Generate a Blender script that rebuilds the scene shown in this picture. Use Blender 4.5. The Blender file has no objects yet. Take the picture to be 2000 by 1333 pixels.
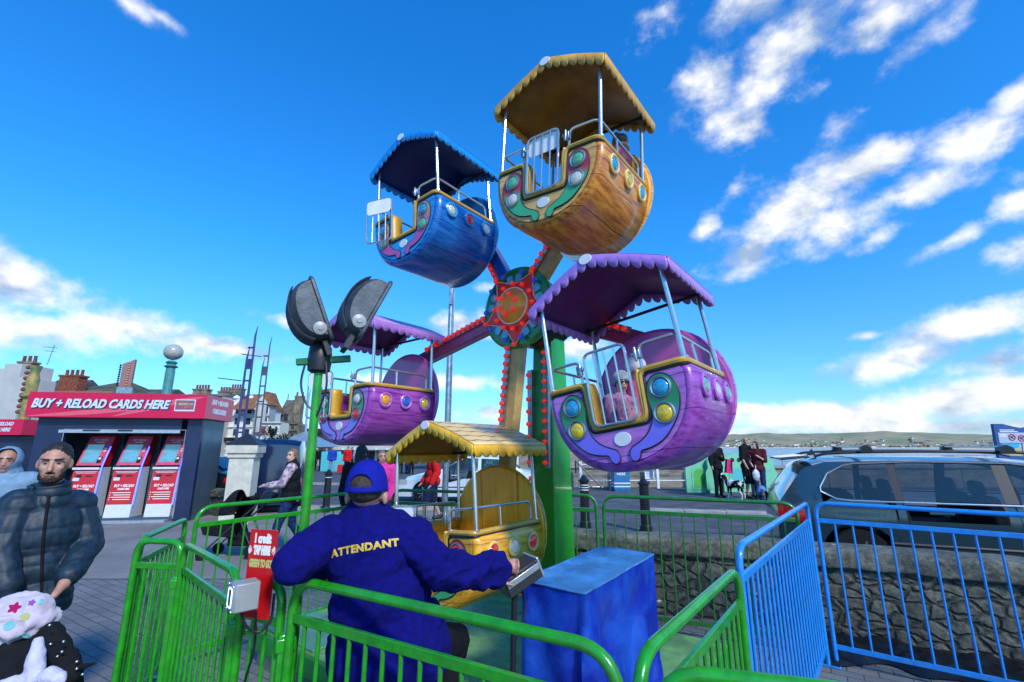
import bpy, bmesh, math, random
import numpy as np
from mathutils import Vector, Matrix, Euler, noise
from mathutils.bvhtree import BVHTree
random.seed(7)
PI = math.pi
S = bpy.context.scene
COL = S.collection

# ------------------------------------------------------------------ camera
FPX = 905.0
PIT = math.atan2(208, FPX)
CAMZ = 1.68
cd = bpy.data.cameras.new('camera')
cam = bpy.data.objects.new('camera', cd)
COL.objects.link(cam)
cam.location = (0, 0, CAMZ)
cam.rotation_euler = (PI/2 + PIT, 0, 0)
cd.sensor_width = 36
cd.lens = 36*FPX/2000
cd.clip_start = 0.05
cd.clip_end = 20000
S.camera = cam
CP, SP = math.cos(PIT), math.sin(PIT)

def ray(px, py):
    u = (px-1000)/FPX
    v = (667-py)/FPX
    return Vector((u, CP-v*SP, v*CP+SP))
def A(px, py, Y):
    r = ray(px, py)
    return Vector((0, 0, CAMZ)) + r*(Y/r.y)
def G(px, py, z=0.0):
    r = ray(px, py)
    return Vector((0, 0, CAMZ)) + r*((z-CAMZ)/r.z)

# ------------------------------------------------------------------ view / exposure
S.view_settings.view_transform = 'Standard'
S.view_settings.look = 'None'
S.view_settings.gamma = 1
S.view_settings.exposure = 0.66

# ------------------------------------------------------------------ sun
SUN_EL, SUN_AZ = 38, 150        # azimuth clockwise from +Y (camera looks along +Y)
el, az = math.radians(SUN_EL), math.radians(SUN_AZ)
sd = Vector((math.sin(az)*math.cos(el), math.cos(az)*math.cos(el), math.sin(el)))
sl = bpy.data.lights.new('sun', 'SUN')
sl.energy = 2.35
sl.angle = math.radians(7)
sl.color = (1.0, 0.93, 0.82)
so = bpy.data.objects.new('sun', sl)
COL.objects.link(so)
so.rotation_euler = sd.to_track_quat('Z', 'Y').to_euler()

# ------------------------------------------------------------------ world: nishita sky + clouds laid out by direction
W = bpy.data.worlds.new('World')
S.world = W
W.use_nodes = True
wt = W.node_tree
for n in list(wt.nodes):
    wt.nodes.remove(n)
def wn(t, **k):
    n = wt.nodes.new(t)
    for a, b in k.items():
        setattr(n, a, b)
    return n
def wl(a, b):
    wt.links.new(a, b)
def wmath(op, a, b=None, c=None, clamp=False):
    n = wn('ShaderNodeMath', operation=op, use_clamp=clamp)
    for i, x in enumerate((a, b, c)):
        if x is None:
            continue
        if isinstance(x, (int, float)):
            n.inputs[i].default_value = x
        else:
            wl(x, n.inputs[i])
    return n.outputs[0]
tc = wn('ShaderNodeTexCoord')
DIR = tc.outputs['Generated']
sky = wn('ShaderNodeTexSky', sky_type='NISHITA', sun_disc=False)
sky.sun_elevation = el
sky.sun_rotation = az
sky.altitude = 10
sky.air_density = 1.0
sky.dust_density = 0.4
sky.ozone_density = 3.0
sep = wn('ShaderNodeSeparateXYZ')
wl(DIR, sep.inputs[0])
tint = wn('ShaderNodeValToRGB')
cr = tint.color_ramp
cr.elements[0].position = 0.0
cr.elements[0].color = (0.62, 0.86, 1.20, 1)
cr.elements[1].position = 0.75
cr.elements[1].color = (0.10, 1.02, 1.90, 1)
e = cr.elements.new(0.12); e.color = (0.44, 0.93, 1.34, 1)
e = cr.elements.new(0.38); e.color = (0.20, 1.03, 1.70, 1)
wl(sep.outputs[2], tint.inputs[0])
mulc = wn('ShaderNodeMix', data_type='RGBA', blend_type='MULTIPLY')
mulc.inputs[0].default_value = 1
mulc.clamp_result = False
wl(sky.outputs[0], mulc.inputs[6])
wl(tint.outputs[0], mulc.inputs[7])
# cloud field
hz = wmath('ADD', sep.outputs[2], 0.22)
dv = wn('ShaderNodeVectorMath', operation='DIVIDE')
cmb = wn('ShaderNodeCombineXYZ')
for i in range(3):
    wl(hz, cmb.inputs[i])
wl(DIR, dv.inputs[0]); wl(cmb.outputs[0], dv.inputs[1])
n1 = wn('ShaderNodeTexNoise', noise_dimensions='3D')
n1.inputs['Scale'].default_value = 6.0
n1.inputs['Detail'].default_value = 9
n1.inputs['Roughness'].default_value = 0.58
n1.inputs['Distortion'].default_value = 0.15
cmap = wn('ShaderNodeMapping')
cmap.inputs['Rotation'].default_value = (0, math.radians(-12), 0)
cmap.inputs['Scale'].default_value = (1, 1, 1.7)
wl(DIR, cmap.inputs['Vector'])
wl(cmap.outputs[0], n1.inputs['Vector'])
n2 = wn('ShaderNodeTexNoise', noise_dimensions='3D')
n2.inputs['Scale'].default_value = 17
n2.inputs['Detail'].default_value = 7
n2.inputs['Roughness'].default_value = 0.6
wl(DIR, n2.inputs['Vector'])
BL = [  # px, py, semi-axes px, tilt deg, weight
 (1540,75,150,75,35,1.05),(1710,50,170,50,15,.8),(1385,165,80,60,20,.8),(1440,245,75,42,-25,.8),(1480,10,110,60,0,.8),
 (1800,80,90,30,20,.6),(1255,40,80,45,0,.55),(1555,405,112,66,22,1.15),(1460,490,95,55,20,1.0),(1690,325,80,44,8,1.0),
 (1630,440,95,60,10,.85),(1885,285,85,50,5,.92),(1985,190,55,28,35,.75),(1815,360,85,36,0,.9),(1845,478,90,18,18,.65),
 (1992,400,45,32,10,1.0),(1990,495,45,38,10,1.05),(1372,450,42,22,30,.85),(1430,375,60,24,30,.7),(1640,250,40,30,35,.6),
 (1900,640,170,42,12,1.1),(1745,705,150,34,14,1.1),(1980,700,120,40,5,.95),(1690,658,26,9,0,.8),(1700,470,60,20,20,.6),
 (1600,815,230,32,0,1.25),(1900,775,170,45,10,1.15),(1980,750,80,42,0,1.1),(1750,838,480,18,0,1.15),(1480,800,80,18,0,1.0),
 (40,560,180,58,-12,1.15),(30,640,190,50,0,1.2),(270,648,190,42,-6,1.15),(450,680,170,22,-6,1.05),(-150,600,200,90,0,1.2),
 (255,10,50,20,-10,.6),(310,32,30,12,-10,.5),
 (950,635,130,26,0,.95),(960,808,60,18,0,1.1),(1140,680,60,26,0,1.0),(900,745,150,18,0,.9),(730,742,90,12,0,.7),
 (1010,560,70,12,0,.5),(620,640,90,14,-5,.8),(1300,780,120,30,0,.9),(2150,300,120,80,20,1.0),(2200,600,160,60,0,1.0)]
cur = None
for (px, py, a_, b_, tilt, w_) in BL:
    c = ray(px, py)
    L = c.length
    c = c.normalized()
    r_ = Vector((c.y, -c.x, 0)).normalized()
    u_ = r_.cross(c).normalized()
    t_ = math.radians(tilt)
    ax = r_*math.cos(t_)+u_*math.sin(t_)
    bx = -r_*math.sin(t_)+u_*math.cos(t_)
    m = Matrix((ax, bx, ax.cross(bx))).transposed()
    mp = wn('ShaderNodeMapping', vector_type='TEXTURE')
    mp.inputs['Location'].default_value = c
    mp.inputs['Rotation'].default_value = m.to_euler()
    k = 1.0/FPX/L
    mp.inputs['Scale'].default_value = (a_*k*1.25, b_*k*1.25, 1.0)
    wl(DIR, mp.inputs['Vector'])
    ln = wn('ShaderNodeVectorMath', operation='LENGTH')
    wl(mp.outputs[0], ln.inputs[0])
    v = wmath('MULTIPLY_ADD', ln.outputs['Value'], -w_, w_)
    cur = v if cur is None else wmath('SMOOTH_MAX', cur, v, 0.12)
nz = wmath('MULTIPLY_ADD', n1.outputs['Fac'], 2.0, -1.0)
nz2 = wmath('MULTIPLY_ADD', n2.outputs['Fac'], 1.5, -0.75)
dens = wmath('ADD', wmath('ADD', cur, nz), nz2)
dens = wmath('SUBTRACT', dens, 0.16)
al = wn('ShaderNodeMapRange', interpolation_type='SMOOTHSTEP')
al.inputs['From Min'].default_value = -0.12
al.inputs['From Max'].default_value = 0.85
wl(dens, al.inputs['Value'])
# alpha is zero away from every blob
gate = wn('ShaderNodeMapRange', interpolation_type='SMOOTHSTEP')
gate.inputs['From Min'].default_value = -0.35
gate.inputs['From Max'].default_value = 0.15
wl(cur, gate.inputs['Value'])
alpha = wmath('MULTIPLY', al.outputs[0], gate.outputs[0])
alpha = wmath('MULTIPLY', alpha, 0.96)
# underside of a cloud is greyer: compare with a lookup a little higher up
up = wn('ShaderNodeVectorMath', operation='ADD')
up.inputs[1].default_value = (0.03, 0, 0.07)
wl(cmap.outputs[0], up.inputs[0])
n3 = wn('ShaderNodeTexNoise', noise_dimensions='3D')
n3.inputs['Scale'].default_value = 6.0
n3.inputs['Detail'].default_value = 5
n3.inputs['Roughness'].default_value = 0.5
n3.inputs['Distortion'].default_value = 0.15
wl(up.outputs[0], n3.inputs['Vector'])
dif = wmath('SUBTRACT', n1.outputs['Fac'], n3.outputs['Fac'])
shd = wn('ShaderNodeMapRange')
shd.inputs['From Min'].default_value = -0.14
shd.inputs['From Max'].default_value = 0.06
wl(dif, shd.inputs['Value'])
ccol = wn('ShaderNodeValToRGB')
ccol.color_ramp.elements[0].color = (0.34, 0.45, 0.62, 1)
ccol.color_ramp.elements[1].color = (1.0, 0.99, 0.97, 1)
wl(shd.outputs[0], ccol.inputs[0])
csc = wn('ShaderNodeVectorMath', operation='SCALE')
csc.inputs['Scale'].default_value = 7.0
wl(ccol.outputs[0], csc.inputs[0])
mixc = wn('ShaderNodeMix', data_type='RGBA')
mixc.clamp_result = False
wl(alpha, mixc.inputs[0]); wl(mulc.outputs[2], mixc.inputs[6]); wl(csc.outputs[0], mixc.inputs[7])
bg = wn('ShaderNodeBackground')
bg.inputs['Strength'].default_value = 0.108
wl(mixc.outputs[2], bg.inputs['Color'])
wo = wn('ShaderNodeOutputWorld')
wl(bg.outputs[0], wo.inputs['Surface'])
W.cycles.sampling_method = 'MANUAL'
W.cycles.sample_map_resolution = 512

# ------------------------------------------------------------------ materials
MC = {}
def M(name, col, rough=.5, metal=0, var=.12, scale=12, bump=0, bscale=60, coat=0, col2=None, stretch=(1,1,1),
      emit=None, es=0, trans=0, alpha=1, sheen=0, dirt=0, thr=None, ior=None, detail=4, bdist=0.004):
    if name in MC:
        return MC[name]
    m = bpy.data.materials.new(name)
    m.use_nodes = True
    nt = m.node_tree
    b = nt.nodes['Principled BSDF']
    b.inputs['Roughness'].default_value = rough
    b.inputs['Metallic'].default_value = metal
    b.inputs['Coat Weight'].default_value = coat
    b.inputs['Coat Roughness'].default_value = 0.06
    b.inputs['Sheen Weight'].default_value = sheen
    if rough >= .75:
        b.inputs['Specular IOR Level'].default_value = .15
    if trans:
        b.inputs['Transmission Weight'].default_value = trans
    if ior:
        b.inputs['IOR'].default_value = ior
    if alpha < 1:
        b.inputs['Alpha'].default_value = alpha
    if emit:
        b.inputs['Emission Color'].default_value = (*emit, 1)
        b.inputs['Emission Strength'].default_value = es
    t = nt.nodes.new('ShaderNodeTexCoord')
    mp = nt.nodes.new('ShaderNodeMapping')
    mp.inputs['Scale'].default_value = stretch
    nt.links.new(t.outputs['Object'], mp.inputs[0])
    c2 = col2 if col2 else tuple(max(0, c*(1-var*2)) for c in col)
    if var > 0 or col2:
        n = nt.nodes.new('ShaderNodeTexNoise')
        n.inputs['Scale'].default_value = scale
        n.inputs['Detail'].default_value = detail
        n.inputs['Roughness'].default_value = .6
        nt.links.new(mp.outputs[0], n.inputs['Vector'])
        r = nt.nodes.new('ShaderNodeValToRGB')
        a0, a1 = thr if thr else (.35, .65)
        r.color_ramp.elements[0].position = a0
        r.color_ramp.elements[1].position = a1
        r.color_ramp.elements[0].color = (*c2, 1)
        r.color_ramp.elements[1].color = (*col, 1)
        nt.links.new(n.outputs['Fac'], r.inputs[0])
        out = r.outputs[0]
        if dirt:
            n4 = nt.nodes.new('ShaderNodeTexNoise')
            n4.inputs['Scale'].default_value = 3.5
            n4.inputs['Detail'].default_value = 8
            n4.inputs['Roughness'].default_value = .7
            nt.links.new(t.outputs['Object'], n4.inputs['Vector'])
            r4 = nt.nodes.new('ShaderNodeValToRGB')
            r4.color_ramp.elements[0].position = .48
            r4.color_ramp.elements[1].position = .72
            r4.color_ramp.elements[0].color = (0, 0, 0, 1)
            r4.color_ramp.elements[1].color = (dirt, dirt, dirt, 1)
            nt.links.new(n4.outputs['Fac'], r4.inputs[0])
            mx = nt.nodes.new('ShaderNodeMix'); mx.data_type = 'RGBA'
            nt.links.new(r4.outputs[0], mx.inputs[0])
            nt.links.new(out, mx.inputs[6])
            mx.inputs[7].default_value = (.10, .085, .065, 1)
            out = mx.outputs[2]
        nt.links.new(out, b.inputs['Base Color'])
    else:
        b.inputs['Base Color'].default_value = (*col, 1)
    if bump:
        n2_ = nt.nodes.new('ShaderNodeTexNoise')
        n2_.inputs['Scale'].default_value = bscale
        n2_.inputs['Detail'].default_value = 5
        nt.links.new(mp.outputs[0], n2_.inputs['Vector'])
        bp = nt.nodes.new('ShaderNodeBump')
        bp.inputs['Strength'].default_value = bump
        bp.inputs['Distance'].default_value = bdist
        nt.links.new(n2_.outputs['Fac'], bp.inputs['Height'])
        nt.links.new(bp.outputs[0], b.inputs['Normal'])
    MC[name] = m
    return m

# ------------------------------------------------------------------ mesh builder
class MB:
    def __init__(s):
        s.v = []; s.f = []
    def add(s, vs, fs):
        o = len(s.v)
        s.v += [tuple(x) for x in vs]
        s.f += [tuple(i+o for i in f) for f in fs]
        return s
    def box(s, c, sz, rot=None):
        hx, hy, hz_ = sz[0]/2, sz[1]/2, sz[2]/2
        vs = [Vector((x, y, z)) for x in (-hx, hx) for y in (-hy, hy) for z in (-hz_, hz_)]
        if rot is not None:
            R = rot if isinstance(rot, Matrix) else Euler(rot).to_matrix()
            vs = [R @ v for v in vs]
        c = Vector(c)
        vs = [v+c for v in vs]
        return s.add(vs, [(0,1,3,2),(4,6,7,5),(0,4,5,1),(2,3,7,6),(0,2,6,4),(1,5,7,3)])
    def tube(s, pts, r, n=10, closed=False, cap=True):
        pts = [Vector(p) for p in pts]
        N = len(pts)
        rr = r if isinstance(r, (list, tuple)) else [r]*N
        tang = []
        for i in range(N):
            a = pts[(i-1) % N] if (closed or i > 0) else pts[i]
            b = pts[(i+1) % N] if (closed or i < N-1) else pts[i]
            t = (b-a)
            tang.append(t.normalized() if t.length > 1e-9 else Vector((0,0,1)))
        up = Vector((0,0,1)) if abs(tang[0].z) < .9 else Vector((1,0,0))
        nx = tang[0].cross(up).normalized()
        vs = []; fs = []
        for i in range(N):
            t = tang[i]
            nx = (nx - t*nx.dot(t))
            nx = nx.normalized() if nx.length > 1e-6 else t.orthogonal().normalized()
            ny = t.cross(nx)
            for k in range(n):
                a = 2*PI*k/n
                vs.append(pts[i]+(nx*math.cos(a)+ny*math.sin(a))*rr[i])
        m_ = N if closed else N-1
        for i in range(m_):
            j = (i+1) % N
            for k in range(n):
                l = (k+1) % n
                fs.append((i*n+k, i*n+l, j*n+l, j*n+k))
        if cap and not closed:
            fs.append(tuple(reversed(range(n))))
            fs.append(tuple((N-1)*n+k for k in range(n)))
        return s.add(vs, fs)
    def lathe(s, prof, n=24, M_=None, cap=True):
        vs = []; fs = []
        for (r, z) in prof:
            for k in range(n):
                a = 2*PI*k/n
                vs.append(Vector((r*math.cos(a), r*math.sin(a), z)))
        for i in range(len(prof)-1):
            for k in range(n):
                l = (k+1) % n
                fs.append((i*n+k, i*n+l, (i+1)*n+l, (i+1)*n+k))
        if cap:
            fs.append(tuple(reversed(range(n))))
            fs.append(tuple((len(prof)-1)*n+k for k in range(n)))
        if M_ is not None:
            vs = [M_ @ v for v in vs]
        return s.add(vs, fs)
    def prism(s, poly, a, b, M_=None):
        """poly in local x,y; from z=a to z=b"""
        n = len(poly)
        vs = [Vector((x, y, a)) for x, y in poly]+[Vector((x, y, b)) for x, y in poly]
        if M_ is not None:
            vs = [M_ @ v for v in vs]
        fs = [tuple(reversed(range(n))), tuple(range(n, 2*n))]
        for i in range(n):
            j = (i+1) % n
            fs.append((i, j, n+j, n+i))
        return s.add(vs, fs)
    def ell(s, c, r, n=16, m=10, rot=None):
        if not isinstance(r, (tuple, list)):
            r = (r, r, r)
        c = Vector(c)
        vs = [Vector((0, 0, -r[2]))]
        for i in range(1, m):
            p = -PI/2+PI*i/m
            for k in range(n):
                a = 2*PI*k/n
                vs.append(Vector((r[0]*math.cos(p)*math.cos(a), r[1]*math.cos(p)*math.sin(a), r[2]*math.sin(p))))
        vs.append(Vector((0, 0, r[2])))
        if rot is not None:
            R = rot if isinstance(rot, Matrix) else Euler(rot).to_matrix()
            vs = [R @ v for v in vs]
        vs = [v+c for v in vs]
        fs = []
        for k in range(n):
            l = (k+1) % n
            fs.append((0, 1+l, 1+k))
            for i in range(m-2):
                a = 1+i*n; b = a+n
                fs.append((a+k, a+l, b+l, b+k))
            a = 1+(m-2)*n
            fs.append((a+k, a+l, len(vs)-1))
        return s.add(vs, fs)
    def cap(s, p0, p1, r0, r1=None, n=12):
        """tapered capsule"""
        r1 = r0 if r1 is None else r1
        s.tube([p0, p1], [r0, r1], n)
        s.ell(p0, r0, n, 8); s.ell(p1, r1, n, 8)
        return s
    def grid(s, fn, nu, nv):
        vs = [fn(i/nu, j/nv) for j in range(nv+1) for i in range(nu+1)]
        fs = [(j*(nu+1)+i, j*(nu+1)+i+1, (j+1)*(nu+1)+i+1, (j+1)*(nu+1)+i) for j in range(nv) for i in range(nu)]
        return s.add(vs, fs)
    def xf(s, M_):
        s.v = [tuple(M_ @ Vector(v)) for v in s.v]
        return s
    def mesh(s, name, smooth=35):
        me = bpy.data.meshes.new(name)
        me.from_pydata(s.v, [], s.f)
        me.update()
        if smooth:
            me.polygons.foreach_set('use_smooth', [True]*len(me.polygons))
            me.set_sharp_from_angle(angle=math.radians(smooth))
        return me
    def build(s, name, mat, parent=None, smooth=35, bevel=0, solid=0, fixn=False):
        me = s.mesh(name, smooth)
        if fixn:
            bm = bmesh.new(); bm.from_mesh(me)
            bmesh.ops.recalc_face_normals(bm, faces=bm.faces)
            bm.to_mesh(me); bm.free()
        me.materials.append(mat)
        o = bpy.data.objects.new(name, me)
        COL.objects.link(o)
        if parent:
            o.parent = parent
        if solid:
            md = o.modifiers.new('Solidify', 'SOLIDIFY'); md.thickness = abs(solid); md.offset = -1 if solid > 0 else 1
        if bevel:
            md = o.modifiers.new('Bevel', 'BEVEL'); md.width = bevel; md.segments = 2; md.limit_method = 'ANGLE'
        return o

def tag(o, label=None, cat=None, group=None, kind=None):
    if label: o['label'] = label
    if cat: o['category'] = cat
    if group: o['group'] = group
    if kind: o['kind'] = kind
    return o
def thing(name, label, cat, loc=(0,0,0), rz=0, group=None):
    o = bpy.data.objects.new(name, None)
    o.empty_display_size = .1
    COL.objects.link(o)
    o.location = loc
    o.rotation_euler = (0, 0, rz)
    return tag(o, label, cat, group)
def copy_tree(o, parent=None):
    c = o.copy(); COL.objects.link(c)
    c.parent = parent
    for ch in o.children:
        copy_tree(ch, c)
    return c
def roundpath(pts, r, n=6, closed=False):
    """fillet a polyline"""
    pts = [Vector(p) for p in pts]
    out = []
    N = len(pts)
    for i, p in enumerate(pts):
        if not closed and i in (0, N-1):
            out.append(p); continue
        a = (pts[i-1]-p); b = (pts[(i+1) % N]-p)
        d = min(r, a.length*.49, b.length*.49)
        pa = p+a.normalized()*d; pb = p+b.normalized()*d
        for k in range(n+1):
            t = k/n
            out.append(pa*(1-t)**2+p*2*t*(1-t)+pb*t*t)
    return out
TMP = bpy.data.scenes.new('scratch'); TVL = TMP.view_layers[0]
def text_mb(txt, size, shear=0, offset=0.0, extrude=0.002, align='CENTER', spacing=1.0, xs=1.0):
    """letters as an MB in local x (right), y (up), z (towards the reader)"""
    cu = bpy.data.curves.new('t', 'FONT')
    cu.body = txt; cu.size = size; cu.shear = shear; cu.offset = offset
    cu.extrude = extrude; cu.align_x = align; cu.align_y = 'CENTER'; cu.space_character = spacing
    cu.resolution_u = 3
    ob = bpy.data.objects.new('t', cu)
    TMP.collection.objects.link(ob)
    TVL.update(); dg = TVL.depsgraph
    me = bpy.data.meshes.new_from_object(ob.evaluated_get(dg))
    b = MB()
    b.add([(v.co.x*xs, v.co.y, v.co.z) for v in me.vertices], [tuple(p.vertices) for p in me.polygons])
    bpy.data.objects.remove(ob); bpy.data.curves.remove(cu); bpy.data.meshes.remove(me)
    return b
def frame(o, x, y, z=None):
    """matrix with origin o, axes x, y (z = x cross y)"""
    x = Vector(x).normalized(); y = Vector(y).normalized()
    z = Vector(z).normalized() if z is not None else x.cross(y).normalized()
    m = Matrix((x, y, z)).transposed().to_4x4()
    m.translation = Vector(o)
    return m
def remesh(mb, voxel, smooth=6, fac=.5):
    me = bpy.data.meshes.new('r')
    me.from_pydata(mb.v, [], mb.f)
    ob = bpy.data.objects.new('r', me)
    TMP.collection.objects.link(ob)
    md = ob.modifiers.new('r', 'REMESH'); md.mode = 'VOXEL'; md.voxel_size = voxel; md.use_smooth_shade = True
    if smooth:
        ms = ob.modifiers.new('s', 'SMOOTH'); ms.factor = fac; ms.iterations = smooth
    TVL.update(); dg = TVL.depsgraph
    out = bpy.data.meshes.new_from_object(ob.evaluated_get(dg))
    bpy.data.objects.remove(ob); bpy.data.meshes.remove(me)
    out.materials.clear()
    return out
def mesh_obj(name, me, mat, parent=None):
    me.name = name
    me.materials.append(mat)
    me.polygons.foreach_set('use_smooth', [True]*len(me.polygons))
    o = bpy.data.objects.new(name, me)
    COL.objects.link(o)
    if parent: o.parent = parent
    return o
def displace(me, fn):
    """move every vertex along its normal by fn(co)"""
    me.update()
    n = len(me.vertices)
    co = np.empty(n*3); no = np.empty(n*3)
    me.vertices.foreach_get('co', co)
    me.vertex_normals.foreach_get('vector', no)
    co = co.reshape(-1, 3); no = no.reshape(-1, 3)
    d = np.array([fn(Vector(c)) for c in co])
    co += no*d[:, None]
    me.vertices.foreach_set('co', co.ravel())
    me.update()
def wrinkle(me, amp, freq, stretch=(1,1,1), seed=0, oct_=2):
    off = Vector((seed*3.1, seed*1.7, seed*.9))
    def f(c):
        p = Vector((c.x*stretch[0], c.y*stretch[1], c.z*stretch[2]))*freq+off
        return amp*(noise.noise(p)+.5*noise.noise(p*2.1))
    displace(me, f)
# ================================================================== SETTING
def sstep(a, b, x):
    t = min(1, max(0, (x-a)/(b-a)))
    return t*t*(3-2*t)
def gz(x, y):
    return .17*sstep(-.8, 1.2, x)*sstep(5.2, 7.0, y+.35*(x-1))

def brick_mat(name, c1, c2, mortar, sx, rotz=0, bw=.2, rh=.1, ms=.006, rough=.75):
    m = bpy.data.materials.new(name); m.use_nodes = True; MC[name] = m
    nt = m.node_tree; b = nt.nodes['Principled BSDF']; b.inputs['Roughness'].default_value = rough
    t = nt.nodes.new('ShaderNodeTexCoord'); mp = nt.nodes.new('ShaderNodeMapping')
    mp.inputs['Rotation'].default_value = (0, 0, rotz)
    nt.links.new(t.outputs['Object'], mp.inputs[0])
    wv_ = nt.nodes.new('ShaderNodeTexNoise'); wv_.inputs['Scale'].default_value = 1.3; wv_.inputs['Detail'].default_value = 2
    nt.links.new(t.outputs['Object'], wv_.inputs['Vector'])
    wm = nt.nodes.new('ShaderNodeVectorMath'); wm.operation = 'SCALE'; wm.inputs['Scale'].default_value = .06
    nt.links.new(wv_.outputs['Color'], wm.inputs[0])
    wa = nt.nodes.new('ShaderNodeVectorMath'); wa.operation = 'ADD'
    nt.links.new(mp.outputs[0], wa.inputs[0]); nt.links.new(wm.outputs[0], wa.inputs[1])
    br = nt.nodes.new('ShaderNodeTexBrick')
    nt.links.new(wa.outputs[0], br.inputs['Vector'])
    br.inputs['Scale'].default_value = sx
    br.inputs['Color1'].default_value = (*c1, 1); br.inputs['Color2'].default_value = (*c2, 1); br.inputs['Mortar'].default_value = (*mortar, 1)
    br.inputs['Mortar Size'].default_value = ms; br.inputs['Mortar Smooth'].default_value = .4
    br.inputs['Brick Width'].default_value = bw; br.inputs['Row Height'].default_value = rh; br.inputs['Bias'].default_value = 0
    n = nt.nodes.new('ShaderNodeTexNoise'); n.inputs['Scale'].default_value = .8; n.inputs['Detail'].default_value = 9; n.inputs['Roughness'].default_value = .7
    nt.links.new(t.outputs['Object'], n.inputs['Vector'])
    r = nt.nodes.new('ShaderNodeValToRGB'); r.color_ramp.elements[0].position = .3; r.color_ramp.elements[1].position = .7
    r.color_ramp.elements[0].color = (.62, .62, .62, 1); r.color_ramp.elements[1].color = (1.2, 1.2, 1.2, 1)
    nt.links.new(n.outputs['Fac'], r.inputs[0])
    n2_ = nt.nodes.new('ShaderNodeTexNoise'); n2_.inputs['Scale'].default_value = 90; n2_.inputs['Detail'].default_value = 3
    nt.links.new(t.outputs['Object'], n2_.inputs['Vector'])
    mx = nt.nodes.new('ShaderNodeMix'); mx.data_type = 'RGBA'; mx.blend_type = 'MULTIPLY'; mx.inputs[0].default_value = 1
    nt.links.new(br.outputs['Color'], mx.inputs[6]); nt.links.new(r.outputs[0], mx.inputs[7])
    mx2 = nt.nodes.new('ShaderNodeMix'); mx2.data_type = 'RGBA'; mx2.blend_type = 'OVERLAY'; mx2.inputs[0].default_value = .35
    nt.links.new(mx.outputs[2], mx2.inputs[6]); nt.links.new(n2_.outputs['Fac'], mx2.inputs[7])
    nt.links.new(mx2.outputs[2], b.inputs['Base Color'])
    ad = nt.nodes.new('ShaderNodeMath'); ad.operation = 'MULTIPLY_ADD'; ad.inputs[1].default_value = -1; ad.inputs[2].default_value = 1
    nt.links.new(br.outputs['Fac'], ad.inputs[0])
    ad2 = nt.nodes.new('ShaderNodeMath'); ad2.operation = 'MULTIPLY_ADD'; ad2.inputs[1].default_value = .35
    nt.links.new(n2_.outputs['Fac'], ad2.inputs[0]); nt.links.new(ad.outputs[0], ad2.inputs[2])
    bp = nt.nodes.new('ShaderNodeBump'); bp.inputs['Strength'].default_value = .7; bp.inputs['Distance'].default_value = .006
    nt.links.new(ad2.outputs[0], bp.inputs['Height']); nt.links.new(bp.outputs[0], b.inputs['Normal'])
    return m
PAVE = brick_mat('block paving', (.20, .205, .205), (.155, .16, .165), (.075, .08, .08), 1.0, .55, .21, .105, .006)
ASPH = M('asphalt', (.115, .125, .14), .8, var=.22, scale=2.2, bump=.5, bscale=110, detail=9)
PAVL = M('pale pavement', (.24, .24, .235), .8, var=.15, scale=1.2, bump=.3, bscale=80, detail=8)
CONC = M('weathered concrete', (.34, .31, .25), .85, var=.25, scale=2.5, bump=.5, bscale=30, detail=9, stretch=(1,1,3))
KERB = M('kerb stone', (.38, .38, .36), .8, var=.15, scale=4)

# ground: one sheet, land on the left and near, sea front cut out behind the promenade
xs = [-1500,-700,-350,-180,-100,-60,-40,-28,-20,-14,-10,-8,-6,-5,-4,-3,-2]+[-1.5+.25*k for k in range(20)]+[4,5,6,7,8,10,13,17,22,30,45,70,110,180,300]
ys = [-60,-30,-15,-8,-4,-2,0,2,3,4,4.5]+[5+.25*k for k in range(14)]+[9,10,12,14,16,18,20,20.6,26,34,45,60,80,110,160,260,500,900]
b = MB()
for y in ys:
    for x in xs:
        b.v.append((x, y, gz(x, y) if y < 400 else 0))
nx_ = len(xs)
for j in range(len(ys)-1):
    for i in range(nx_-1):
        if ys[j] >= 20.6 and xs[i] >= -2+ (ys[j]-20)*-.02: continue
        b.f.append((j*nx_+i, j*nx_+i+1, (j+1)*nx_+i+1, (j+1)*nx_+i))
tag(b.build('ground', PAVE, smooth=60), kind='structure')

def sheet(name, mat, poly, dz, res=1.0):
    """flat surface that follows the ground a few millimetres above it"""
    b = MB()
    x0 = min(p[0] for p in poly); x1 = max(p[0] for p in poly)
    n = max(2, int((x1-x0)/res))
    def yr(x):
        yy = []
        N = len(poly)
        for i in range(N):
            p, q = poly[i], poly[(i+1) % N]
            if p[0] == q[0]: continue
            t = (x-p[0])/(q[0]-p[0])
            if -1e-9 <= t <= 1+1e-9: yy.append(p[1]+t*(q[1]-p[1]))
        return min(yy), max(yy)
    rows = 14
    for i in range(n+1):
        x = x0+(x1-x0)*i/n
        a, c = yr(min(max(x, x0+1e-6), x1-1e-6))
        for j in range(rows+1):
            y = a+(c-a)*(j/rows)**1.7
            b.v.append((x, y, gz(x, y)+dz))
    for i in range(n):
        for j in range(rows):
            k = i*(rows+1)+j
            b.f.append((k, k+rows+1, k+rows+2, k+1))
    return b.build(name, mat, smooth=60)
tag(sheet('road', ASPH, [(.6, 6.2), (14, 3.6), (60, 3.6), (60, 18.6), (-1, 18.6)], .012, .4), kind='structure')
tag(sheet('far_road', ASPH, [(-60, 13.6), (-1.0, 13.6), (-1.0, 20.3), (-60, 34)], .008), kind='structure')
tag(sheet('promenade', ASPH, [(-60, 34.4), (-1.0, 20.5), (-1.0, 60), (-60, 90)], .006, 2), kind='structure')
tag(sheet('pavement', PAVL, [(-9, 6.6), (.35, 6.6), (.35, 13.3), (-9, 13.3)], .008, .5), kind='structure')
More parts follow.
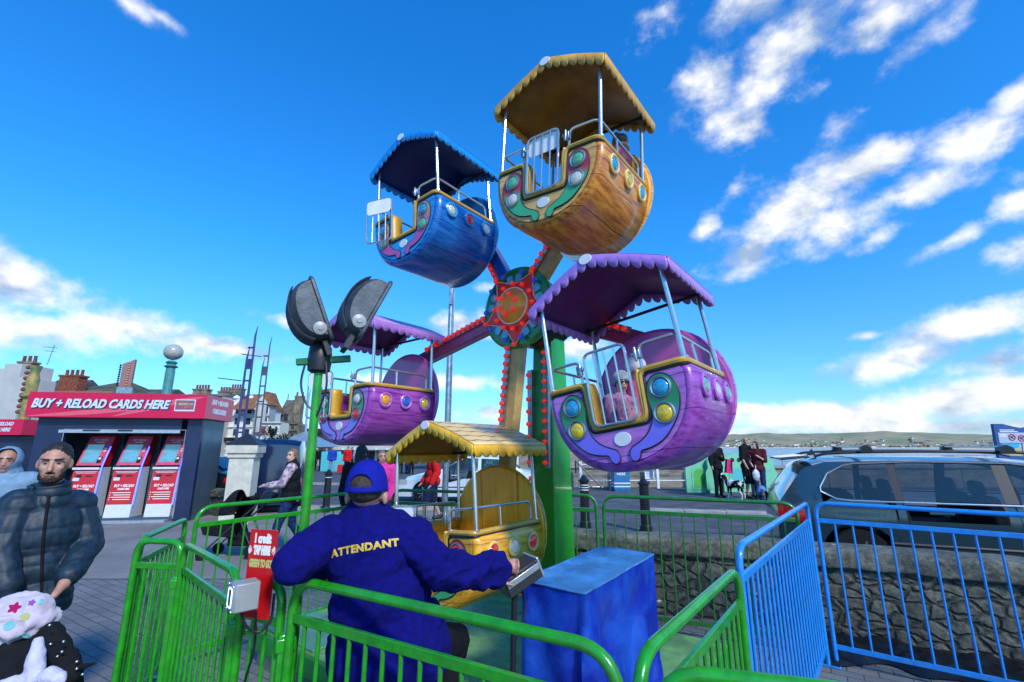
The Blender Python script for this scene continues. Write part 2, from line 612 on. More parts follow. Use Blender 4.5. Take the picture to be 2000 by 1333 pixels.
def kerb(p0, p1, w=.14, h=.11, name='kerb'):
    p0, p1 = Vector(p0), Vector(p1)
    d = (p1-p0).normalized(); q = Vector((-d.y, d.x, 0))
    n = max(2, int((p1-p0).length/.9))
    b = MB()
    for i in range(n):
        a = p0.lerp(p1, i/n); c = p0.lerp(p1, (i+.99)/n); m_ = (a+c)/2
        z = gz(m_.x, m_.y)
        b.box((m_.x, m_.y, z+h/2), ((c-a).length, w, h), (0, 0, math.atan2(d.y, d.x)))
    return tag(b.build(name, KERB, bevel=.012), kind='structure')
kerb((-14, 13.4, 0), (-1, 13.4, 0))
kerb((-40, 29.5, 0), (-1.2, 20.45, 0))
kerb((3.2, 11.9, 0), (14, 9.4, 0), .3, .07)
LINE = M('road line paint', (.62, .62, .58), .7, var=.2, scale=20)
b = MB()
for x0, x1, y in ((-13, -2.2, 17.2), (-11, -1.6, 14.4)):
    b.add([(x0, y, .0135), (x1, y, .0135), (x1, y+.12, .0135), (x0, y+.12, .0135)], [(0, 1, 2, 3)])
tag(b.build('road_marking', LINE), kind='structure')

# sea and far shore
SEA = M('sea water', (.035, .13, .24), .18, var=.2, scale=.02, bump=1.0, bscale=.9, stretch=(.5, 1, 1), bdist=.25, detail=8)
b = MB().add([(-4000, 19.0, -3.2), (9000, 19.0, -3.2), (9000, 9000, -3.2), (-4000, 9000, -3.2)], [(0, 1, 2, 3)])
tag(b.build('sea', SEA, smooth=0), kind='structure')
HILL = M('far hillside', (.22, .25, .13), .9, var=.3, scale=.006, bump=0, detail=12, col2=(.36, .30, .19), thr=(.42, .58))
HD = 2600
def ridge(a):
    """hill height over the bay against azimuth in degrees"""
    h = 86+10*math.sin(a*.21+1)+6*math.sin(a*.53)+4*noise.noise(Vector((a*.3, 0, 0)))
    if a < 18: h *= sstep(-6, 18, a)*.55+.45
    return max(14, h-(max(0, a-44)*1.0))
b = MB()
NA, NR = 220, 26
def hz_at(a, r):
    t = min(1, max(0, (r-HD)/1000))
    hh = ridge(a)*(sstep(0, 1, t)) + 7*noise.noise(Vector((a*.9, r*.004, 2)))*sstep(0, .2, t)+ .3
    return hh-3.2+1.5*sstep(0, .02, t)
for j in range(NR+1):
    r = HD+1800*(j/NR)**1.2
    for i in range(NA+1):
        a = -42+104*i/NA
        b.v.append((r*math.sin(math.radians(a)), r*math.cos(math.radians(a)), hz_at(a, r)))
for j in range(NR):
    for i in range(NA):
        k = j*(NA+1)+i
        b.f.append((k, k+1, k+NA+2, k+NA+1))
tag(b.build('hills', HILL, smooth=60), kind='structure')
BEACH = M('pale beach', (.62, .54, .40), .9, var=.1, scale=.01)
b = MB()
for i in range(121):
    a = math.radians(-42+104*i/120)
    for r, z in ((HD-70, -3.1), (HD+30, 2.4)):
        b.v.append((r*math.sin(a), r*math.cos(a), z))
for i in range(120):
    b.f.append((2*i, 2*i+2, 2*i+3, 2*i+1))
tag(b.build('beach', BEACH), kind='structure')
# houses over the bay: individual copies
HW = [M('far white house wall', (.85, .82, .75), .8, var=0), M('far brick house wall', (.36, .20, .13), .8, var=0), M('far cream house wall', (.6, .52, .38), .8, var=0)]
HR_ = M('far house roof', (.20, .13, .10), .8, var=0)
hb = []
for q in range(3):
    w_ = MB().box((0, 0, 4), (14, 10, 8))
    o = w_.build('far_house', HW[q], smooth=0)
    tag(o, 'tiny pale house across the bay, one of many on the slope', 'house', 'houses across the bay')
    MB().prism([(-7.6, 8), (7.6, 8), (0, 12.5)], -5.6, 5.6, Matrix(((1,0,0,0),(0,0,1,0),(0,1,0,0),(0,0,0,1)))).build('roof', HR_, o, fixn=True)
    hb.append(o)
rnd = random.Random(3)
first = [True]*3
for k in range(290):
    a = rnd.choice([rnd.uniform(20, 48), rnd.uniform(24, 46)])
    row = rnd.random()
    r = HD+35+ (row**1.3)*480
    if row > .55 and noise.noise(Vector((a*.5, 3, 0))) < 0: r = HD+60+rnd.random()*60
    q = rnd.choice([0, 0, 1, 2])
    if first[q]: o = hb[q]; first[q] = False
    else: o = copy_tree(hb[q])
    ar = math.radians(a)
    o.location = (r*math.sin(ar), r*math.cos(ar), hz_at(a, r)-1)
    o.rotation_euler = (0, 0, -ar+rnd.uniform(-.6, .6))
    s_ = rnd.uniform(.5, 1.0); o.scale = (s_*rnd.uniform(.8, 1.8), s_, s_)

# ------------------------------------------------------------------ stone wall behind the enclosure
def stone_mat():
    m = bpy.data.materials.new('rubble stone'); m.use_nodes = True
    nt = m.node_tree; b = nt.nodes['Principled BSDF']; b.inputs['Roughness'].default_value = .9
    at = nt.nodes.new('ShaderNodeAttribute'); at.attribute_name = 'cell'
    t = nt.nodes.new('ShaderNodeTexCoord')
    n = nt.nodes.new('ShaderNodeTexNoise'); n.inputs['Scale'].default_value = 22; n.inputs['Detail'].default_value = 8; n.inputs['Roughness'].default_value = .7
    nt.links.new(t.outputs['Object'], n.inputs['Vector'])
    r = nt.nodes.new('ShaderNodeValToRGB')
    r.color_ramp.elements[0].position = .32; r.color_ramp.elements[0].color = (.04, .047, .038, 1)
    r.color_ramp.elements[1].position = .7; r.color_ramp.elements[1].color = (.20, .21, .185, 1)
    nt.links.new(n.outputs['Fac'], r.inputs[0])
    mx = nt.nodes.new('ShaderNodeMix'); mx.data_type = 'RGBA'; mx.blend_type = 'MULTIPLY'; mx.inputs[0].default_value = 1
    nt.links.new(r.outputs[0], mx.inputs[6]); nt.links.new(at.outputs['Color'], mx.inputs[7])
    # stones with sunk mortar joints
    geo = nt.nodes.new('ShaderNodeMapping'); geo.inputs['Scale'].default_value = (5.6, 5.6, 10.0)
    dn = nt.nodes.new('ShaderNodeTexNoise'); dn.inputs['Scale'].default_value = 5; dn.inputs['Detail'].default_value = 3
    nt.links.new(t.outputs['Object'], dn.inputs['Vector'])
    ds = nt.nodes.new('ShaderNodeVectorMath'); ds.operation = 'MULTIPLY_ADD'; ds.inputs[1].default_value = (.12, .12, .09)
    nt.links.new(dn.outputs['Color'], ds.inputs[0]); nt.links.new(t.outputs['Object'], ds.inputs[2]); nt.links.new(ds.outputs[0], geo.inputs[0])
    ve = nt.nodes.new('ShaderNodeTexVoronoi'); ve.feature = 'DISTANCE_TO_EDGE'; ve.inputs['Scale'].default_value = 1
    vf = nt.nodes.new('ShaderNodeTexVoronoi'); vf.inputs['Scale'].default_value = 1
    for q in (ve, vf): nt.links.new(geo.outputs[0], q.inputs['Vector'])
    eg = nt.nodes.new('ShaderNodeMapRange'); eg.interpolation_type = 'SMOOTHSTEP'; eg.inputs['From Min'].default_value = .01; eg.inputs['From Max'].default_value = .16
    nt.links.new(ve.outputs['Distance'], eg.inputs['Value'])
    spz = nt.nodes.new('ShaderNodeSeparateXYZ'); nt.links.new(t.outputs['Object'], spz.inputs[0])
    cop = nt.nodes.new('ShaderNodeMath'); cop.operation = 'GREATER_THAN'; nt.links.new(spz.outputs[2], cop.inputs[0]); cop.inputs[1].default_value = .585
    egm = nt.nodes.new('ShaderNodeMath'); egm.operation = 'MAXIMUM'; nt.links.new(eg.outputs[0], egm.inputs[0]); nt.links.new(cop.outputs[0], egm.inputs[1])
    rc = nt.nodes.new('ShaderNodeValToRGB')
    rc.color_ramp.elements[0].color = (.50, .52, .50, 1); rc.color_ramp.elements[1].color = (1.15, 1.1, 1.0, 1)
    nt.links.new(vf.outputs['Color'], rc.inputs[0])
    mj = nt.nodes.new('ShaderNodeMix'); mj.data_type = 'RGBA'; mj.inputs[6].default_value = (.42, .42, .40, 1)
    nt.links.new(egm.outputs[0], mj.inputs[0]); nt.links.new(rc.outputs[0], mj.inputs[7])
    mm_ = nt.nodes.new('ShaderNodeMix'); mm_.data_type = 'RGBA'; mm_.blend_type = 'MULTIPLY'; mm_.inputs[0].default_value = 1
    nt.links.new(mx.outputs[2], mm_.inputs[6]); nt.links.new(mj.outputs[2], mm_.inputs[7])
    mx = mm_
    # lichen patches
    v = nt.nodes.new('ShaderNodeTexVoronoi'); v.inputs['Scale'].default_value = 7
    nt.links.new(t.outputs['Object'], v.inputs['Vector'])
    nn = nt.nodes.new('ShaderNodeTexNoise'); nn.inputs['Scale'].default_value = 9; nn.inputs['Detail'].default_value = 6
    nt.links.new(t.outputs['Object'], nn.inputs['Vector'])
    ad = nt.nodes.new('ShaderNodeMath'); ad.operation = 'MULTIPLY_ADD'; ad.inputs[1].default_value = .55
    nt.links.new(nn.outputs['Fac'], ad.inputs[0]); nt.links.new(v.outputs['Distance'], ad.inputs[2])
    lt = nt.nodes.new('ShaderNodeMapRange'); lt.inputs['From Min'].default_value = .33; lt.inputs['From Max'].default_value = .30
    nt.links.new(ad.outputs[0], lt.inputs['Value'])
    mx2 = nt.nodes.new('ShaderNodeMix'); mx2.data_type = 'RGBA'
    nt.links.new(lt.outputs[0], mx2.inputs[0]); nt.links.new(mx.outputs[2], mx2.inputs[6]); mx2.inputs[7].default_value = (.5, .5, .42, 1)
    nt.links.new(mx2.outputs[2], b.inputs['Base Color'])
    hh = nt.nodes.new('ShaderNodeMath'); hh.operation = 'MULTIPLY_ADD'; hh.inputs[1].default_value = 1.6
    nt.links.new(egm.outputs[0], hh.inputs[0]); nt.links.new(n.outputs['Fac'], hh.inputs[2])
    bp = nt.nodes.new('ShaderNodeBump'); bp.inputs['Strength'].default_value = .9; bp.inputs['Distance'].default_value = .014
    nt.links.new(hh.outputs[0], bp.inputs['Height']); nt.links.new(bp.outputs[0], b.inputs['Normal'])
    return m
STONE = stone_mat()
def stone_wall(path, H, thick, label, res=.022, name='stone_wall'):
    pts = [Vector((x, y, 0)) for x, y in path]
    L = [0]
    for i in range(1, len(pts)): L.append(L[-1]+(pts[i]-pts[i-1]).length)
    def at(s_):
        for i in range(1, len(pts)):
            if s_ <= L[i] or i == len(pts)-1:
                t = (s_-L[i-1])/(L[i]-L[i-1]); d = (pts[i]-pts[i-1]).normalized()
                return pts[i-1].lerp(pts[i], t), Vector((d.y, -d.x, 0))
    n = int(L[-1]/res); cols = []
    Hc = H-.17
    profile = [(0, z) for z in np.arange(0, Hc, res)]+[(0, Hc), (.035, Hc+.006)]+[(.04, z) for z in np.arange(Hc+.02, H-.02, res)]+[(.03, H-.01)]+[(-x, H+.012*math.sin(3*x/thick)) for x in np.arange(0, thick+.04, res*1.4)]+[(-thick-.04, H-.04), (-thick-.04, 0)]
    m_ = len(profile)
    vs = []; cell = []
    for i in range(n+1):
        s_ = L[-1]*i/n
        p, q = at(s_)
        for (o, z) in profile:
            w = Vector((s_, 0, z))
            if z <= Hc and o == 0:
                k = Vector((s_*5.2+.8*noise.noise(Vector((s_*2.3, z*3, 1))), o*3, z*9.5+.7*noise.noise(Vector((s_*2.6, z*3, 7)))))
                d, pp = noise.voronoi(k)
                e = sstep(.015, .085, d[1]-d[0])
                h = noise.cell(pp[0]*7.3)
                disp = .012*noise.noise(w*5)+.010*noise.noise(w*14)+.008*noise.noise(w*30)
                c = 1.0+.3*noise.noise(w*2)
            else:
                disp = .014*noise.noise(w*6+Vector((o*6, 0, 0)))+.008*noise.noise(w*22+Vector((0, o*20, 0)))
                c = 1.1+.4*noise.noise(w*3)
            lift = (.02*noise.noise(Vector((s_*1.6, 2, 0)))+.012*noise.noise(Vector((s_*5, o*5, 3)))) if z > Hc else 0
            v = p+q*(o+disp)+Vector((0, 0, z+lift))
            vs.append(v); cell.append(c)
    fs = []
    for i in range(n):
        for k in range(m_-1):
            a = i*m_+k
            fs.append((a, a+1, a+m_+1, a+m_))
    b = MB(); b.add(vs, fs)
    b.f.append(tuple(range(m_))); b.f.append(tuple(reversed(range(n*m_, n*m_+m_))))
    me = b.mesh(name, 0)
    me.polygons.foreach_set('use_smooth', [True]*len(me.polygons))
    ca = me.color_attributes.new('cell', 'FLOAT_COLOR', 'POINT')
    arr = np.ones((len(vs), 4), dtype=np.float32); arr[:, :3] = np.array(cell)[:, None]
    ca.data.foreach_set('color', arr.ravel())
    me.materials.append(STONE)
    o = bpy.data.objects.new(name, me); COL.objects.link(o)
    return tag(o, label, 'wall')
stone_wall([(-.35, 5.75), (1.0, 5.42), (2.75, 4.86), (4.3, 4.02), (7.5, 2.4)], .755, .32, 'low rubble stone wall with a rough lichen-spotted coping behind the green and blue barriers')
stone_wall([(-8.0, 12.7), (-6.75, 11.8)], .62, .3, 'short dark stone wall left of the white pillar', res=.04)

# ------------------------------------------------------------------ barriers
GREEN = M('glossy green barrier paint', (.016, .33, .009), .25, var=.16, scale=16, bump=.2, bscale=50, coat=.4, dirt=.4)
GREEND = M('green barrier paint weathered', (.018, .19, .03), .32, var=.18, scale=16, bump=.15, bscale=50, coat=.3, dirt=.2)
BLUEB = M('sky blue barrier paint', (.012, .27, .78), .28, var=.12, scale=16, bump=.2, bscale=50, coat=.4, dirt=.3)
def barrier(p0, p1, h, mat, label, group, r=.0165, br=.0075, sp=.105, drop=.14, rc=.13, z0=0.0, low=.13, post=None, lean=0):
    p0 = Vector((p0[0], p0[1], 0)); p1 = Vector((p1[0], p1[1], 0))
    L = (p1-p0).length; d = (p1-p0)/L
    t = thing('barrier', label, 'barrier', (p0.x, p0.y, z0), math.atan2(d.y, d.x), group)
    pr = post or r
    pts = roundpath([Vector((0, 0, 0)), Vector((0, 0, h)), Vector((L, 0, h)), Vector((L, 0, 0))], rc, 8)
    MB().tube(pts, r, 12).build('frame', mat, t)
    MB().box((L/2, 0, h-drop), (L-r, .018, .036)).build('upper_rail', mat, t, bevel=.003)
    MB().box((L/2, 0, low), (L-r, .018, .036)).build('lower_rail', mat, t, bevel=.003)
    n = max(2, int(round(L/sp)))
    me = MB().tube([(0, 0, low), (0, 0, h-drop)], br, 8).mesh('bar'); me.materials.append(mat)
    for k in range(1, n):
        o = bpy.data.objects.new('bar', me); COL.objects.link(o); o.parent = t; o.location = (L*k/n, 0, 0)
    for x in (0, L): MB().box((x, 0, .006), (.06, .16, .012)).build('foot_plate', mat, t, bevel=.003)
    return t
gg = 'green tubular barriers round the ride'
barrier((-.90, 2.10), (.285, 1.405), 1.145, GREEN, 'bright green barrier nearest the camera, running in front of the seated attendant', gg, r=.0185, br=.0085, sp=.088)
barrier((.325, 1.365), (1.03, 2.30), 1.14, GREEN, 'green barrier running away from the camera beside the blue covered box', gg, r=.0185, br=.0085, sp=.085)
barrier((.36, 1.325), (1.7, .97), 1.135, GREEN, 'green barrier in the bottom right corner with only its rounded top showing', gg, r=.0185, br=.0085, sp=.088)
barrier((-1.20, 2.27), (-.965, 2.14), 1.11, GREEN, 'very short green barrier section behind the red tap-here sign', gg, r=.0185, br=.0085, sp=.08, rc=.08)
barrier((-1.95, 2.97), (-1.25, 2.30), 1.12, GREEN, 'green gate-width barrier with the card reader box at its right end', gg, r=.0185, br=.009, sp=.085, rc=.1, post=.03)
barrier((-2.31, 3.07), (-2.0, 3.02), 1.12, GREEN, 'narrow green barrier at the outer left corner of the enclosure', gg, r=.0185, br=.009, sp=.075, rc=.09)
barrier((-2.62, 3.95), (-2.33, 3.12), 1.12, GREEN, 'green barrier going back from the left corner of the enclosure', gg, r=.0185, br=.009, sp=.085, rc=.09)
barrier((-2.58, 4.02), (-1.45, 5.62), 1.20, GREEN, 'long green barrier behind the woman with the black pushchair', gg, r=.017, br=.007, sp=.1)
barrier((-1.38, 5.62), (.86, 4.98), 1.20, GREEND, 'green barrier at the back between the walking man in red and the tower', gg, r=.017, br=.007, sp=.105)
barrier((.93, 4.96), (2.50, 4.30), 1.20, GREEND, 'dark green barrier in front of the stone wall, ending at the blue barriers', gg, r=.017, br=.007, sp=.105)
bb = 'blue tubular barriers'
barrier((1.07, 2.36), (2.50, 4.14), 1.22, BLUEB, 'blue barrier running from the green barrier back to the corner', bb, r=.017, br=.0085, sp=.105, rc=.1)
barrier((2.58, 4.16), (5.0, 2.36), 1.22, BLUEB, 'blue barrier in front of the stone wall and the grey estate car', bb, r=.017, br=.0085, sp=.12, rc=.1)
# gate posts: stout square posts
for (x, y, lab) in ((-1.98, 2.99, 'stout square green post left of the card reader gate'), (-1.225, 2.285, 'stout square green post carrying the card reader box'), (-.93, 2.125, 'stout green post at the left end of the nearest barrier')):
    t = thing('gate_post', lab, 'post', (x, y, 0), .6)
    MB().box((0, 0, .47), (.055, .055, .94)).build('post', GREEN, t, bevel=.006)
    MB().box((0, 0, .9), (.075, .062, .05)).build('collar', GREEN, t, bevel=.004)
    MB().box((0, 0, .006), (.12, .12, .012)).build('base_plate', GREEN, t)

# ================================================================== FERRIS WHEEL
K = 0.95
TH = 0.6601
WV = Vector((math.cos(TH), -math.sin(TH), 0))
NV = Vector((-math.sin(TH), -math.cos(TH), 0))
ZV = Vector((0, 0, 1))
HUB = Vector((0.0626, 4.0537, 2.918))
MW = frame(HUB, WV, ZV, NV)                 # wheel frame: x along the plane, y up, z towards the viewer's side

CHROME = M('polished steel', (.62, .62, .60), .22, .8, var=.08, scale=30, bump=.05)
GALV = M('galvanised steel', (.45, .48, .5), .35, .9, var=.2, scale=9, bump=.1)
BLACK = M('black rubber trim', (.012, .012, .014), .45, var=0)
REDG = M('red bulb glass', (.85, .02, .01), .08, var=0, coat=1, emit=(1, .03, .01), es=.25)
BLUEG = M('blue bulb glass', (.01, .05, .55), .08, var=0, coat=1, emit=(0, .05, .9), es=.12)
WHITEP = M('white paint', (.78, .8, .82), .35, var=.06, scale=8, bump=.05)

def grad_mat(name, ca, cb, z0, z1):
    """paint sprayed from one colour at height z0 to another at z1 (local z)"""
    if name in MC: return MC[name]
    m = M(name, ca, .22, var=0, coat=.6)
    nt = m.node_tree; b = nt.nodes['Principled BSDF']
    t = nt.nodes.new('ShaderNodeTexCoord'); s_ = nt.nodes.new('ShaderNodeSeparateXYZ')
    nt.links.new(t.outputs['Object'], s_.inputs[0])
    mr = nt.nodes.new('ShaderNodeMapRange'); mr.interpolation_type = 'SMOOTHSTEP'
    mr.inputs['From Min'].default_value = z0; mr.inputs['From Max'].default_value = z1
    nt.links.new(s_.outputs[2], mr.inputs['Value'])
    mx = nt.nodes.new('ShaderNodeMix'); mx.data_type = 'RGBA'
    mx.inputs[6].default_value = (*ca, 1); mx.inputs[7].default_value = (*cb, 1)
    nt.links.new(mr.outputs[0], mx.inputs[0]); nt.links.new(mx.outputs[2], b.inputs['Base Color'])
    return m

def wood_mat(name, c1, c2, c3, axis='y', line=(.03, .02, .02)):
    """hand-painted wood grain streaks running along the tub, with thin board lines"""
    if name in MC: return MC[name]
    m = M(name, c1, .3, var=0, coat=.35)
    nt = m.node_tree; b = nt.nodes['Principled BSDF']
    t = nt.nodes.new('ShaderNodeTexCoord')
    mp = nt.nodes.new('ShaderNodeMapping')
    mp.inputs['Scale'].default_value = {'y': (9, 1.6, 16), 'x': (1.6, 9, 16), 'z': (16, 9, 1.3)}[axis]
    nt.links.new(t.outputs['Object'], mp.inputs[0])
    n = nt.nodes.new('ShaderNodeTexNoise'); n.inputs['Scale'].default_value = 2.2; n.inputs['Detail'].default_value = 9
    n.inputs['Roughness'].default_value = .66; n.inputs['Distortion'].default_value = .25
    nt.links.new(mp.outputs[0], n.inputs['Vector'])
    r = nt.nodes.new('ShaderNodeValToRGB')
    r.color_ramp.elements[0].position = .34; r.color_ramp.elements[0].color = (*c3, 1)
    r.color_ramp.elements[1].position = .62; r.color_ramp.elements[1].color = (*c1, 1)
    e = r.color_ramp.elements.new(.47); e.color = (*c2, 1)
    nt.links.new(n.outputs['Fac'], r.inputs[0])
    # board lines
    sp = nt.nodes.new('ShaderNodeSeparateXYZ'); nt.links.new(t.outputs['Object'], sp.inputs[0])
    ma = nt.nodes.new('ShaderNodeMath'); ma.operation = 'MULTIPLY_ADD'
    ma.inputs[1].default_value = 2.6 if axis == 'z' else 5.6; ma.inputs[2].default_value = .35
    nt.links.new(sp.outputs[0 if axis == 'z' else 2], ma.inputs[0])
    wob = nt.nodes.new('ShaderNodeMath'); wob.operation = 'MULTIPLY_ADD'
    wob.inputs[1].default_value = .12
    nt.links.new(n.outputs['Fac'], wob.inputs[0]); nt.links.new(ma.outputs[0], wob.inputs[2])
    fr = nt.nodes.new('ShaderNodeMath'); fr.operation = 'FRACT'; nt.links.new(wob.outputs[0], fr.inputs[0])
    lt = nt.nodes.new('ShaderNodeMath'); lt.operation = 'LESS_THAN'; lt.inputs[1].default_value = .022
    nt.links.new(fr.outputs[0], lt.inputs[0])
    mx = nt.nodes.new('ShaderNodeMix'); mx.data_type = 'RGBA'
    nt.links.new(lt.outputs[0], mx.inputs[0]); nt.links.new(r.outputs[0], mx.inputs[6])
    mx.inputs[7].default_value = (*line, 1)
    nt.links.new(mx.outputs[2], b.inputs['Base Color'])
    bp = nt.nodes.new('ShaderNodeBump'); bp.inputs['Strength'].default_value = .25; bp.inputs['Distance'].default_value = .004
    nt.links.new(n.outputs['Fac'], bp.inputs['Height']); nt.links.new(bp.outputs[0], b.inputs['Normal'])
    return m

def roof_mat(name, c1, c2, line):
    """wavy painted shingle courses on the canopy top"""
    if name in MC: return MC[name]
    m = M(name, c1, .4, var=0)
    nt = m.node_tree; b = nt.nodes['Principled BSDF']
    t = nt.nodes.new('ShaderNodeTexCoord'); sp = nt.nodes.new('ShaderNodeSeparateXYZ')
    nt.links.new(t.outputs['Object'], sp.inputs[0])
    n = nt.nodes.new('ShaderNodeTexNoise'); n.inputs['Scale'].default_value = 6; n.inputs['Detail'].default_value = 4
    nt.links.new(t.outputs['Object'], n.inputs['Vector'])
    sn = nt.nodes.new('ShaderNodeMath'); sn.operation = 'SINE'
    k = nt.nodes.new('ShaderNodeMath'); k.operation = 'MULTIPLY'; k.inputs[1].default_value = 42
    nt.links.new(sp.outputs[1], k.inputs[0]); nt.links.new(k.outputs[0], sn.inputs[0])
    s2 = nt.nodes.new('ShaderNodeMath'); s2.operation = 'MULTIPLY'; s2.inputs[1].default_value = .09
    nt.links.new(sn.outputs[0], s2.inputs[0])
    ma = nt.nodes.new('ShaderNodeMath'); ma.operation = 'MULTIPLY_ADD'; ma.inputs[1].default_value = 26
    nt.links.new(sp.outputs[2], ma.inputs[0]); nt.links.new(s2.outputs[0], ma.inputs[2])
    fr = nt.nodes.new('ShaderNodeMath'); fr.operation = 'FRACT'; nt.links.new(ma.outputs[0], fr.inputs[0])
    lt = nt.nodes.new('ShaderNodeMath'); lt.operation = 'LESS_THAN'; lt.inputs[1].default_value = .16
    nt.links.new(fr.outputs[0], lt.inputs[0])
    mx0 = nt.nodes.new('ShaderNodeMix'); mx0.data_type = 'RGBA'
    nt.links.new(n.outputs['Fac'], mx0.inputs[0]); mx0.inputs[6].default_value = (*c1, 1); mx0.inputs[7].default_value = (*c2, 1)
    mx = nt.nodes.new('ShaderNodeMix'); mx.data_type = 'RGBA'
    nt.links.new(lt.outputs[0], mx.inputs[0]); nt.links.new(mx0.outputs[2], mx.inputs[6]); mx.inputs[7].default_value = (*line, 1)
    nt.links.new(mx.outputs[2], b.inputs['Base Color'])
    return m

# gondola dimensions in its own frame: x along the wheel plane, y away from the viewer's side, z up; origin at the arm end
Wr, zr = .436*K, -.382*K
yF, yB = -.914*K, -.127*K
Wc, ze, za = .484*K, .192*K, .407*K
cF, cB = -.944*K, -.046*K
def prof(ins=0.0, n=26):
    a, b, zc = .468*K-ins, .485*K-ins, -.43*K
    pts = [((Wr-ins), zr)]
    for i in range(n+1):
        t = PI*i/n
        c_, s_ = math.cos(t), math.sin(t)
        pts.append((a*math.copysign(abs(c_)**.86, c_), zc-b*(abs(s_)**.92)))
    pts.append((-(Wr-ins), zr))
    return pts
def scallops(mb, p0, p1, depth, n, down=Vector((0,0,-1)), both=True):
    p0, p1 = Vector(p0), Vector(p1)
    seg = 8
    N = n*seg
    vs = []; fs = []
    for i in range(N+1):
        t = i/N
        p = p0.lerp(p1, t)
        ph = (i % seg)/seg
        d = depth*(.52+.48*abs(math.sin(PI*ph))**.55) if 0 < (i % seg) else depth*.52
        vs += [p, p+down*depth*.3, p+down*d]
    for i in range(N):
        a = i*3
        for k in (0, 1):
            fs.append((a+k, a+k+1, a+3+k+1, a+3+k))
    mb.add(vs, fs)

SW_R = [(.085,-.832),(.098,-.80),(.155,-.79),(.225,-.765),(.285,-.715),(.335,-.65),(.362,-.585),(.368,-.52),(.352,-.462),(.318,-.425),(.278,-.414),
        (.236,-.428),(.208,-.465),(.198,-.52),(.205,-.58),(.203,-.64),(.178,-.695),(.135,-.738),(.085,-.765),(.048,-.782),(.034,-.81),(.038,-.838),(.062,-.85)]
SW_R = [(x, z-.012) for x, z in SW_R]
LENSPOS = [(.281, -.50), (.272, -.640)]

def spline2(poly, sub=3):
    out = []
    N = len(poly)
    for i in range(N):
        p0, p1, p2, p3 = (Vector(poly[(i+k-1) % N]) for k in range(4))
        for s_ in range(sub):
            t = s_/sub
            out.append(tuple(.5*((2*p1)+(p2-p0)*t+(2*p0-5*p1+4*p2-p3)*t*t+(3*p1-p0-3*p2+p3)*t**3)))
    return out
def scale_poly(poly, d):
    """grow a closed polygon outward by d"""
    N = len(poly); out = []
    ar = sum(poly[i][0]*poly[(i+1) % N][1]-poly[(i+1) % N][0]*poly[i][1] for i in range(N))
    sg = 1 if ar > 0 else -1
    for i in range(N):
        a = Vector(poly[i-1]); b = Vector(poly[(i+1) % N]); t = (b-a).normalized()
        out.append((poly[i][0]+sg*t.y*d, poly[i][1]-sg*t.x*d))
    return out
SWP = spline2(SW_R, 3)
MF = Matrix(((1,0,0,0),(0,0,1,0),(0,1,0,0),(0,0,0,1)))    # poly (x,z) with depth -> y

TRIML = M('pale yellow ring paint', (.82, .58, .18), .3, var=.1, coat=.3)
def lens(parent, c, nrm, col, r=.05, ringmat=None, rw=.008):
    nrm = Vector(nrm).normalized()
    xa = nrm.orthogonal().normalized()
    m = frame(c, xa, nrm.cross(xa), nrm)
    name = 'lens %.2f %.2f %.2f' % col
    lm = M(name, col, .06, var=.25, scale=60, coat=1, bump=.6, bscale=55, emit=col, es=.12)
    b = MB()
    pr = [(r*math.cos(t), r*.45*math.sin(t)) for t in [i*PI/2/7 for i in range(8)]]
    b.lathe([(r, -.004)]+pr, 20, m, cap=True)
    o = b.build('lamp_lens', lm, parent, smooth=50)
    b = MB(); N = 28
    ring = []
    for i in range(N):
        a = 2*PI*i/N
        ring.append(m @ Vector(((r+rw)*math.cos(a), (r+rw)*math.sin(a), .003)))
    b.tube(ring, rw, 6, closed=True)
    b.build('lens_ring', ringmat or GALV, o)
    return o

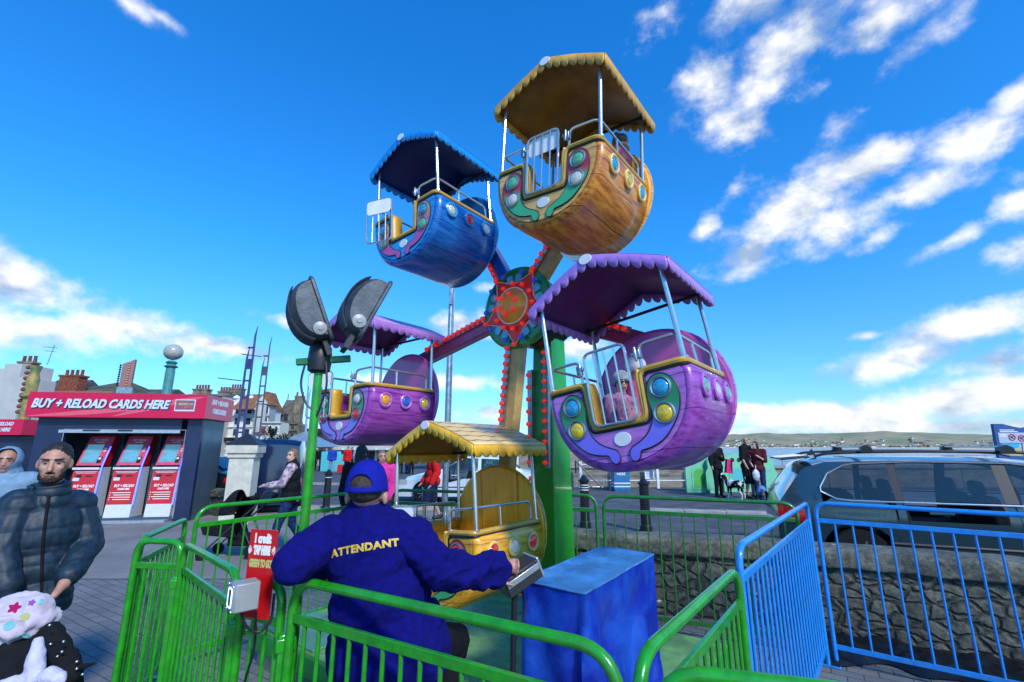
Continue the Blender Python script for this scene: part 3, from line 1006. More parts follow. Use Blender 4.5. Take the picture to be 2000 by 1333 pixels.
def gondola(i, P, swing, colmat, frontmat, discmat, trim, canopy, under, roofm, sw_mats, lens_cols, side_cols, gate, label, jamb, ring_side=None):
    g = bpy.data.objects.new('gondola', None); COL.objects.link(g)
    g.empty_display_size = .1
    g.location = P
    g.rotation_euler = (Matrix.Rotation(-TH, 3, 'Z') @ Matrix.Rotation(-swing, 3, 'Y')).to_euler()
    tag(g, label, 'gondola', 'gondolas of the small ferris wheel')
    # tub shell
    b = MB()
    ys = [(yF, .05), (yF+.008, .028), (yF+.025, .010), (yF+.05, 0), (yF+.3, 0), (yB-.2, 0), (yB-.01, 0)]
    rows = [prof(ins) for _, ins in ys]
    n_ = len(rows[0])
    for (y, _), r in zip(ys, rows):
        b.v += [(x, y, z) for x, z in r]
    for j in range(len(ys)-1):
        for k in range(n_-1):
            b.f.append((j*n_+k, (j+1)*n_+k, (j+1)*n_+k+1, j*n_+k+1))
    b.build('tub', colmat, g, smooth=50, solid=-.022)
    # front panel with the doorway cut out
    dx, dz = .168*K, -.655*K
    out = [(x, z) for x, z in prof(.05)]
    cut = roundpath([Vector((-dx-.018, zr, 0)), Vector((-dx, zr-.03, 0)), Vector((-dx, dz, 0)), Vector((dx, dz, 0)), Vector((dx, zr-.03, 0)), Vector((dx+.018, zr, 0))], .05, 5)
    cut = [(v.x, v.y) for v in cut]
    poly = out + cut
    b = MB().prism(poly, yF-.004, yF+.018, MF)
    b.build('front_panel', frontmat, g, fixn=True)
    # jamb lining the doorway
    path = roundpath([Vector((-dx-.012, 0, zr+.004)), Vector((-dx, 0, zr-.03)), Vector((-dx, 0, dz)), Vector((dx, 0, dz)), Vector((dx, 0, zr-.03)), Vector((dx+.012, 0, zr+.004))], .05, 5)
    b = MB()
    for p in path:
        q = p.copy()
        b.v += [(p.x*.985, yF-.014, p.z+.004), (p.x*.985, yF+.10, p.z+.004)]
    for k in range(len(path)-1):
        b.f.append((2*k, 2*k+1, 2*k+3, 2*k+2))
    b.build('door_jamb', jamb, g, solid=.016)
    # gold rim along the top edge, black piping below it
    rp = [Vector((-Wr, yB-.02, zr)), Vector((-Wr, yF, zr)), Vector((-dx-.01, yF, zr)), Vector((-dx, yF, dz)), Vector((dx, yF, dz)), Vector((dx+.01, yF, zr)), Vector((Wr, yF, zr)), Vector((Wr, yB-.02, zr))]
    rp = roundpath(rp, .045, 5)
    rim = MB().tube([p+Vector((0, 0, .004)) for p in rp], .0175, 8)
    rim.build('rim_trim', trim, g)
    def outw(p):
        q = p.copy()
        q.y = p.y-.004 if abs(p.x) < Wr-.03 else p.y
        if abs(p.x) < dx+.03: q.x += math.copysign(.019, p.x) if abs(p.x) > dx-.03 else 0
        if p.z < zr-.01 or abs(p.x) >= dx-.03: q.z -= .019 if (p.z > zr-.02 or p.z < dz+.05) else 0
        if abs(p.x) > Wr-.06: q.x += math.copysign(.006, p.x)
        return q
    MB().tube([outw(p) for p in rp], .0085, 6).build('piping', BLACK, g)
    # round back board
    Rd = .487*K; zc = -.425*K
    m_ = frame((0, yB, zc), (1,0,0), (0,0,1), (0,-1,0))
    dk = MB().lathe([(Rd-.012, .022), (Rd, .014), (Rd, -.014), (Rd-.012, -.022)], 48, m_).build('back_board', discmat, g, smooth=30)
    rg = [m_ @ Vector(((Rd+.002)*math.cos(2*PI*k/56), (Rd+.002)*math.sin(2*PI*k/56), 0)) for k in range(56)]
    MB().tube(rg, .011, 8, closed=True).build('edge_band', frontmat, dk)
    # bracket joining back board to the wheel arm
    MB().box((0, (yB+0)/2+.02, -.03), (.10, .10, .10)).build('hanger_bracket', GALV, g, bevel=.006)
    # seats and floor
    for s_ in (-1, 1):
        MB().box((s_*.30*K, (yF+yB)/2+.03, -.585*K), (.20*K, (yB-yF)*.78, .03)).build('seat', jamb, g, bevel=.008)
        MB().box((s_*.19*K, (yF+yB)/2+.03, -.68*K), (.015, (yB-yF)*.78, .17*K)).build('seat_front', jamb, g)
    MB().box((0, (yF+yB)/2, -.775*K), (.46*K, (yB-yF)*.86, .015)).build('floor', jamb, g)
    # canopy posts
    for sx in (-1, 1):
        for y in (yF+.03, yB-.04):
            zt = ze+.035
            MB().tube([(sx*Wr*.985, y, zr-.0), (sx*Wr*.965, y, zt)], .0135, 10).tube([(sx*Wr*.985, y, zr+.012), (sx*Wr*.985, y, zr+.022)], .024, 10).build('canopy_post', CHROME, g)
    # handrails
    hr = .155*K
    for sx in (-1, 1):
        x0 = sx*(dx+.025)
        p = [Vector((x0, yF+.01, zr)), Vector((x0, yF+.01, zr+hr)), Vector((sx*(Wr-.02), yF+.03, zr+hr+.008)), Vector((sx*(Wr-.022), yB-.09, zr+hr)), Vector((sx*(Wr-.022), yB-.09, zr))]
        mb = MB().tube(roundpath(p, .05, 5), .0095, 8)
        mb.tube([(sx*(Wr-.015), (yF+yB)/2-.08, zr), (sx*(Wr-.02), (yF+yB)/2-.08, zr+hr)], .008, 8)
        mb.build('handrail', CHROME, g)
        MB().box((x0, yF-.004, zr+hr*.62), (.028, .035, .05)).box((x0-sx*.02, yF-.02, zr+hr*.62), (.03, .014, .022)).tube([(x0-sx*.012, yF-.02, zr+hr*.35), (x0-sx*.012, yF-.02, zr+hr*.9)], .009, 8).build('gate_hinge' if sx < 0 else 'gate_latch', GALV, g, bevel=.003)
    # gate: chrome frame, upright bars and a white plate
    gw, g0, g1 = .27*K, -.645*K, -.20*K
    pts = [Vector((0, 0, g0)), Vector((gw, 0, g0)), Vector((gw, 0, g1)), Vector((0, 0, g1))]
    fr = roundpath(pts+[pts[0]], .04, 5, closed=False)
    loop = roundpath([(pts[0]+pts[1])/2, pts[1], pts[2], pts[3], pts[0], (pts[0]+pts[1])/2], .045, 5)
    ang = {'closed': 0, 'open': math.radians(-158)}[gate]
    MG = Matrix.Translation((-dx+.022, yF-.022, 0)) @ Matrix.Rotation(ang, 4, 'Z')
    gt = MB().tube(loop, .0085, 8)
    for k in range(3):
        x = gw*(k+1)/4
        gt.tube([(x, 0, g0+.005), (x, 0, g1-.005)], .0055, 6)
    go = gt.xf(MG).build('gate', CHROME, g)
    h = (g1-g0)
    pl = roundpath([Vector((gw*.5, 0, g1-.006)), Vector((.008, 0, g1-.006)), Vector((.008, 0, g1-h*.34)), Vector((gw-.008, 0, g1-h*.34)), Vector((gw-.008, 0, g1-.006)), Vector((gw*.5, 0, g1-.006))], .035, 4)
    pl = [(v.x, v.z) for v in pl[:-1]]
    if i != 0: MB().prism(pl, .008, .012, MF).xf(MG).build('gate_plate', WHITEP, go, fixn=True)
    # painted scrolls with their lamps, and the white oval
    for sx in (-1, 1):
        pp = [(sx*x*K, z*K) for x, z in SWP]
        if sx < 0: pp = pp[::-1]
        so_ = MB().prism(pp, yF-.0125, yF-.004, MF).build('painted_scroll', sw_mats, g, fixn=True)
        ol = [Vector((x, yF-.009, z)) for x, z in scale_poly(pp, .0035)]
        MB().tube(ol, .0038, 5, closed=True).build('outline', BLACK, so_)
        for (lx, lz), c_ in zip(LENSPOS, lens_cols):
            lens(so_, (sx*lx*K, yF-.0125, lz*K), (0, -1, 0), c_, .046*K)
    m_ = frame((0, yF-.005, -.735*K), (1,0,0), (0,0,1), (0,-1,0))
    ov = MB().lathe([(.052, 0), (.05, .004)], 28, m_ @ Matrix.Diagonal((.95, .72, 1, 1)))
    ov.build('oval_badge', WHITEP, g)
    # portholes lamps along both sides
    for sx in (-1, 1):
        for k in range(3):
            y = yF+(yB-yF)*(.2+.3*k)
            z = -.515*K
            x = sx*(.466*K)
            lens(g, (x, y, z), (sx, 0, -.06), side_cols[k], .047*K, ringmat=TRIML if i in (1, 4) else frontmat, rw=.012)
    # canopy: gabled roof, scalloped valance on all four sides
    b = MB()
    nr = 8
    def rz(x):
        t = 1-abs(x)/Wc
        return ze+(za-ze)*t + .012*math.sin(PI*t)
    xs = [Wc*(-1+2*k/(2*nr)) for k in range(2*nr+1)]
    for y in (cF, cB):
        b.v += [(x, y, rz(x)) for x in xs]
    L_ = len(xs)
    for k in range(L_-1):
        b.f.append((k, k+1, L_+k+1, L_+k))
    cp_ = b.build('canopy', roofm, g, smooth=25)
    md = cp_.modifiers.new('Solidify', 'SOLIDIFY'); md.thickness = .022; md.offset = 1
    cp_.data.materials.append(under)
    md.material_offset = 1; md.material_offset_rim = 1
    b.v = []; b.f = []
    vd = .086
    for y in (cF-.003, cB+.003):
        for sx in (-1, 1):
            pts_ = [(sx*Wc*(1-k/4), y, rz(Wc*(1-k/4))+.02) for k in range(5)]
            # along the slope, following its curve
            seg = 8; n = 7; N = n*seg; vs = []; fs = []
            for q in range(N+1):
                t = q/N; x = sx*Wc*(1-t); z = rz(x)+.018
                d = vd*(.50+.50*abs(math.sin(PI*((q % seg)/seg)))**.5) if q % seg else vd*.5
                vs += [(x, y, z), (x, y, z-d*.5), (x, y, z-d)]
            for q in range(N):
                for k in (0, 1):
                    fs.append((q*3+k, q*3+k+1, q*3+k+4, q*3+k+3))
            b.add(vs, fs)
    for sx in (-1, 1):
        scallops(b, (sx*(Wc+.003), cF, ze+.018), (sx*(Wc+.003), cB, ze+.018), vd, 10)
    vo = b.build('valance', canopy, cp_, smooth=50)
    md = vo.modifiers.new('Solidify', 'SOLIDIFY'); md.thickness = .012; md.offset = 0
    m_ = frame((0, cF-.012, za-.012), (1,0,0), (0,0,1), (0,-1,0))
    MB().lathe([(.045, 0), (.043, .005)], 28, m_ @ Matrix.Diagonal((.95, .72, 1, 1))).build('oval_badge', WHITEP, g)
    # cross bars under the roof
    MB().box((0, cB-.14, ze+.01), (Wc*1.9, .016, .018)).build('roof_beam', BLACK, g)
    bpy.context.view_layer.update()
    return g

phi = -.4016
DA = [.0159, .0156, -.0389, .0256, -.0182]
DR = [-.0557, .0076, -.0432, .021, .0703]
SWG = [.1538, -.0534, .0774, .0212, .0716]
def armend(i):
    a = phi+i*2*PI/5+DA[i]; r = (1.466+DR[i])*K
    return HUB+WV*(r*math.cos(a))+ZV*(r*math.sin(a)), a, r

GOLD = M('gold trim paint', (.66, .38, .06), .35, var=.12, scale=14, dirt=.4)
GOLD_IN = M('mustard interior paint', (.74, .40, .02), .4, var=.15, scale=6, dirt=.25)
PUR = wood_mat('purple wood paint', (.36, .085, .42), (.28, .045, .34), (.13, .015, .17), line=(.05, .0, .07))
PURF = wood_mat('purple front paint', (.50, .18, .58), (.42, .13, .50), (.31, .08, .40), 'x', line=(.12, .02, .17))
PURD = M('purple gloss board', (.55, .09, .36), .12, var=.12, scale=4, coat=.5)
PURC = M('lilac canopy paint', (.42, .20, .62), .3, var=.08, scale=10, coat=.3)
PURU = M('shaded purple canopy underside', (.14, .018, .16), .5, var=.1)  # dark version of the canopy colour, shade under the roof painted in
PURR = roof_mat('lilac canopy top', (.50, .34, .62), (.42, .25, .55), (.25, .12, .35))
BLU = wood_mat('blue wood paint', (.015, .20, .60), (.006, .12, .45), (.003, .05, .28), line=(.0, .02, .12))
BLUF = wood_mat('blue front paint', (.03, .36, .70), (.02, .28, .62), (.01, .20, .52), 'x', line=(.01, .12, .35))
BLUD = M('blue gloss board', (.01, .13, .35), .1, var=.12, scale=4, coat=1)
BLUC = M('blue canopy paint', (.01, .27, .72), .3, var=.08, scale=10, coat=.3)
BLUU = M('shaded blue canopy underside', (.004, .02, .14), .5, var=.1)  # canopy blue darkened, underside shade put into the colour
BLUR = roof_mat('blue canopy top', (.03, .3, .72), (.02, .22, .6), (.01, .1, .3))
WOO = wood_mat('brown wood paint', (.74, .32, .03), (.52, .15, .01), (.24, .05, .004), line=(.06, .015, .002))
WOOF = wood_mat('light wood paint', (.80, .50, .15), (.70, .38, .09), (.55, .25, .04), 'x', line=(.3, .14, .03))
WOOD_ = wood_mat('varnished pine board', (1.0, .47, .02), (.96, .38, .012), (.84, .27, .008), 'z', line=(.4, .14, .01))
WOOY = wood_mat('yellow wood paint', (.88, .50, .05), (.78, .37, .02), (.55, .20, .01), line=(.25, .09, .01))
WOOYF = wood_mat('yellow front paint', (.75, .45, .07), (.66, .34, .03), (.48, .2, .02), 'x', line=(.25, .1, .02))
YELC = M('yellow canopy paint', (.90, .50, .03), .35, var=.15, scale=9, coat=.2)
TANC = M('tan canopy paint', (.74, .40, .06), .4, var=.15, scale=9, dirt=.2)
YELU = M('shaded yellow canopy underside', (.36, .17, .012), .6, var=.2, scale=5)  # canopy yellow darkened to paint in the shade beneath
YELR = roof_mat('cream shingle top', (.78, .60, .32), (.66, .46, .2), (.25, .12, .04))

swp = grad_mat('scroll green to violet', (.16, .13, .72), (.01, .22, .07), -.66, -.55)
swb = grad_mat('scroll pink to orange', (.50, .08, .30), (.62, .30, .10), -.66, -.45)
swy = grad_mat('scroll green to crimson', (.06, .42, .16), (.45, .03, .05), -.62, -.53)
LB = (.02, .30, .55); LY = (.62, .48, .02); LG = (.10, .42, .22); LR = (.65, .015, .01); LC = (.55, .6, .55); LO = (.8, .34, .01); LBL = (.01, .12, .6)

specs = [
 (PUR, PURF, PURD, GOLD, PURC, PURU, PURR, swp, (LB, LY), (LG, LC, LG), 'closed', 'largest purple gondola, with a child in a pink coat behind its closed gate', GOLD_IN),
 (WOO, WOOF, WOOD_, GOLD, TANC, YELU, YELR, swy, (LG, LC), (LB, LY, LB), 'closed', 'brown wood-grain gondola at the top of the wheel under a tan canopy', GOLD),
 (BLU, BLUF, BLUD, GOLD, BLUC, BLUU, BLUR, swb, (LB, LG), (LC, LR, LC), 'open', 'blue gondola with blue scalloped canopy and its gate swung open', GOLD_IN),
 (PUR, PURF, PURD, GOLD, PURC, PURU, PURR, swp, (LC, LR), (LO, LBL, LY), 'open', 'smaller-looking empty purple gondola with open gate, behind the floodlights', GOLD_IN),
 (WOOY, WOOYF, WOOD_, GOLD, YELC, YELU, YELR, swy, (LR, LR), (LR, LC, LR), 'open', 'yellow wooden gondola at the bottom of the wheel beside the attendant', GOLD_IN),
]
GON = []
for i, sp in enumerate(specs):
    P, a, r = armend(i)
    GON.append(gondola(i, P, SWG[i], *sp))

# ---- the frame of the wheel: hub, arms, tower, deck
fw = bpy.data.objects.new('ferris_wheel', None); COL.objects.link(fw)
fw.location = (HUB.x, HUB.y, 0)
tag(fw, 'five-armed kiddie ferris wheel frame with bulb-studded hub on a green tower and deck', 'ferris wheel')
fw_inv = Matrix.Translation((-HUB.x, -HUB.y, 0))
GRN = M('green tower paint', (.02, .34, .03), .3, var=.12, scale=3, coat=.3, dirt=.12)
GRND = M('dark green hub paint', (.015, .24, .03), .2, var=.15, scale=5, coat=.6)
armm = [M('plum arm paint', (.38, .05, .16), .3, var=.1, coat=.4), M('tan arm paint', (.58, .37, .11), .4, var=.12, dirt=.3),
        M('blue arm paint', (.005, .10, .42), .25, var=.08, coat=.5)]
acol = [armm[0], armm[1], armm[2], armm[0], armm[1]]
LIFT = fw_inv @ MW
def wf(mb): return mb.xf(LIFT)
bulb_me = MB().ell((0, 0, .022), .0225, 12, 8).tube([(0,0,-.004), (0,0,.012)], .012, 8).mesh('bulb')
bulb_me.materials.append(REDG)
bulb_blue = MB().ell((0, 0, .024), .0235, 12, 8).tube([(0,0,-.004), (0,0,.012)], .012, 8).mesh('bulb')
bulb_blue.materials.append(BLUEG)
def bulb(parent, pos, nrm, me=bulb_me):
    o = bpy.data.objects.new('bulb', me); COL.objects.link(o); o.parent = parent
    nrm = Vector(nrm).normalized(); xa = nrm.orthogonal().normalized()
    o.matrix_local = frame(pos, xa, nrm.cross(xa), nrm)
    return o
for i in range(5):
    P, a, r = armend(i)
    d = Vector((math.cos(a), math.sin(a), 0)); q = Vector((-d.y, d.x, 0))
    b = MB()
    s0, s1 = .12, r+.03
    w0, w1 = .085, .062
    z0, z1 = -.075, .03
    c8 = [d*s0-q*w0, d*s1-q*w1, d*s1+q*w1, d*s0+q*w0]
    b.v = [tuple(c+Vector((0, 0, z))) for z in (z0, z1) for c in c8]
    b.f = [(3,2,1,0), (4,5,6,7), (0,1,5,4), (1,2,6,5), (2,3,7,6), (3,0,4,7)]
    arm = wf(b).build('arm', acol[i], fw, bevel=.012)
    # bulb strip standing off the front of the arm
    sgn = {0: 1, 1: 1, 2: 1, 3: -1, 4: -1}[i]
    off = q*(sgn*.048)
    m0_ = (d*.36+d*(r-.20))/2+off+Vector((0, 0, .040)); b = MB().box(m0_, (r-.56, .052, .022), (0, 0, a))
    wf(b).build('bulb_strip', GALV, arm)
    n = 13 if i in (3, 4) else 12
    for k in range(n):
        s_ = .38+(r-.22-.40)*k/(n-1)
        bulb(arm, LIFT @ (d*s_+off+Vector((0, 0, .050))), NV)
# hub drum
b = MB().lathe([(.30, -.30), (.33, -.28), (.33, -.10), (.36, -.08)], 40)
wf(b).build('hub_drum', M('dark hub housing', (.012, .02, .015), .4, var=.2), fw, smooth=30)
b = MB().lathe([(.20, -.04), (.37, -.035), (.385, .01), (.385, .03), (.36, .045), (.2, .055)], 56)
hubd = wf(b).build('hub_disc', GRND, fw, smooth=25)
WH = M('white line paint', (.8, .8, .76), .4, var=0)
REDP = M('red star paint', (.88, .03, .012), .35, var=.10, scale=7, coat=.2)
wf(MB().lathe([(.245, .048), (.24, .058)], 40)).build('red_ring', REDP, hubd)
star = []
for i in range(5):
    a = phi+i*2*PI/5+PI/30
    star += [(.355*math.cos(a), .355*math.sin(a)), (.225*math.cos(a+.16*PI), .225*math.sin(a+.16*PI)), (.225*math.cos(a+.24*PI), .225*math.sin(a+.24*PI))]
wf(MB().prism(star, .053, .062)).build('star', REDP, hubd, fixn=True)
wf(MB().tube([Vector((x, y, .060)) for x, y in star], .005, 5, closed=True)).build('star_outline', WH, hubd)
LTB = M('light blue panel paint', (.16, .50, .68), .2, var=.2, scale=8, coat=.6)
for i in range(5):
    for s_ in (-1, 1):
        a = phi+i*2*PI/5+PI/30+PI/5+s_*.18
        m_ = Matrix.Rotation(a, 4, 'Z')
        pl = [(.235, -.030), (.300, -.036), (.312, 0), (.300, .036), (.235, .030)]
        wf(MB().prism(pl, .05, .066, m_)).build('blue_panel', LTB, hubd, fixn=True)
        p = m_ @ Vector((.31, s_*.05, .07)); bulb(hubd, LIFT @ p, NV, bulb_blue)
OR = M('orange dome paint', (1, .20, .01), .4, var=.35, scale=9, coat=.15, col2=(1, .38, .02))
wf(MB().lathe([(.175, .05), (.17, .085), (.155, .12), (.12, .15), (.07, .168), (.0, .175)], 40)).build('hub_dome', OR, fw, smooth=50)
wf(MB().lathe([(.205, .055), (.20, .075), (.18, .08)], 44)).build('dome_base', REDP, fw)
wf(MB().tube([Vector((.166*math.cos(t), .166*math.sin(t), .107)) for t in [2*PI*k/48 for k in range(48)]], .006, 6, closed=True)).build('dome_ring', WH, fw)
for k in range(12):
    t = 2*PI*k/12
    bulb(fw, LIFT @ Vector((.205*math.cos(t), .205*math.sin(t), .075)), NV+WV*math.cos(t)*.3+ZV*math.sin(t)*.3)
for k in range(6):
    t = 2*PI*k/6+.3
    bulb(fw, LIFT @ Vector((.085*math.cos(t), .085*math.sin(t), .158)), NV+WV*math.cos(t)*.3+ZV*math.sin(t)*.3)
for i in range(5):
    a = phi+i*2*PI/5+PI/30
    bulb(fw, LIFT @ Vector((.35*math.cos(a), .35*math.sin(a), .06)), NV)
# tower behind the wheel (wheel frame: z negative is behind)
def tw(a, b_, z): return Vector((a, z-HUB.z, -b_))
b = MB()
lv = [(.16, .145, .30, .66), (1.7, .1225, .345, .63), (3.12, .10, .385, .60)]
for z, h, b0, b1 in lv:
    b.v += [tuple(tw(-h, b0, z)), tuple(tw(h, b0, z)), tuple(tw(h, b1, z)), tuple(tw(-h, b1, z))]
for j in range(2):
    for k in range(4):
        l = (k+1) % 4
        b.f.append((j*4+k, j*4+l, j*4+4+l, j*4+4+k))
b.f += [(0, 1, 2, 3), (8, 9, 10, 11)]
twr = wf(b).build('tower', GRN, fw, bevel=.01, fixn=True)
for a_, z0, z1, n in ((.065, 1.55, 2.55, 12), (-.115, 1.55, 2.35, 8)):
    st = MB().box((a_, (z0+z1)/2-HUB.z, -.335), (.06, z1-z0+.1, .022)).box((a_+.032, (z0+z1)/2-HUB.z, -.325), (.008, z1-z0+.1, .05))
    wf(st).build('bulb_strip', GALV, twr)
    for k in range(n):
        bulb(twr, LIFT @ Vector((a_, z0+(z1-z0)*k/(n-1)-HUB.z, -.32)), NV*1-WV*.2)
wf(MB().lathe([(.06, -.62), (.06, -.02)], 20)).build('axle', GALV, fw)
wf(MB().lathe([(.20, -.64), (.24, -.60), (.24, -.36), (.20, -.32)], 32)).build('motor_housing', M('dark hub housing', (.012, .02, .015), .4), fw, smooth=30)
# deck
DKM = M('green deck paint', (.02, .32, .05), .45, var=.2, scale=4, bump=.2, bscale=40, dirt=.3)
DKT = M('pale green deck top', (.20, .44, .12), .5, var=.25, scale=6, bump=.5, bscale=70, dirt=.5)
def deck(a0, a1, b0, b1, z0, z1):
    """b measured towards the viewer's side of the wheel"""
    return MB().box(((a0+a1)/2, (z0+z1)/2-HUB.z, (b0+b1)/2), (a1-a0, z1-z0, b1-b0))
wf(deck(-1.75, 1.35, -.78, 1.22, .10, .245)).build('deck', DKM, fw, bevel=.01)
wf(deck(-1.74, 1.34, -.77, 1.21, .245, .2575)).build('deck_plate', DKT, fw)
wf(deck(-1.72, 1.32, 1.16, 1.20, .0, .10).add(*(lambda m: (m.v, m.f))(deck(-1.72, 1.32, -.7, -.66, .0, .10)))).build('deck_frame', GALV, fw)
TR = M('tread plate', (.12, .33, .20), .4, .1, var=.2, scale=5, bump=.8, bscale=90, dirt=.4)
wf(deck(-1.70, -.95, .72, 1.19, .258, .275)).build('tread_plate', TR, fw, bevel=.004)
# ================================================================== OBJECTS NEAR THE RIDE
# blue covered box
TARP = M('blue tarpaulin', (.010, .09, .52), .30, var=.25, scale=2.6, bump=.35, bscale=14, bdist=.02, coat=.15, col2=(.004, .022, .33), thr=(.40, .60))  # lighter colour patches painted in as highlights on the folds
TARPT = M('paler blue tarpaulin top', (.05, .24, .58), .45, var=.25, scale=5, bump=.3, bscale=20, bdist=.01, dirt=.2)  # top and seam piping paler than the hanging sides
cA, cN, cR, cBk = Vector((.053, 2.66, 0)), Vector((.352, 2.47, 0)), Vector((.92, 3.25, 0)), Vector((.62, 3.44, 0))
t = thing('covered_machine', 'box-shaped machine under a creased royal blue cover beside the attendant', 'covered machine', cN, 0)
def tarp():
    b = MB()
    cor = [cA-cN, Vector((0, 0, 0)), cR-cN, cBk-cN]
    hts = [1.00, .985, 1.0, 1.01]
    per = []
    for i in range(4):
        p, q = cor[i], cor[(i+1) % 4]
        hp, hq = hts[i], hts[(i+1) % 4]
        n = 44 if (q-p).length > .6 else 18
        for k in range(n):
            per.append((p.lerp(q, k/n), hp+(hq-hp)*k/n, (q-p).normalized(), k/n, (q-p).length, i))
    ctr = sum(cor, Vector())/4
    N = len(per); rows = 36
    for r_ in range(rows+1):
        f = r_/rows                     # 0 top, 1 floor
        for (p, h, d, s_, L_, i) in per:
            nrm = Vector((d.y, -d.x, 0))
            if (p-ctr).dot(nrm) < 0: nrm = -nrm
            z = h*(1-f)
            # hanging folds: from the top corners down and in, with slack between
            amp = .05*min(1, f*2.2)
            fold = amp*math.sin(18*s_*L_+4*noise.noise(Vector((s_*2, f*2, i)))+f*2.2)*(.4+.6*noise.noise(Vector((p.x*3, p.y*3, z*2.5+i)))+.25)
            sag = -.03*math.sin(PI*min(1, s_))*math.exp(-((f-.25)/.22)**2)*(1 if L_ > .6 else .5)
            swag = .02*math.sin(9*abs(s_-.5)+f*9)*math.exp(-((f-.35)/.3)**2) if L_ > .6 else 0
            edge = .006*noise.noise(Vector((p.x*14, p.y*14, z*6)))
            rnd_ = min(1, min(s_, 1-s_)*L_/.03)
            q = p+nrm*((fold+sag+swag)*rnd_+edge+.02*f)
            b.v.append((q.x, q.y, z+ (0.006*noise.noise(p*9) if f < .02 else 0)))
    for r_ in range(rows):
        for k in range(N):
            l = (k+1) % N
            b.f.append((r_*N+k, r_*N+l, (r_+1)*N+l, (r_+1)*N+k))
    return b, cor, hts, N
b, cor, hts, N = tarp()
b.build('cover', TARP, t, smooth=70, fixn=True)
b2 = MB()
def topf(u, v):
    p = (cor[0].lerp(cor[3], u)).lerp(cor[1].lerp(cor[2], u), v)
    h = (hts[0]*(1-u)+hts[3]*u)*(1-v)+(hts[1]*(1-u)+hts[2]*u)*v
    w = min(u, 1-u, v, 1-v)
    return (p.x, p.y, h+.003+ .010*noise.noise(Vector((p.x*6, p.y*6, 0)))*min(1, w*12) - .014*min(1, w*5)+.004*noise.noise(Vector((p.x*25, p.y*25, 3))))
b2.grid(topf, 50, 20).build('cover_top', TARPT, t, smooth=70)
pl = [Vector((cor[i].x, cor[i].y, hts[i]+.001)) for i in range(4)]
sm = []
for i in range(4):
    for k in range(14):
        p = pl[i].lerp(pl[(i+1) % 4], k/14); sm.append(p+Vector((noise.noise(p*20)*.004, noise.noise(p*23)*.004, noise.noise(p*17)*.003)))
MB().tube(sm, .0065, 6, closed=True).build('seam_piping', TARPT, t)

# control box with sloping face on a stand, attendant's hand rests on it
GREYP = M('grey enclosure plastic', (.30, .31, .31), .4, var=.06, bump=.1)
DARKP = M('dark control panel', (.03, .032, .036), .35, var=.1)
MOLD = M('bright aluminium', (.7, .72, .72), .3, .8, var=.1, bump=.1)
cp0 = A(1012, 1128, 2.42)
t = thing('control_box', 'grey ride control box with a dark sloping face under the attendant\'s hand', 'control box', (cp0.x, cp0.y, 0), math.radians(28))
Z0 = cp0.z
R_ = Matrix.Rotation(math.radians(-24), 3, 'Y')
MB().box((0, 0, Z0), (.19, .13, .075), R_).build('housing', DARKP, t, bevel=.006)
MB().box(Vector((0, 0, Z0))+R_ @ Vector((0, -.0, .043)), (.185, .128, .014), R_).build('top_plate', DARKP, t, bevel=.003)
MB().box(Vector((0, 0, Z0))+R_ @ Vector((.098, 0, .008)), (.012, .136, .10), R_).build('end_cheek', MOLD, t, bevel=.003)
MB().box(Vector((0, 0, Z0))+R_ @ Vector((0, -.067, .022)), (.18, .008, .028), R_).build('trim_strip', MOLD, t, bevel=.002)
for k, c in enumerate(((.6, .02, .02), (.02, .4, .06))):
    m_ = R_.to_4x4(); m_.translation = Vector((0, 0, Z0))+R_ @ Vector((-.045+.05*k, .02, .05))
    MB().lathe([(.012, 0), (.012, .008), (.009, .012)], 16, m_).build('push_button', M('button %d' % k, c, .3, var=0), t)
MB().tube([(-.02, .0, Z0-.04), (-.03, .01, .35), (-.05, .02, 0)], .014, 10).build('stand', BLACK, t)
MB().lathe([(.11, 0), (.10, .02), (.02, .03)], 24, Matrix.Translation((-.05, .02, 0))).build('stand_base', BLACK, t)
cb = [Vector((.02, .03, Z0-.04)), Vector((.07, .05, Z0-.12)), Vector((.05, .04, Z0-.22)), Vector((.0, .05, Z0-.3)), Vector((.02, .03, .3)), Vector((.1, .06, .02))]
MB().tube(roundpath(cb, .05, 5), .006, 6).build('cable', BLACK, t)

# card reader: grey box with lit surround, and the red sign behind it
REDS = M('red sign board', (.62, .006, .008), .3, var=.08, scale=6, coat=.3)
WLET = M('white sign lettering', (.85, .85, .83), .4, var=0)
YLET = M('yellow green sign lettering', (.50, .52, .16), .4, var=0)
sp0 = A(508, 1120, 2.13)
sgn = thing('tap_sign', 'upright red sign reading 1 credit TAP HERE fixed behind the card reader', 'sign', (sp0.x, sp0.y, 0), math.radians(-16))
zc_ = sp0.z
MB().box((0, 0, zc_), (.140, .006, .345)).build('board', REDS, sgn, bevel=.001)
FS = frame((0, -.004, zc_), (1, 0, 0), (0, 0, 1))
def sign_txt(s, size, x, z, mat, name='lettering', xs=.62, off=.006, parent=sgn, sh=0):
    mb = text_mb(s, size, shear=sh, offset=off*size/.05*.5, extrude=.0008, xs=xs)
    return mb.xf(FS @ Matrix.Translation((x, z, 0))).build(name, mat, parent, smooth=0)
sign_txt('1 credit', .050, -.002, .135, WLET, xs=.56)
sign_txt('TAP HERE', .046, 0, .088, WLET, xs=.42, off=.008)
sign_txt('GREEN TO GO!', .040, 0, .036, YLET, xs=.42)
b = MB()
for sx in (-1, 1):
    for k in range(3):
        r_ = .010+.007*k
        b.tube([Vector((sx*(.046+r_*math.cos(a)*.9), -.005, zc_+.090+r_*math.sin(a))) for a in [-.75+1.5*q/8 for q in range(9)]], .0016, 5)
b.build('wave_symbol', WLET, sgn)
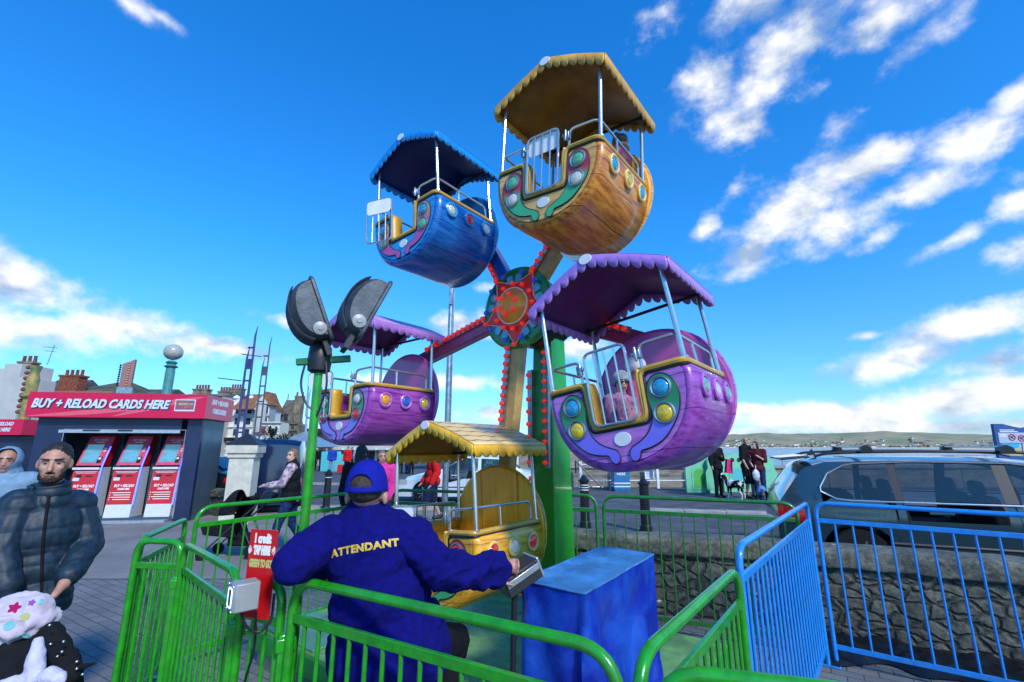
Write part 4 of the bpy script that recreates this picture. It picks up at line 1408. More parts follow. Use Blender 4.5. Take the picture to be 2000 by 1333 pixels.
MB().box((-.03, .02, zc_-.05), (.03, .03, .05)).build('bracket', GREEN, sgn)
rp0 = A(478, 1163, 2.05)
rd = thing('card_reader', 'small pale grey contactless card reader box with a lit window on the green gate', 'card reader', (rp0.x, rp0.y, rp0.z), math.radians(-48))
rd.scale = (.72, .72, .8)
MB().box((0, 0, 0), (.115, .125, .130)).build('housing', GREYP, rd, bevel=.007)
MB().box((0, -.066, 0), (.108, .012, .124)).build('front_cover', M('grey reader cover', (.25, .27, .3), .3, var=.05), rd, bevel=.004)
lp = roundpath([Vector((0, -.074, -.042)), Vector((.036, -.074, -.042)), Vector((.036, -.074, .042)), Vector((-.036, -.074, .042)), Vector((-.036, -.074, -.042)), Vector((0, -.074, -.042))], .012, 4)
MB().tube(lp, .0035, 6).build('light_ring', M('reader light ring', (.6, .75, 1), .4, var=0, emit=(.35, .5, 1), es=1.6), rd)
MB().box((0, -.073, 0), (.066, .003, .078)).build('reader_window', M('dark reader glass', (.03, .035, .05), .1, var=0), rd)
for sx in (-1, 1):
    for sz in (-1, 1):
        MB().lathe([(.007, 0), (.006, .004)], 10, frame((sx*.05, -.072, sz*.056), (1,0,0), (0,0,1), (0,-1,0))).build('screw', MOLD, rd)
q0 = A(470, 1195, 2.06); q1 = A(505, 1240, 2.1); q2 = A(540, 1170, 2.15)
cbl = thing('power_cable', 'black cable looping below the card reader and down to the ground', 'cable', (q0.x, q0.y, 0))
cbp = [q0, A(478, 1225, 2.07), q1, A(530, 1215, 2.12), A(536, 1160, 2.14)]
off = Vector((q0.x, q0.y, 0))
MB().tube([p-off for p in roundpath(cbp, .06, 6)], .0055, 8).tube([p-off for p in roundpath([A(500, 1196, 2.1), A(498, 1270, 2.15), A(476, 1333, 2.2), Vector((q0.x-.05, 2.3, .01))], .1, 6)], .005, 6).build('cable', BLACK, cbl)

# floodlights on the green pole
fp = A(588, 1090, 2.16)
fl = thing('floodlight_pole', 'thin green pole topped by two grey finned floodlights on black brackets', 'floodlight', (fp.x, fp.y, 0))
ztop = A(620, 705, 2.16).z
MB().tube([(0, 0, 0), (0, 0, ztop)], [.0225, .0195], 16).build('pole', GREEN, fl)
MB().lathe([(.035, ztop-.06), (.05, ztop-.05), (.055, ztop), (.05, ztop+.06), (.03, ztop+.09)], 20).build('pole_head', BLACK, fl, smooth=30)
MB().box((.02, 0, ztop+.0), (.24, .035, .03), (0, -.12, .25)).build('cross_bracket', GREEND, fl, bevel=.003)
ALU = M('weathered floodlight casting', (.085, .105, .125), .5, .35, var=.25, scale=14, bump=.3, bscale=70, dirt=.5)
FLG = M('dark floodlight glass', (.015, .02, .03), .08, var=0)
def flood(px, py, Y, tilt, yaw, label_part):
    """half-round finned body leaning outward; local: z up along the head, y towards the fins"""
    c = A(px, py, Y)-Vector((fp.x, fp.y, 0))
    R = Matrix.Translation(c) @ Matrix.Rotation(yaw, 4, 'Z') @ Matrix.Rotation(tilt, 4, 'X')
    Wd, Ht, Dp = .10, .152, .125
    b = MB()
    # profile of the side: flat glass face at y=0 and a curved back; wider at the bottom
    prof_ = []
    for k in range(17):
        a = PI*k/16
        prof_.append((-Dp*1.0*abs(math.sin(a))**.8, -Ht*math.cos(a)*(1 if math.cos(a) < 0 else .95)))
    secs = []
    nW = 13
    for i in range(nW):
        s_ = -1+2*i/(nW-1)
        k_ = (1-abs(s_)**4*.22)
        secs.append((s_*Wd, k_*(.96 if i % 2 else 1.0)))
    m_ = len(prof_)
    for (x, k_) in secs:
        for (y, z) in prof_:
            b.v.append((x, y*k_, z*(1-(1-k_)*.5)))
    for i in range(nW-1):
        for k in range(m_-1):
            b.f.append((i*m_+k, (i+1)*m_+k, (i+1)*m_+k+1, i*m_+k+1))
    b.f.append(tuple(range(m_))); b.f.append(tuple(reversed(range((nW-1)*m_, nW*m_))))
    b.f.append(tuple([i*m_ for i in range(nW)]+[i*m_+m_-1 for i in reversed(range(nW))]))
    o = b.xf(R).build(label_part, ALU, fl, smooth=30, fixn=True)
    fr = roundpath([Vector((0, .006, -Ht)), Vector((Wd, .006, -Ht)), Vector((Wd, .006, Ht)), Vector((-Wd, .006, Ht)), Vector((-Wd, .006, -Ht)), Vector((0, .006, -Ht))], .03, 4)
    MB().tube(fr, .010, 6).xf(R).build('rim', ALU, o)
    MB().box((0, .008, 0), (Wd*1.9, .006, Ht*1.9)).xf(R).build('glass', FLG, o)
    # fins on the curved back
    f = MB()
    for q in range(11):
        x = -Wd*.86+Wd*1.72*q/10
        for k in range(2, 13):
            (y0, z0_), (y1, z1_) = prof_[k], prof_[k+1]
            f.tube([(x, y0-.004, z0_), (x, y1-.004, z1_)], .0032, 4, cap=False)
    f.xf(R).build('cooling_fins', ALU, o)
    for sx in (-1, 1):
        mm = R @ frame((sx*(Wd+.002), -.03, -Ht*.62), (0, 1, 0), (0, 0, 1), (sx, 0, 0)) if sx > 0 else R @ frame((sx*(Wd+.002), -.03, -Ht*.62), (0, -1, 0), (0, 0, 1), (sx, 0, 0))
        MB().lathe([(.032, 0), (.030, .008), (.012, .012), (.010, .016)], 20, mm).build('pivot_knob', GREYP, o)
    MB().box((0, -.02, -Ht-.03), (.13, .022, .07)).xf(R).build('yoke', BLACK, o)
    return o
flood(621, 612, 2.13, math.radians(22), math.radians(-62), 'floodlight_head')
flood(724, 612, 2.10, math.radians(-24), math.radians(-62), 'floodlight_head')
MB().tube(roundpath([Vector((-.05, -.03, ztop)), Vector((-.07, -.03, ztop-.12)), Vector((-.03, -.02, ztop-.22)), Vector((.02, -.01, ztop-.24))], .05, 5), .005, 6).tube(roundpath([Vector((.04, -.03, ztop)), Vector((.06, -.03, ztop-.13)), Vector((.02, -.02, ztop-.26))], .05, 5), .005, 6).build('cable', BLACK, fl)

# black plastic sheeting on the ground under the blue barrier
b = MB()
sh0 = G(1592, 1240, .02); sh1 = G(2120, 1322, .02)
def sheetf(u, v):
    p = sh0.lerp(sh1, u)
    q = Vector((-.60, -.80, 0))
    wv = v*(.66+.22*noise.noise(Vector((u*5, 0, 0))))
    x = p+q*(wv-.12)
    n_ = noise.noise(Vector((x.x*5, x.y*5, 1)))+.6*noise.noise(Vector((x.x*13, x.y*13, 4)))
    ridge_ = abs(noise.noise(Vector((x.x*3.5, x.y*7, 9))))
    e = min(v, 1-v)*4
    return (x.x, x.y, .012+max(0, (.035+.035*n_+.07*(.5-ridge_))*min(1, e)))
b.grid(sheetf, 170, 26)
tag(b.build('plastic_sheet', M('crumpled black plastic', (.008, .009, .012), .30, var=0, bump=.6, bscale=30), smooth=50), 'crumpled black plastic sheeting on the ground under the blue barrier', 'plastic sheet')

# white float/knob behind the blue barrier and silver sign mast behind the wheel
m0 = A(874, 812, 13.0)
t = thing('mast', 'tall slim silver mast rising behind the blue gondola', 'mast', (m0.x, m0.y, 0))
zt = A(884, 555, 13.0).z
MB().tube([(0, 0, 0), (0, 0, 3.5), (0, 0, zt)], [.085, .075, .06], 14).build('pole', GALV, t)
MB().tube([(.09, 0, 2.0), (.09, 0, zt-.2)], .018, 6).build('conduit', GALV, t)
MB().box((.0, -.09, zt-.4), (.10, .06, .55)).build('junction_box', GALV, t, bevel=.01)

# bollards
def bollard(px, py_top, Y, label, bands=3, h=1.0):
    p = A(px, py_top, Y)
    z = gz(p.x, p.y); hh = p.z-z
    t = thing('bollard', label, 'bollard', (p.x, p.y, z), 0, 'black cast-iron bollards')
    s_ = hh
    MB().lathe([(.11, 0), (.11, .12*s_), (.09, .15*s_), (.085, .86*s_), (.11, .875*s_), (.11, .90*s_), (.085, .915*s_), (.05, .96*s_), (.03, .985*s_), (.0, s_)], 20).build('post', M('black bollard paint', (.012, .012, .014), .35, var=0, bump=.1), t, smooth=30)
    for k in range(bands):
        MB().lathe([(.0885, (.80-.045*k)*s_), (.0885, (.815-.045*k)*s_)], 20, cap=False).build('white_band', WHITEP, t)
    return t
bollard(1140, 928, 9.4, 'black bollard with three white bands near the tower')
bollard(1256, 933, 9.0, 'black bollard without bands in front of the people with the dog', 0)
bollard(643, 917, 13.0, 'black bollard with one white band between the road and the attendant', 1)
bollard(762, 930, 12.0, 'black bollard with white bands just behind the attendant\'s cap', 3)

# pillar
pl0 = A(466, 1000, 11.3)
t = thing('gate_pillar', 'cream painted square pillar with a black pyramid cap', 'pillar', (pl0.x, pl0.y, 0), math.radians(12))
zt = A(470, 872, 11.3).z
CREAM = M('cream masonry paint', (.62, .58, .47), .6, var=.1, scale=5, bump=.2, bscale=30, dirt=.25)
MB().box((0, 0, zt*.5-.1), (.52, .52, zt-.2)).build('shaft', CREAM, t, bevel=.01)
MB().box((0, 0, zt-.22), (.60, .60, .10)).box((0, 0, zt-.07), (.68, .68, .20)).box((0, 0, .2), (.62, .62, .4)).build('moulding', CREAM, t, bevel=.015)
MB().add([(-.36, -.36, zt+.03), (.36, -.36, zt+.03), (.36, .36, zt+.03), (-.36, .36, zt+.03), (0, 0, zt+.30)], [(3, 2, 1, 0), (0, 1, 4), (1, 2, 4), (2, 3, 4), (3, 0, 4)]).build('cap', M('black slate cap', (.02, .022, .03), .5, var=.1), t, smooth=0)
# ================================================================== KIOSKS
NAVY = M('navy kiosk cladding', (.018, .03, .085), .35, var=.15, scale=2)
NAVYL = M('sunlit navy kiosk side', (.10, .16, .21), .4, .2, var=.12, scale=2, dirt=.15)  # side walls lighter than the front, sunlight put into the colour
FASR = M('red fascia board', (.60, .005, .06), .4, var=.06, scale=1.5)
FASP = M('pink fascia swoosh and sunlit end', (.72, .10, .14), .4, var=.05)
SIL = M('pale silver lettering', (.66, .72, .78), .35, .1, var=.06)
KIN = M('kiosk interior', (.05, .08, .12), .6, var=.1)
STEELB = M('bright frame strip', (.55, .6, .66), .3, .6, var=.1)
kd = Vector((3.5, .62, 0)).normalized()
kq = (-10.95, 10.85)
kz = math.atan2(kd.y, kd.x)
kt = thing('card_kiosk', 'navy open-fronted kiosk with a deep red fascia reading BUY + RELOAD CARDS HERE', 'kiosk', (kq[0], kq[1], 0), kz)
KL, KD, KH, KF = 3.46, 1.25, 2.36, 2.93
MB().box((.27, .06, KH/2), (.54, .12, KH)).box((KL-.16, .06, KH/2), (.32, .12, KH)).box((KL/2, .06, KH-.13), (KL-.9, .119, .26)).build('front_wall', NAVY, kt)
for x in (.03, KL-.03): MB().box((x, KD/2+.06, KH/2), (.06, KD-.12, KH)).build('side_wall', NAVYL, kt)
MB().box((KL/2, KD, KH/2), (KL-.12, .05, KH)).box((KL/2, .75, .05), (KL-.3, 1.3, .1)).build('interior', KIN, kt)
MB().box((KL/2, KD/2, KH+.02), (KL, KD, .04)).build('roof', NAVY, kt)
fas = MB().box((KL/2-.02, KD/2-.03, (KH+KF)/2), (KL+.26, KD+.36, KF-KH)).build('fascia', FASR, kt)
MB().tube([(.56, -.0, .08), (.56, -.0, KH-.27), (KL-.34, -.0, KH-.27), (KL-.34, -.0, .08)], .014, 4).box((KL/2, .0, KH-.31), (KL-.92, .03, .07)).box((KL/2, -.02, .03), (KL-.9, .2, .05)).build('door_frame', STEELB, kt)
MB().box((KL/2+.1, -.02, KH-.29), (.30, .03, .03)).box((KL/2-.6, -.02, KH-.29), (.34, .03, .03)).build('shutter_guide', NAVY, kt)
fy = -.03-.18-.0
def ktext(s, size, x, z, sh, off, parent, mat, y=fy-.03, xs=1.0, name='lettering', ex=.004, align='CENTER'):
    mb = text_mb(s, size, shear=sh, offset=off, extrude=ex, xs=xs, align=align)
    return mb.xf(frame((x, y, z), (1, 0, 0), (0, 0, 1))).build(name, mat, parent, smooth=0)
# swoosh bands painted on the fascia
FFy = -(KD+.36)/2+KD/2-.03
b = MB()
N = 30
for x0, x1, zb, amp, th in ((-.14, 2.5, KH+.02, .22, .10), (1.6, KL+.08, KH+.03, .48, .14)):
    vs = []
    for k in range(N+1):
        t_ = k/N; x = x0+(x1-x0)*t_
        z = min(KF-.012, zb+amp*math.sin(t_*PI*.5)); zl = max(KH+.005, z-th*math.sin(PI*min(1, t_*1.0))-.004)
        vs += [(x, FFy-.002, zl), (x, FFy-.002, z)]
    b.add(vs, [(2*k, 2*k+2, 2*k+3, 2*k+1) for k in range(N)])
b.build('painted_swoosh', FASP, fas, smooth=0)
ktext('BUY + RELOAD CARDS HERE', .275, KL*.395, (KH+KF)/2+.012, .28, .016, fas, NAVY, y=FFy-.005, xs=.79, name='letter_shadow').location.z = -.012
ktext('BUY + RELOAD CARDS HERE', .275, KL*.39, (KH+KF)/2+.02, .28, .011, fas, SIL, y=FFy-.010, xs=.79)
# small picture of a card at the right end
bb_ = MB().box((KL*.90, FFy-.004, (KH+KF)/2+.02), (.44, .006, .28)).build('card_picture', SIL, fas, bevel=.002)
MB().box((KL*.90, FFy-.010, (KH+KF)/2+.03), (.40, .006, .22)).build('card_face', M('card red brown', (.42, .12, .10), .4, var=.5, scale=9, col2=(.10, .07, .16)), bb_)
MB().box((KL*.905, FFy-.015, (KH+KF)/2+.05), (.30, .004, .05)).build('card_stripe', M('card tan', (.6, .42, .25), .4, var=.3), bb_)
# right end of the fascia: sunlight painted in as pink, with block lettering
XR = KL+.11
MB().box((XR+.004, KD/2-.03, (KH+KF)/2), (.006, KD+.34, KF-KH-.01)).build('fascia_end', FASP, fas)
m_ = frame((XR+.010, KD*.45, 0), (0, 1, 0), (0, 0, 1))
for s_, z in (('BUY + RELOAD', .13), ('CARDS HERE', -.09)):
    mb = text_mb(s_, .17, shear=.2, offset=.006, extrude=.003, xs=.80)
    mb.xf(m_ @ Matrix.Translation((0, (KH+KF)/2+z, 0))).build('lettering', SIL, fas, smooth=0)

MRED = M('machine red panel', (.58, .008, .012), .3, var=.1, scale=5, coat=.3)
MPNK = M('machine pink red surround', (.62, .09, .16), .35, var=.12, scale=6)
MWHT = M('machine white base', (.62, .64, .66), .4, var=.05)
SCR = M('machine screen', (.10, .26, .36), .1, var=.3, scale=2.5, emit=(.10, .30, .42), es=.45)
LED = M('blue light strip', (.05, .08, .8), .4, var=0, emit=(.05, .08, 1), es=3)
def machine(x, lab):
    o = kt.matrix_world
    w = Vector((kq[0], kq[1], 0))+Matrix.Rotation(kz, 3, 'Z') @ Vector((x, .50, .10))
    t = thing('card_machine', lab, 'card machine', w, kz, 'red card machines in the kiosk')
    MB().prism([(-.34, 0), (.16, 0), (.16, 1.12), (-.22, 1.12)], -.27, .27, Matrix(((0,0,1,0),(1,0,0,0),(0,1,0,0),(0,0,0,1)))).build('cabinet', MWHT, t, fixn=True)
    MB().prism([(-.20, 1.16), (.10, 1.16), (.30, 1.86), (.14, 1.86)], -.27, .27, Matrix(((0,0,1,0),(1,0,0,0),(0,1,0,0),(0,0,0,1)))).build('upper_cabinet', MRED, t, fixn=True)
    # front plane lower
    s = Vector((0, .12, 1.12)).normalized()
    FL = frame((0, -.34, 0), (1, 0, 0), s)
    MB().box((0, .68, .004), (.53, .78, .006)).xf(FL).build('red_panel', MRED, t)
    MB().box((0, 1.10, .03), (.55, .05, .06)).xf(FL).build('shelf', MWHT, t)
    MB().box((0, 1.03, .009), (.46, .012, .004)).box((0, 1.0, .009), (.40, .010, .004)).xf(FL).build('slot_trim', MWHT, t)
    MB().box((-.13, .93, .010), (.10, .06, .006)).xf(FL).build('slot', BLACK, t)
    MB().box((.08, .93, .010), (.14, .03, .006)).xf(FL).build('slot', BLACK, t)
    MB().box((-.17, .86, .010), (.13, .07, .006)).xf(FL).build('slot_plate', MWHT, t)
    for s_, z, sz in (('BUY + RELOAD', .705, .085), ('CARDS HERE', .63, .06)):
        text_mb(s_, sz, shear=.2, offset=.002, extrude=.001, xs=.72).xf(FL @ Matrix.Translation((0.02, z, .009))).build('lettering', WLET, t, smooth=0)
    b = MB()
    for k in range(4):
        b.box((-.0+.02*(k % 2), .55-.05*k, .009), (.40-.05*(k % 2), .014, .002)).box((-.23, .55-.05*k, .009), (.018, .018, .002))
    b.xf(FL).build('small_print', WLET, t)
    # upper plane
    s2 = Vector((0, .34, .70)).normalized()
    FU = frame((0, -.20, 1.16), (1, 0, 0), s2)
    up_ = MB().box((0, .38, .005), (.53, .75, .008)).xf(FU).build('screen_surround', MPNK, t)
    MB().box((-.05, .31, .011), (.34, .46, .006)).xf(FU).build('screen', SCR, t)
    MB().box((.18, .14, .02), (.085, .15, .03)).xf(FU).build('card_terminal', BLACK, t, bevel=.004)
    MB().box((.18, .165, .037), (.055, .05, .004)).xf(FU).build('terminal_display', MWHT, t)
    for s_, z, sz, x_ in (('BUY + RELOAD', .66, .06, 0), ('CARDS HERE', .60, .045, 0), ('TAP', .43, .05, .185), ('HERE', .37, .04, .185)):
        text_mb(s_, sz, offset=.001, extrude=.001, xs=.7).xf(FU @ Matrix.Translation((x_, z, .011))).build('lettering', WLET, t, smooth=0)
    MB().tube([(.285, -.30, .25), (.285, -.20, 1.16), (.285, -.02, 1.60)], .014, 6).build('light_strip', LED, t)
    MB().box((0, .52, 1.0), (.6, .2, 2.0)).build('back_panel', KIN, t)
machine(1.02, 'red card machine at the left of the kiosk, behind the man in the padded jacket')
machine(1.86, 'middle red card machine of the three in the kiosk')
machine(2.70, 'red card machine nearest the right end of the kiosk')
# second kiosk further left
k2 = thing('prize_kiosk', 'second kiosk at the left edge with a red fascia ending in exclamation marks', 'kiosk', (-19.2, 14.0, 0), math.radians(3))
MB().box((2.25, .9, 1.0), (4.5, 1.8, 2.02)).build('body', NAVY, k2)
f2 = MB().box((2.3, .8, 2.27), (4.7, 2.1, .46)).build('fascia', FASR, k2)
text_mb('CARDS HERE !!!', .34, shear=.28, offset=.01, extrude=.004, xs=.8, align='RIGHT').xf(frame((3.35, -.262, 2.27), (1, 0, 0), (0, 0, 1))).build('lettering', SIL, f2, smooth=0)
for s_, z in (('BUY + RELOAD', .09), ('CARDS HERE', -.08)):
    text_mb(s_, .14, shear=.2, offset=.006, extrude=.004, xs=.8).xf(frame((4.0, -.262, 2.27+z), (1, 0, 0), (0, 0, 1))).build('lettering', SIL, f2, smooth=0)

# globe lamp
lp_ = A(322, 790, 15.5)
t = thing('globe_lamp', 'teal Victorian lamp post with a round frosted globe behind the kiosk', 'street lamp', (lp_.x, lp_.y, 0))
TEAL = M('teal lamp paint', (.07, .27, .25), .4, var=.15, scale=5, dirt=.2)
gzc = A(338, 689, 15.5).z
MB().lathe([(.20, 0), (.20, .5), (.15, .6), (.14, gzc-.75), (.13, gzc-.55), (.21, gzc-.5), (.16, gzc-.46), (.12, gzc-.42), (.18, gzc-.36), (.10, gzc-.30)], 20).build('post', TEAL, t, smooth=30)
MB().ell((0, 0, gzc), (.29, .29, .27), 24, 16).build('globe', M('frosted globe', (.42, .42, .36), .25, var=.1, coat=.3), t)

# ================================================================== BUILDINGS
GLS = M('dark window glass', (.03, .045, .06), .06, var=0)
def mk_building(name, label, px0, px1, Y, ztop_px, wallmat, depth=12, rows=None, cols=4, cat='building', yaw=0, roof=None, pyc=None, base=0, win=(.42, .62), frame_mat=None, bands=True, z0w=1.0):
    """front wall facing the camera from px0 to px1 at depth Y; wall top given by its height in the photo"""
    pc = pyc or ztop_px
    a = A(px0, pc, Y); c = A(px1, pc, Y)
    H = A((px0+px1)/2, ztop_px, Y).z
    L = (c-a).length
    t = thing(name, label, cat, (a.x, a.y, base), yaw)
    MB().box((L/2, depth/2, H/2), (L, depth, H)).build('wall', wallmat, t)
    if rows:
        fm = frame_mat or WHITEP
        ch = (H-z0w)/rows
        wv_ = MB().box((0, 0, 0), (L/cols*win[0]+.16, .10, ch*win[1]+.16)).mesh('window'); wv_.materials.append(fm)
        gm = MB().box((0, -.02, ch*win[1]*.25), (L/cols*win[0], .09, ch*win[1]*.47)).box((0, -.02, -ch*win[1]*.25), (L/cols*win[0], .09, ch*win[1]*.47)).mesh('pane'); gm.materials.append(GLS)
        for r_ in range(rows):
            for k in range(cols):
                w = bpy.data.objects.new('window', wv_); COL.objects.link(w); w.parent = t
                w.location = (L*(k+.5)/cols, -.03, z0w+ch*(r_+.5))
                g_ = bpy.data.objects.new('pane', gm); COL.objects.link(g_); g_.parent = w; g_.location = (0, -.02, 0)
        if bands:
            b = MB()
            for r_ in range(rows+1):
                b.box((L/2, -.10, z0w+ch*r_), (L+.2, .30, .16))
            b.build('cornice', wallmat, t)
    return t, L, H
def gable_roof(t, x0, x1, y0, y1, z, h, mat, name='roof', along='x', hip=.0):
    b = MB()
    if along == 'x':
        ym = (y0+y1)/2
        b.add([(x0, y0, z), (x1, y0, z), (x1, y1, z), (x0, y1, z), (x0+hip, ym, z+h), (x1-hip, ym, z+h)], [(0,1,5,4), (2,3,4,5), (1,2,5), (3,0,4), (3,2,1,0)])
    else:
        xm = (x0+x1)/2
        b.add([(x0, y0, z), (x1, y0, z), (x1, y1, z), (x0, y1, z), (xm, y0+hip, z+h), (xm, y1-hip, z+h)], [(1,2,5,4), (3,0,4,5), (0,1,4), (2,3,5), (3,2,1,0)])
    return b.build(name, mat, t, smooth=0)
def chimney(t, x, y, z, w, d, h, mat, pots=4, potm=None):
    o = MB().box((x, y, z+h/2), (w, d, h)).box((x, y, z+h-.05), (w*1.12, d*1.12, .18)).build('chimney', mat, t)
    b = MB()
    for k in range(pots):
        b.lathe([(.14, 0), (.12, .55), (.15, .6), (.10, .62)], 8, Matrix.Translation((x-w*.4+w*.8*k/max(1, pots-1), y, z+h)))
    b.build('chimney_pots', potm or BRK, o)
    return o
BRK = M('red brick', (.28, .09, .055), .8, var=.25, scale=6, dirt=.2)
SLATE = M('slate roof', (.10, .11, .12), .7, var=.25, scale=1.2, stretch=(1, 1, 4))
BROOF = M('brown tiled roof', (.30, .14, .06), .8, var=.35, scale=.8, stretch=(1, 1, 4), col2=(.16, .07, .05))
REND = M('pale grey render', (.50, .49, .46), .8, var=.08, scale=.4, dirt=.12)
RENW = M('white stucco', (.72, .72, .70), .7, var=.06, scale=.5, dirt=.08)
RENB = M('bluish white stucco', (.60, .66, .70), .7, var=.06, scale=.5, dirt=.08)
STN = M('grey buff stone', (.27, .23, .17), .85, var=.3, scale=1.2)
t, L, H = mk_building('end_house', 'pale rendered gable house wall at the left edge of the picture', -190, 8, 42, 721, REND, 3)
MB().box((L+.8, 1.5, (H+.45)/2), (1.6, 3, H+.45)).build('gable', REND, t)
MB().box((L+1.85, 1.5, (H-.8)/2), (.5, 3, H-.8)).build('side_wall', REND, t)
chimney(t, L+.9, 1.2, H+.45, 1.3, .8, .35, STN, 3)
L = L+.9; H = H-.9
MB().tube([(L-.6, 3.5, H+1.9), (L-.3, 3.5, H+3.9)], .04, 6).tube([(L-1.4, 3.5, H+3.7), (L+.1, 3.5, H+3.6)], .03, 5).tube([(L-1.1, 3.5, H+3.3), (L-.1, 3.5, H+3.2)], .03, 5).build('aerial', GALV, t)
t, L, H = mk_building('tavern', 'dark-roofed building with a big red brick chimney behind the kiosk fascia', 62, 232, 46, 776, M('dark timber wall', (.06, .055, .06), .7, var=.3, scale=.7), 10)
gable_roof(t, -.5, L*.36, -.3, 6, H+.2, 1.9, SLATE)
gable_roof(t, L*.30, L+.3, -.5, 8, H+.3, 1.6, M('mossy slate roof', (.12, .13, .09), .8, var=.3, scale=1), hip=2.2)
MB().box((L*.65, -.7, H+.35), (L*.72, .5, .22)).build('gutter_board', M('faded red board', (.38, .15, .11), .7, var=.2), t)
chimney(t, L*.46, -.2, H+.3, 1.9, 1.0, 1.75, BRK, 4)
for x in (.28, .52, .73):
    w_ = MB().box((L*x, -.12, H-.5), (1.1, .2, .9)).build('window', WHITEP, t)
    MB().box((L*x, -.24, H-.5), (.8, .06, .6)).build('pane', GLS, w_)
MB().lathe([(1.5, 0), (.75, 1.2), (.0, 2.2)], 8, Matrix.Translation((L*.16, -.6, H-.1))).build('turret_roof', M('lead turret roof', (.20, .25, .30), .5, var=.1), t, smooth=0)
MB().lathe([(1.35, -3), (1.35, 0)], 8, Matrix.Translation((L*.16, -.6, H-.1))).build('turret', RENW, t, smooth=0)
t, L, H = mk_building('low_house', 'low slate-roofed house with a white gable right of the bulb sign', 246, 306, 46, 776, RENW, 8)
gable_roof(t, 0, L, -.2, 6, H, 1.1, M('mossy slate roof', (.12, .13, .09), .8), hip=0)
t, L, H = mk_building('back_terrace', 'row of dark rooftops with chimneys peeping over the kiosk right of the lamp', 328, 436, 60, 776, REND, 10)
gable_roof(t, 0, L, -.2, 8, H, .8, SLATE)
chimney(t, L*.42, 2, H+.2, 1.9, 1, 1.0, STN, 5); chimney(t, L*.85, 2, H+.2, 1.3, 1, .7, STN, 4)
t, L, H = mk_building('white_terrace', 'white stucco seafront terrace four storeys high behind the lilac masts', 414, 500, 62, 792, RENW, 8, rows=4, cols=4, z0w=1.5)
gable_roof(t, -.2, L+.2, 1.2, 7, H, 1.3, SLATE)
for k in range(3):
    o = MB().box((L*(k+.5)/3, .8, H+.45), (1.0, 1.2, .9)).build('dormer', RENW, t)
    MB().lathe([(.5, 0), (.42, .25), (0, .5)], 10, Matrix.Translation((L*(k+.5)/3, .4, H+.9))).build('dormer_hood', RENW, o)
chimney(t, L*.18, 3.5, H+.3, 1.8, .9, 2.3, STN, 5)
MB().box((L/2, -.6, 2.7), (L, .06, .5)).build('balcony_rail', BLACK, t)
t, L, H = mk_building('corner_house', 'white end house with a tall brown tiled roof and its side in the sun', 500, 516, 60, 800, RENB, 4.5, rows=4, cols=2, z0w=1.5, win=(.34, .5))
gable_roof(t, -L*3.2, L+.2, .3, 5, H, 2.2, BROOF, hip=.4)
t, L, H = mk_building('gabled_house', 'narrow grey gabled house with a turret between the masts', 512, 528, 56, 792, M('grey painted wall', (.36, .36, .35), .7, var=.1), 1.5, rows=4, cols=2, z0w=1.5)
gable_roof(t, -.3, L+.3, -.4, 2, H, 1.6, BROOF, along='y')
MB().lathe([(.6, 0), (.6, 3.5), (.75, 3.6), (0, 4.6)], 10, Matrix.Translation((L*.15, -.4, H-3.5))).build('turret', REND, t, smooth=20)
t, L, H = mk_building('stone_hotel', 'grey buff stone building with a steep mansard roof and tall chimney', 538, 580, 66, 828, STN, 3.5, rows=3, cols=3, z0w=2, frame_mat=STN)
b = MB()
b.add([(-.2, -.2, H), (L*.8, -.2, H), (L*.8, 3.4, H), (-.2, 3.4, H), (L*.2, 1.2, H+3.4), (L*.6, 1.2, H+3.4), (L*.6, 2.2, H+3.4), (L*.2, 2.2, H+3.4)], [(0,1,5,4), (1,2,6,5), (2,3,7,6), (3,0,4,7), (4,5,6,7)])
b.build('mansard_roof', M('mansard slates', (.17, .155, .12), .8, var=.25, scale=1.5), t, smooth=0)
for x in (.05, .42):
    o = MB().box((L*x+.4, -.1, H+.8), (1.2, 1.0, 1.5)).build('dormer', STN, t)
    MB().box((L*x+.4, -.62, H+.8), (.6, .05, 1.0)).build('pane', GLS, o)
chimney(t, L*.86, 1, H-.3, 1.0, 1, 4.2, STN, 2)
for x in (.2, .6): MB().tube([(L*x, 1.6, H+3.3), (L*x, 1.6, H+4.3)], .06, 5).build('finial', BLACK, t)
t, L, H = mk_building('white_villa', 'small cream villa with a dark bay roof below the stone building', 510, 548, 50, 826, M('cream villa wall', (.60, .57, .48), .7, var=.08), 2, rows=2, cols=3, z0w=1.2, win=(.34, .5))
gable_roof(t, L*.08, L*.48, -1.3, .2, H-1.3, .9, M('plum bay roof', (.18, .08, .09), .7, var=.2), hip=.8)
MB().box((L*.28, -.55, H-2.3), (L*.34, 1.1, 2.0)).build('bay', RENW, t)
t, L, H = mk_building('market_pavilion', 'low pavilion with a grey glass hipped roof behind the crowd', 540, 612, 44, 874, REND, 5, rows=1, cols=8, z0w=.2, bands=False)
gable_roof(t, -.6, L+.6, -.8, 5, H, 1.5, M('glass grey roof', (.22, .29, .34), .3, var=.15, stretch=(6, 1, 1), scale=1), hip=2.2)
t, L, H = mk_building('seafront_shops', 'long low row of dark open shop fronts behind the crowd', 596, 790, 52, 866, REND, 5, bands=False)
MB().box((L/2, -.7, H-.8), (L, 1.4, .12)).build('awning', M('dark awning', (.05, .06, .07), .7, var=.2), t)
MB().box((L/2, -.03, H-1.8), (L*.96, .06, 1.8)).build('shop_opening', BLACK, t)
b = MB()
for k in range(9): b.box((L*(k+.5)/9, -.06, H-1.7), (.25, .1, 2.2))
b.build('shop_pier', RENW, t)
t, L, H = mk_building('dark_hall', 'dark glazed hall behind the left gondola', 560, 700, 72, 838, M('dark glazed wall', (.05, .07, .08), .3, var=.4, scale=.6), 8)
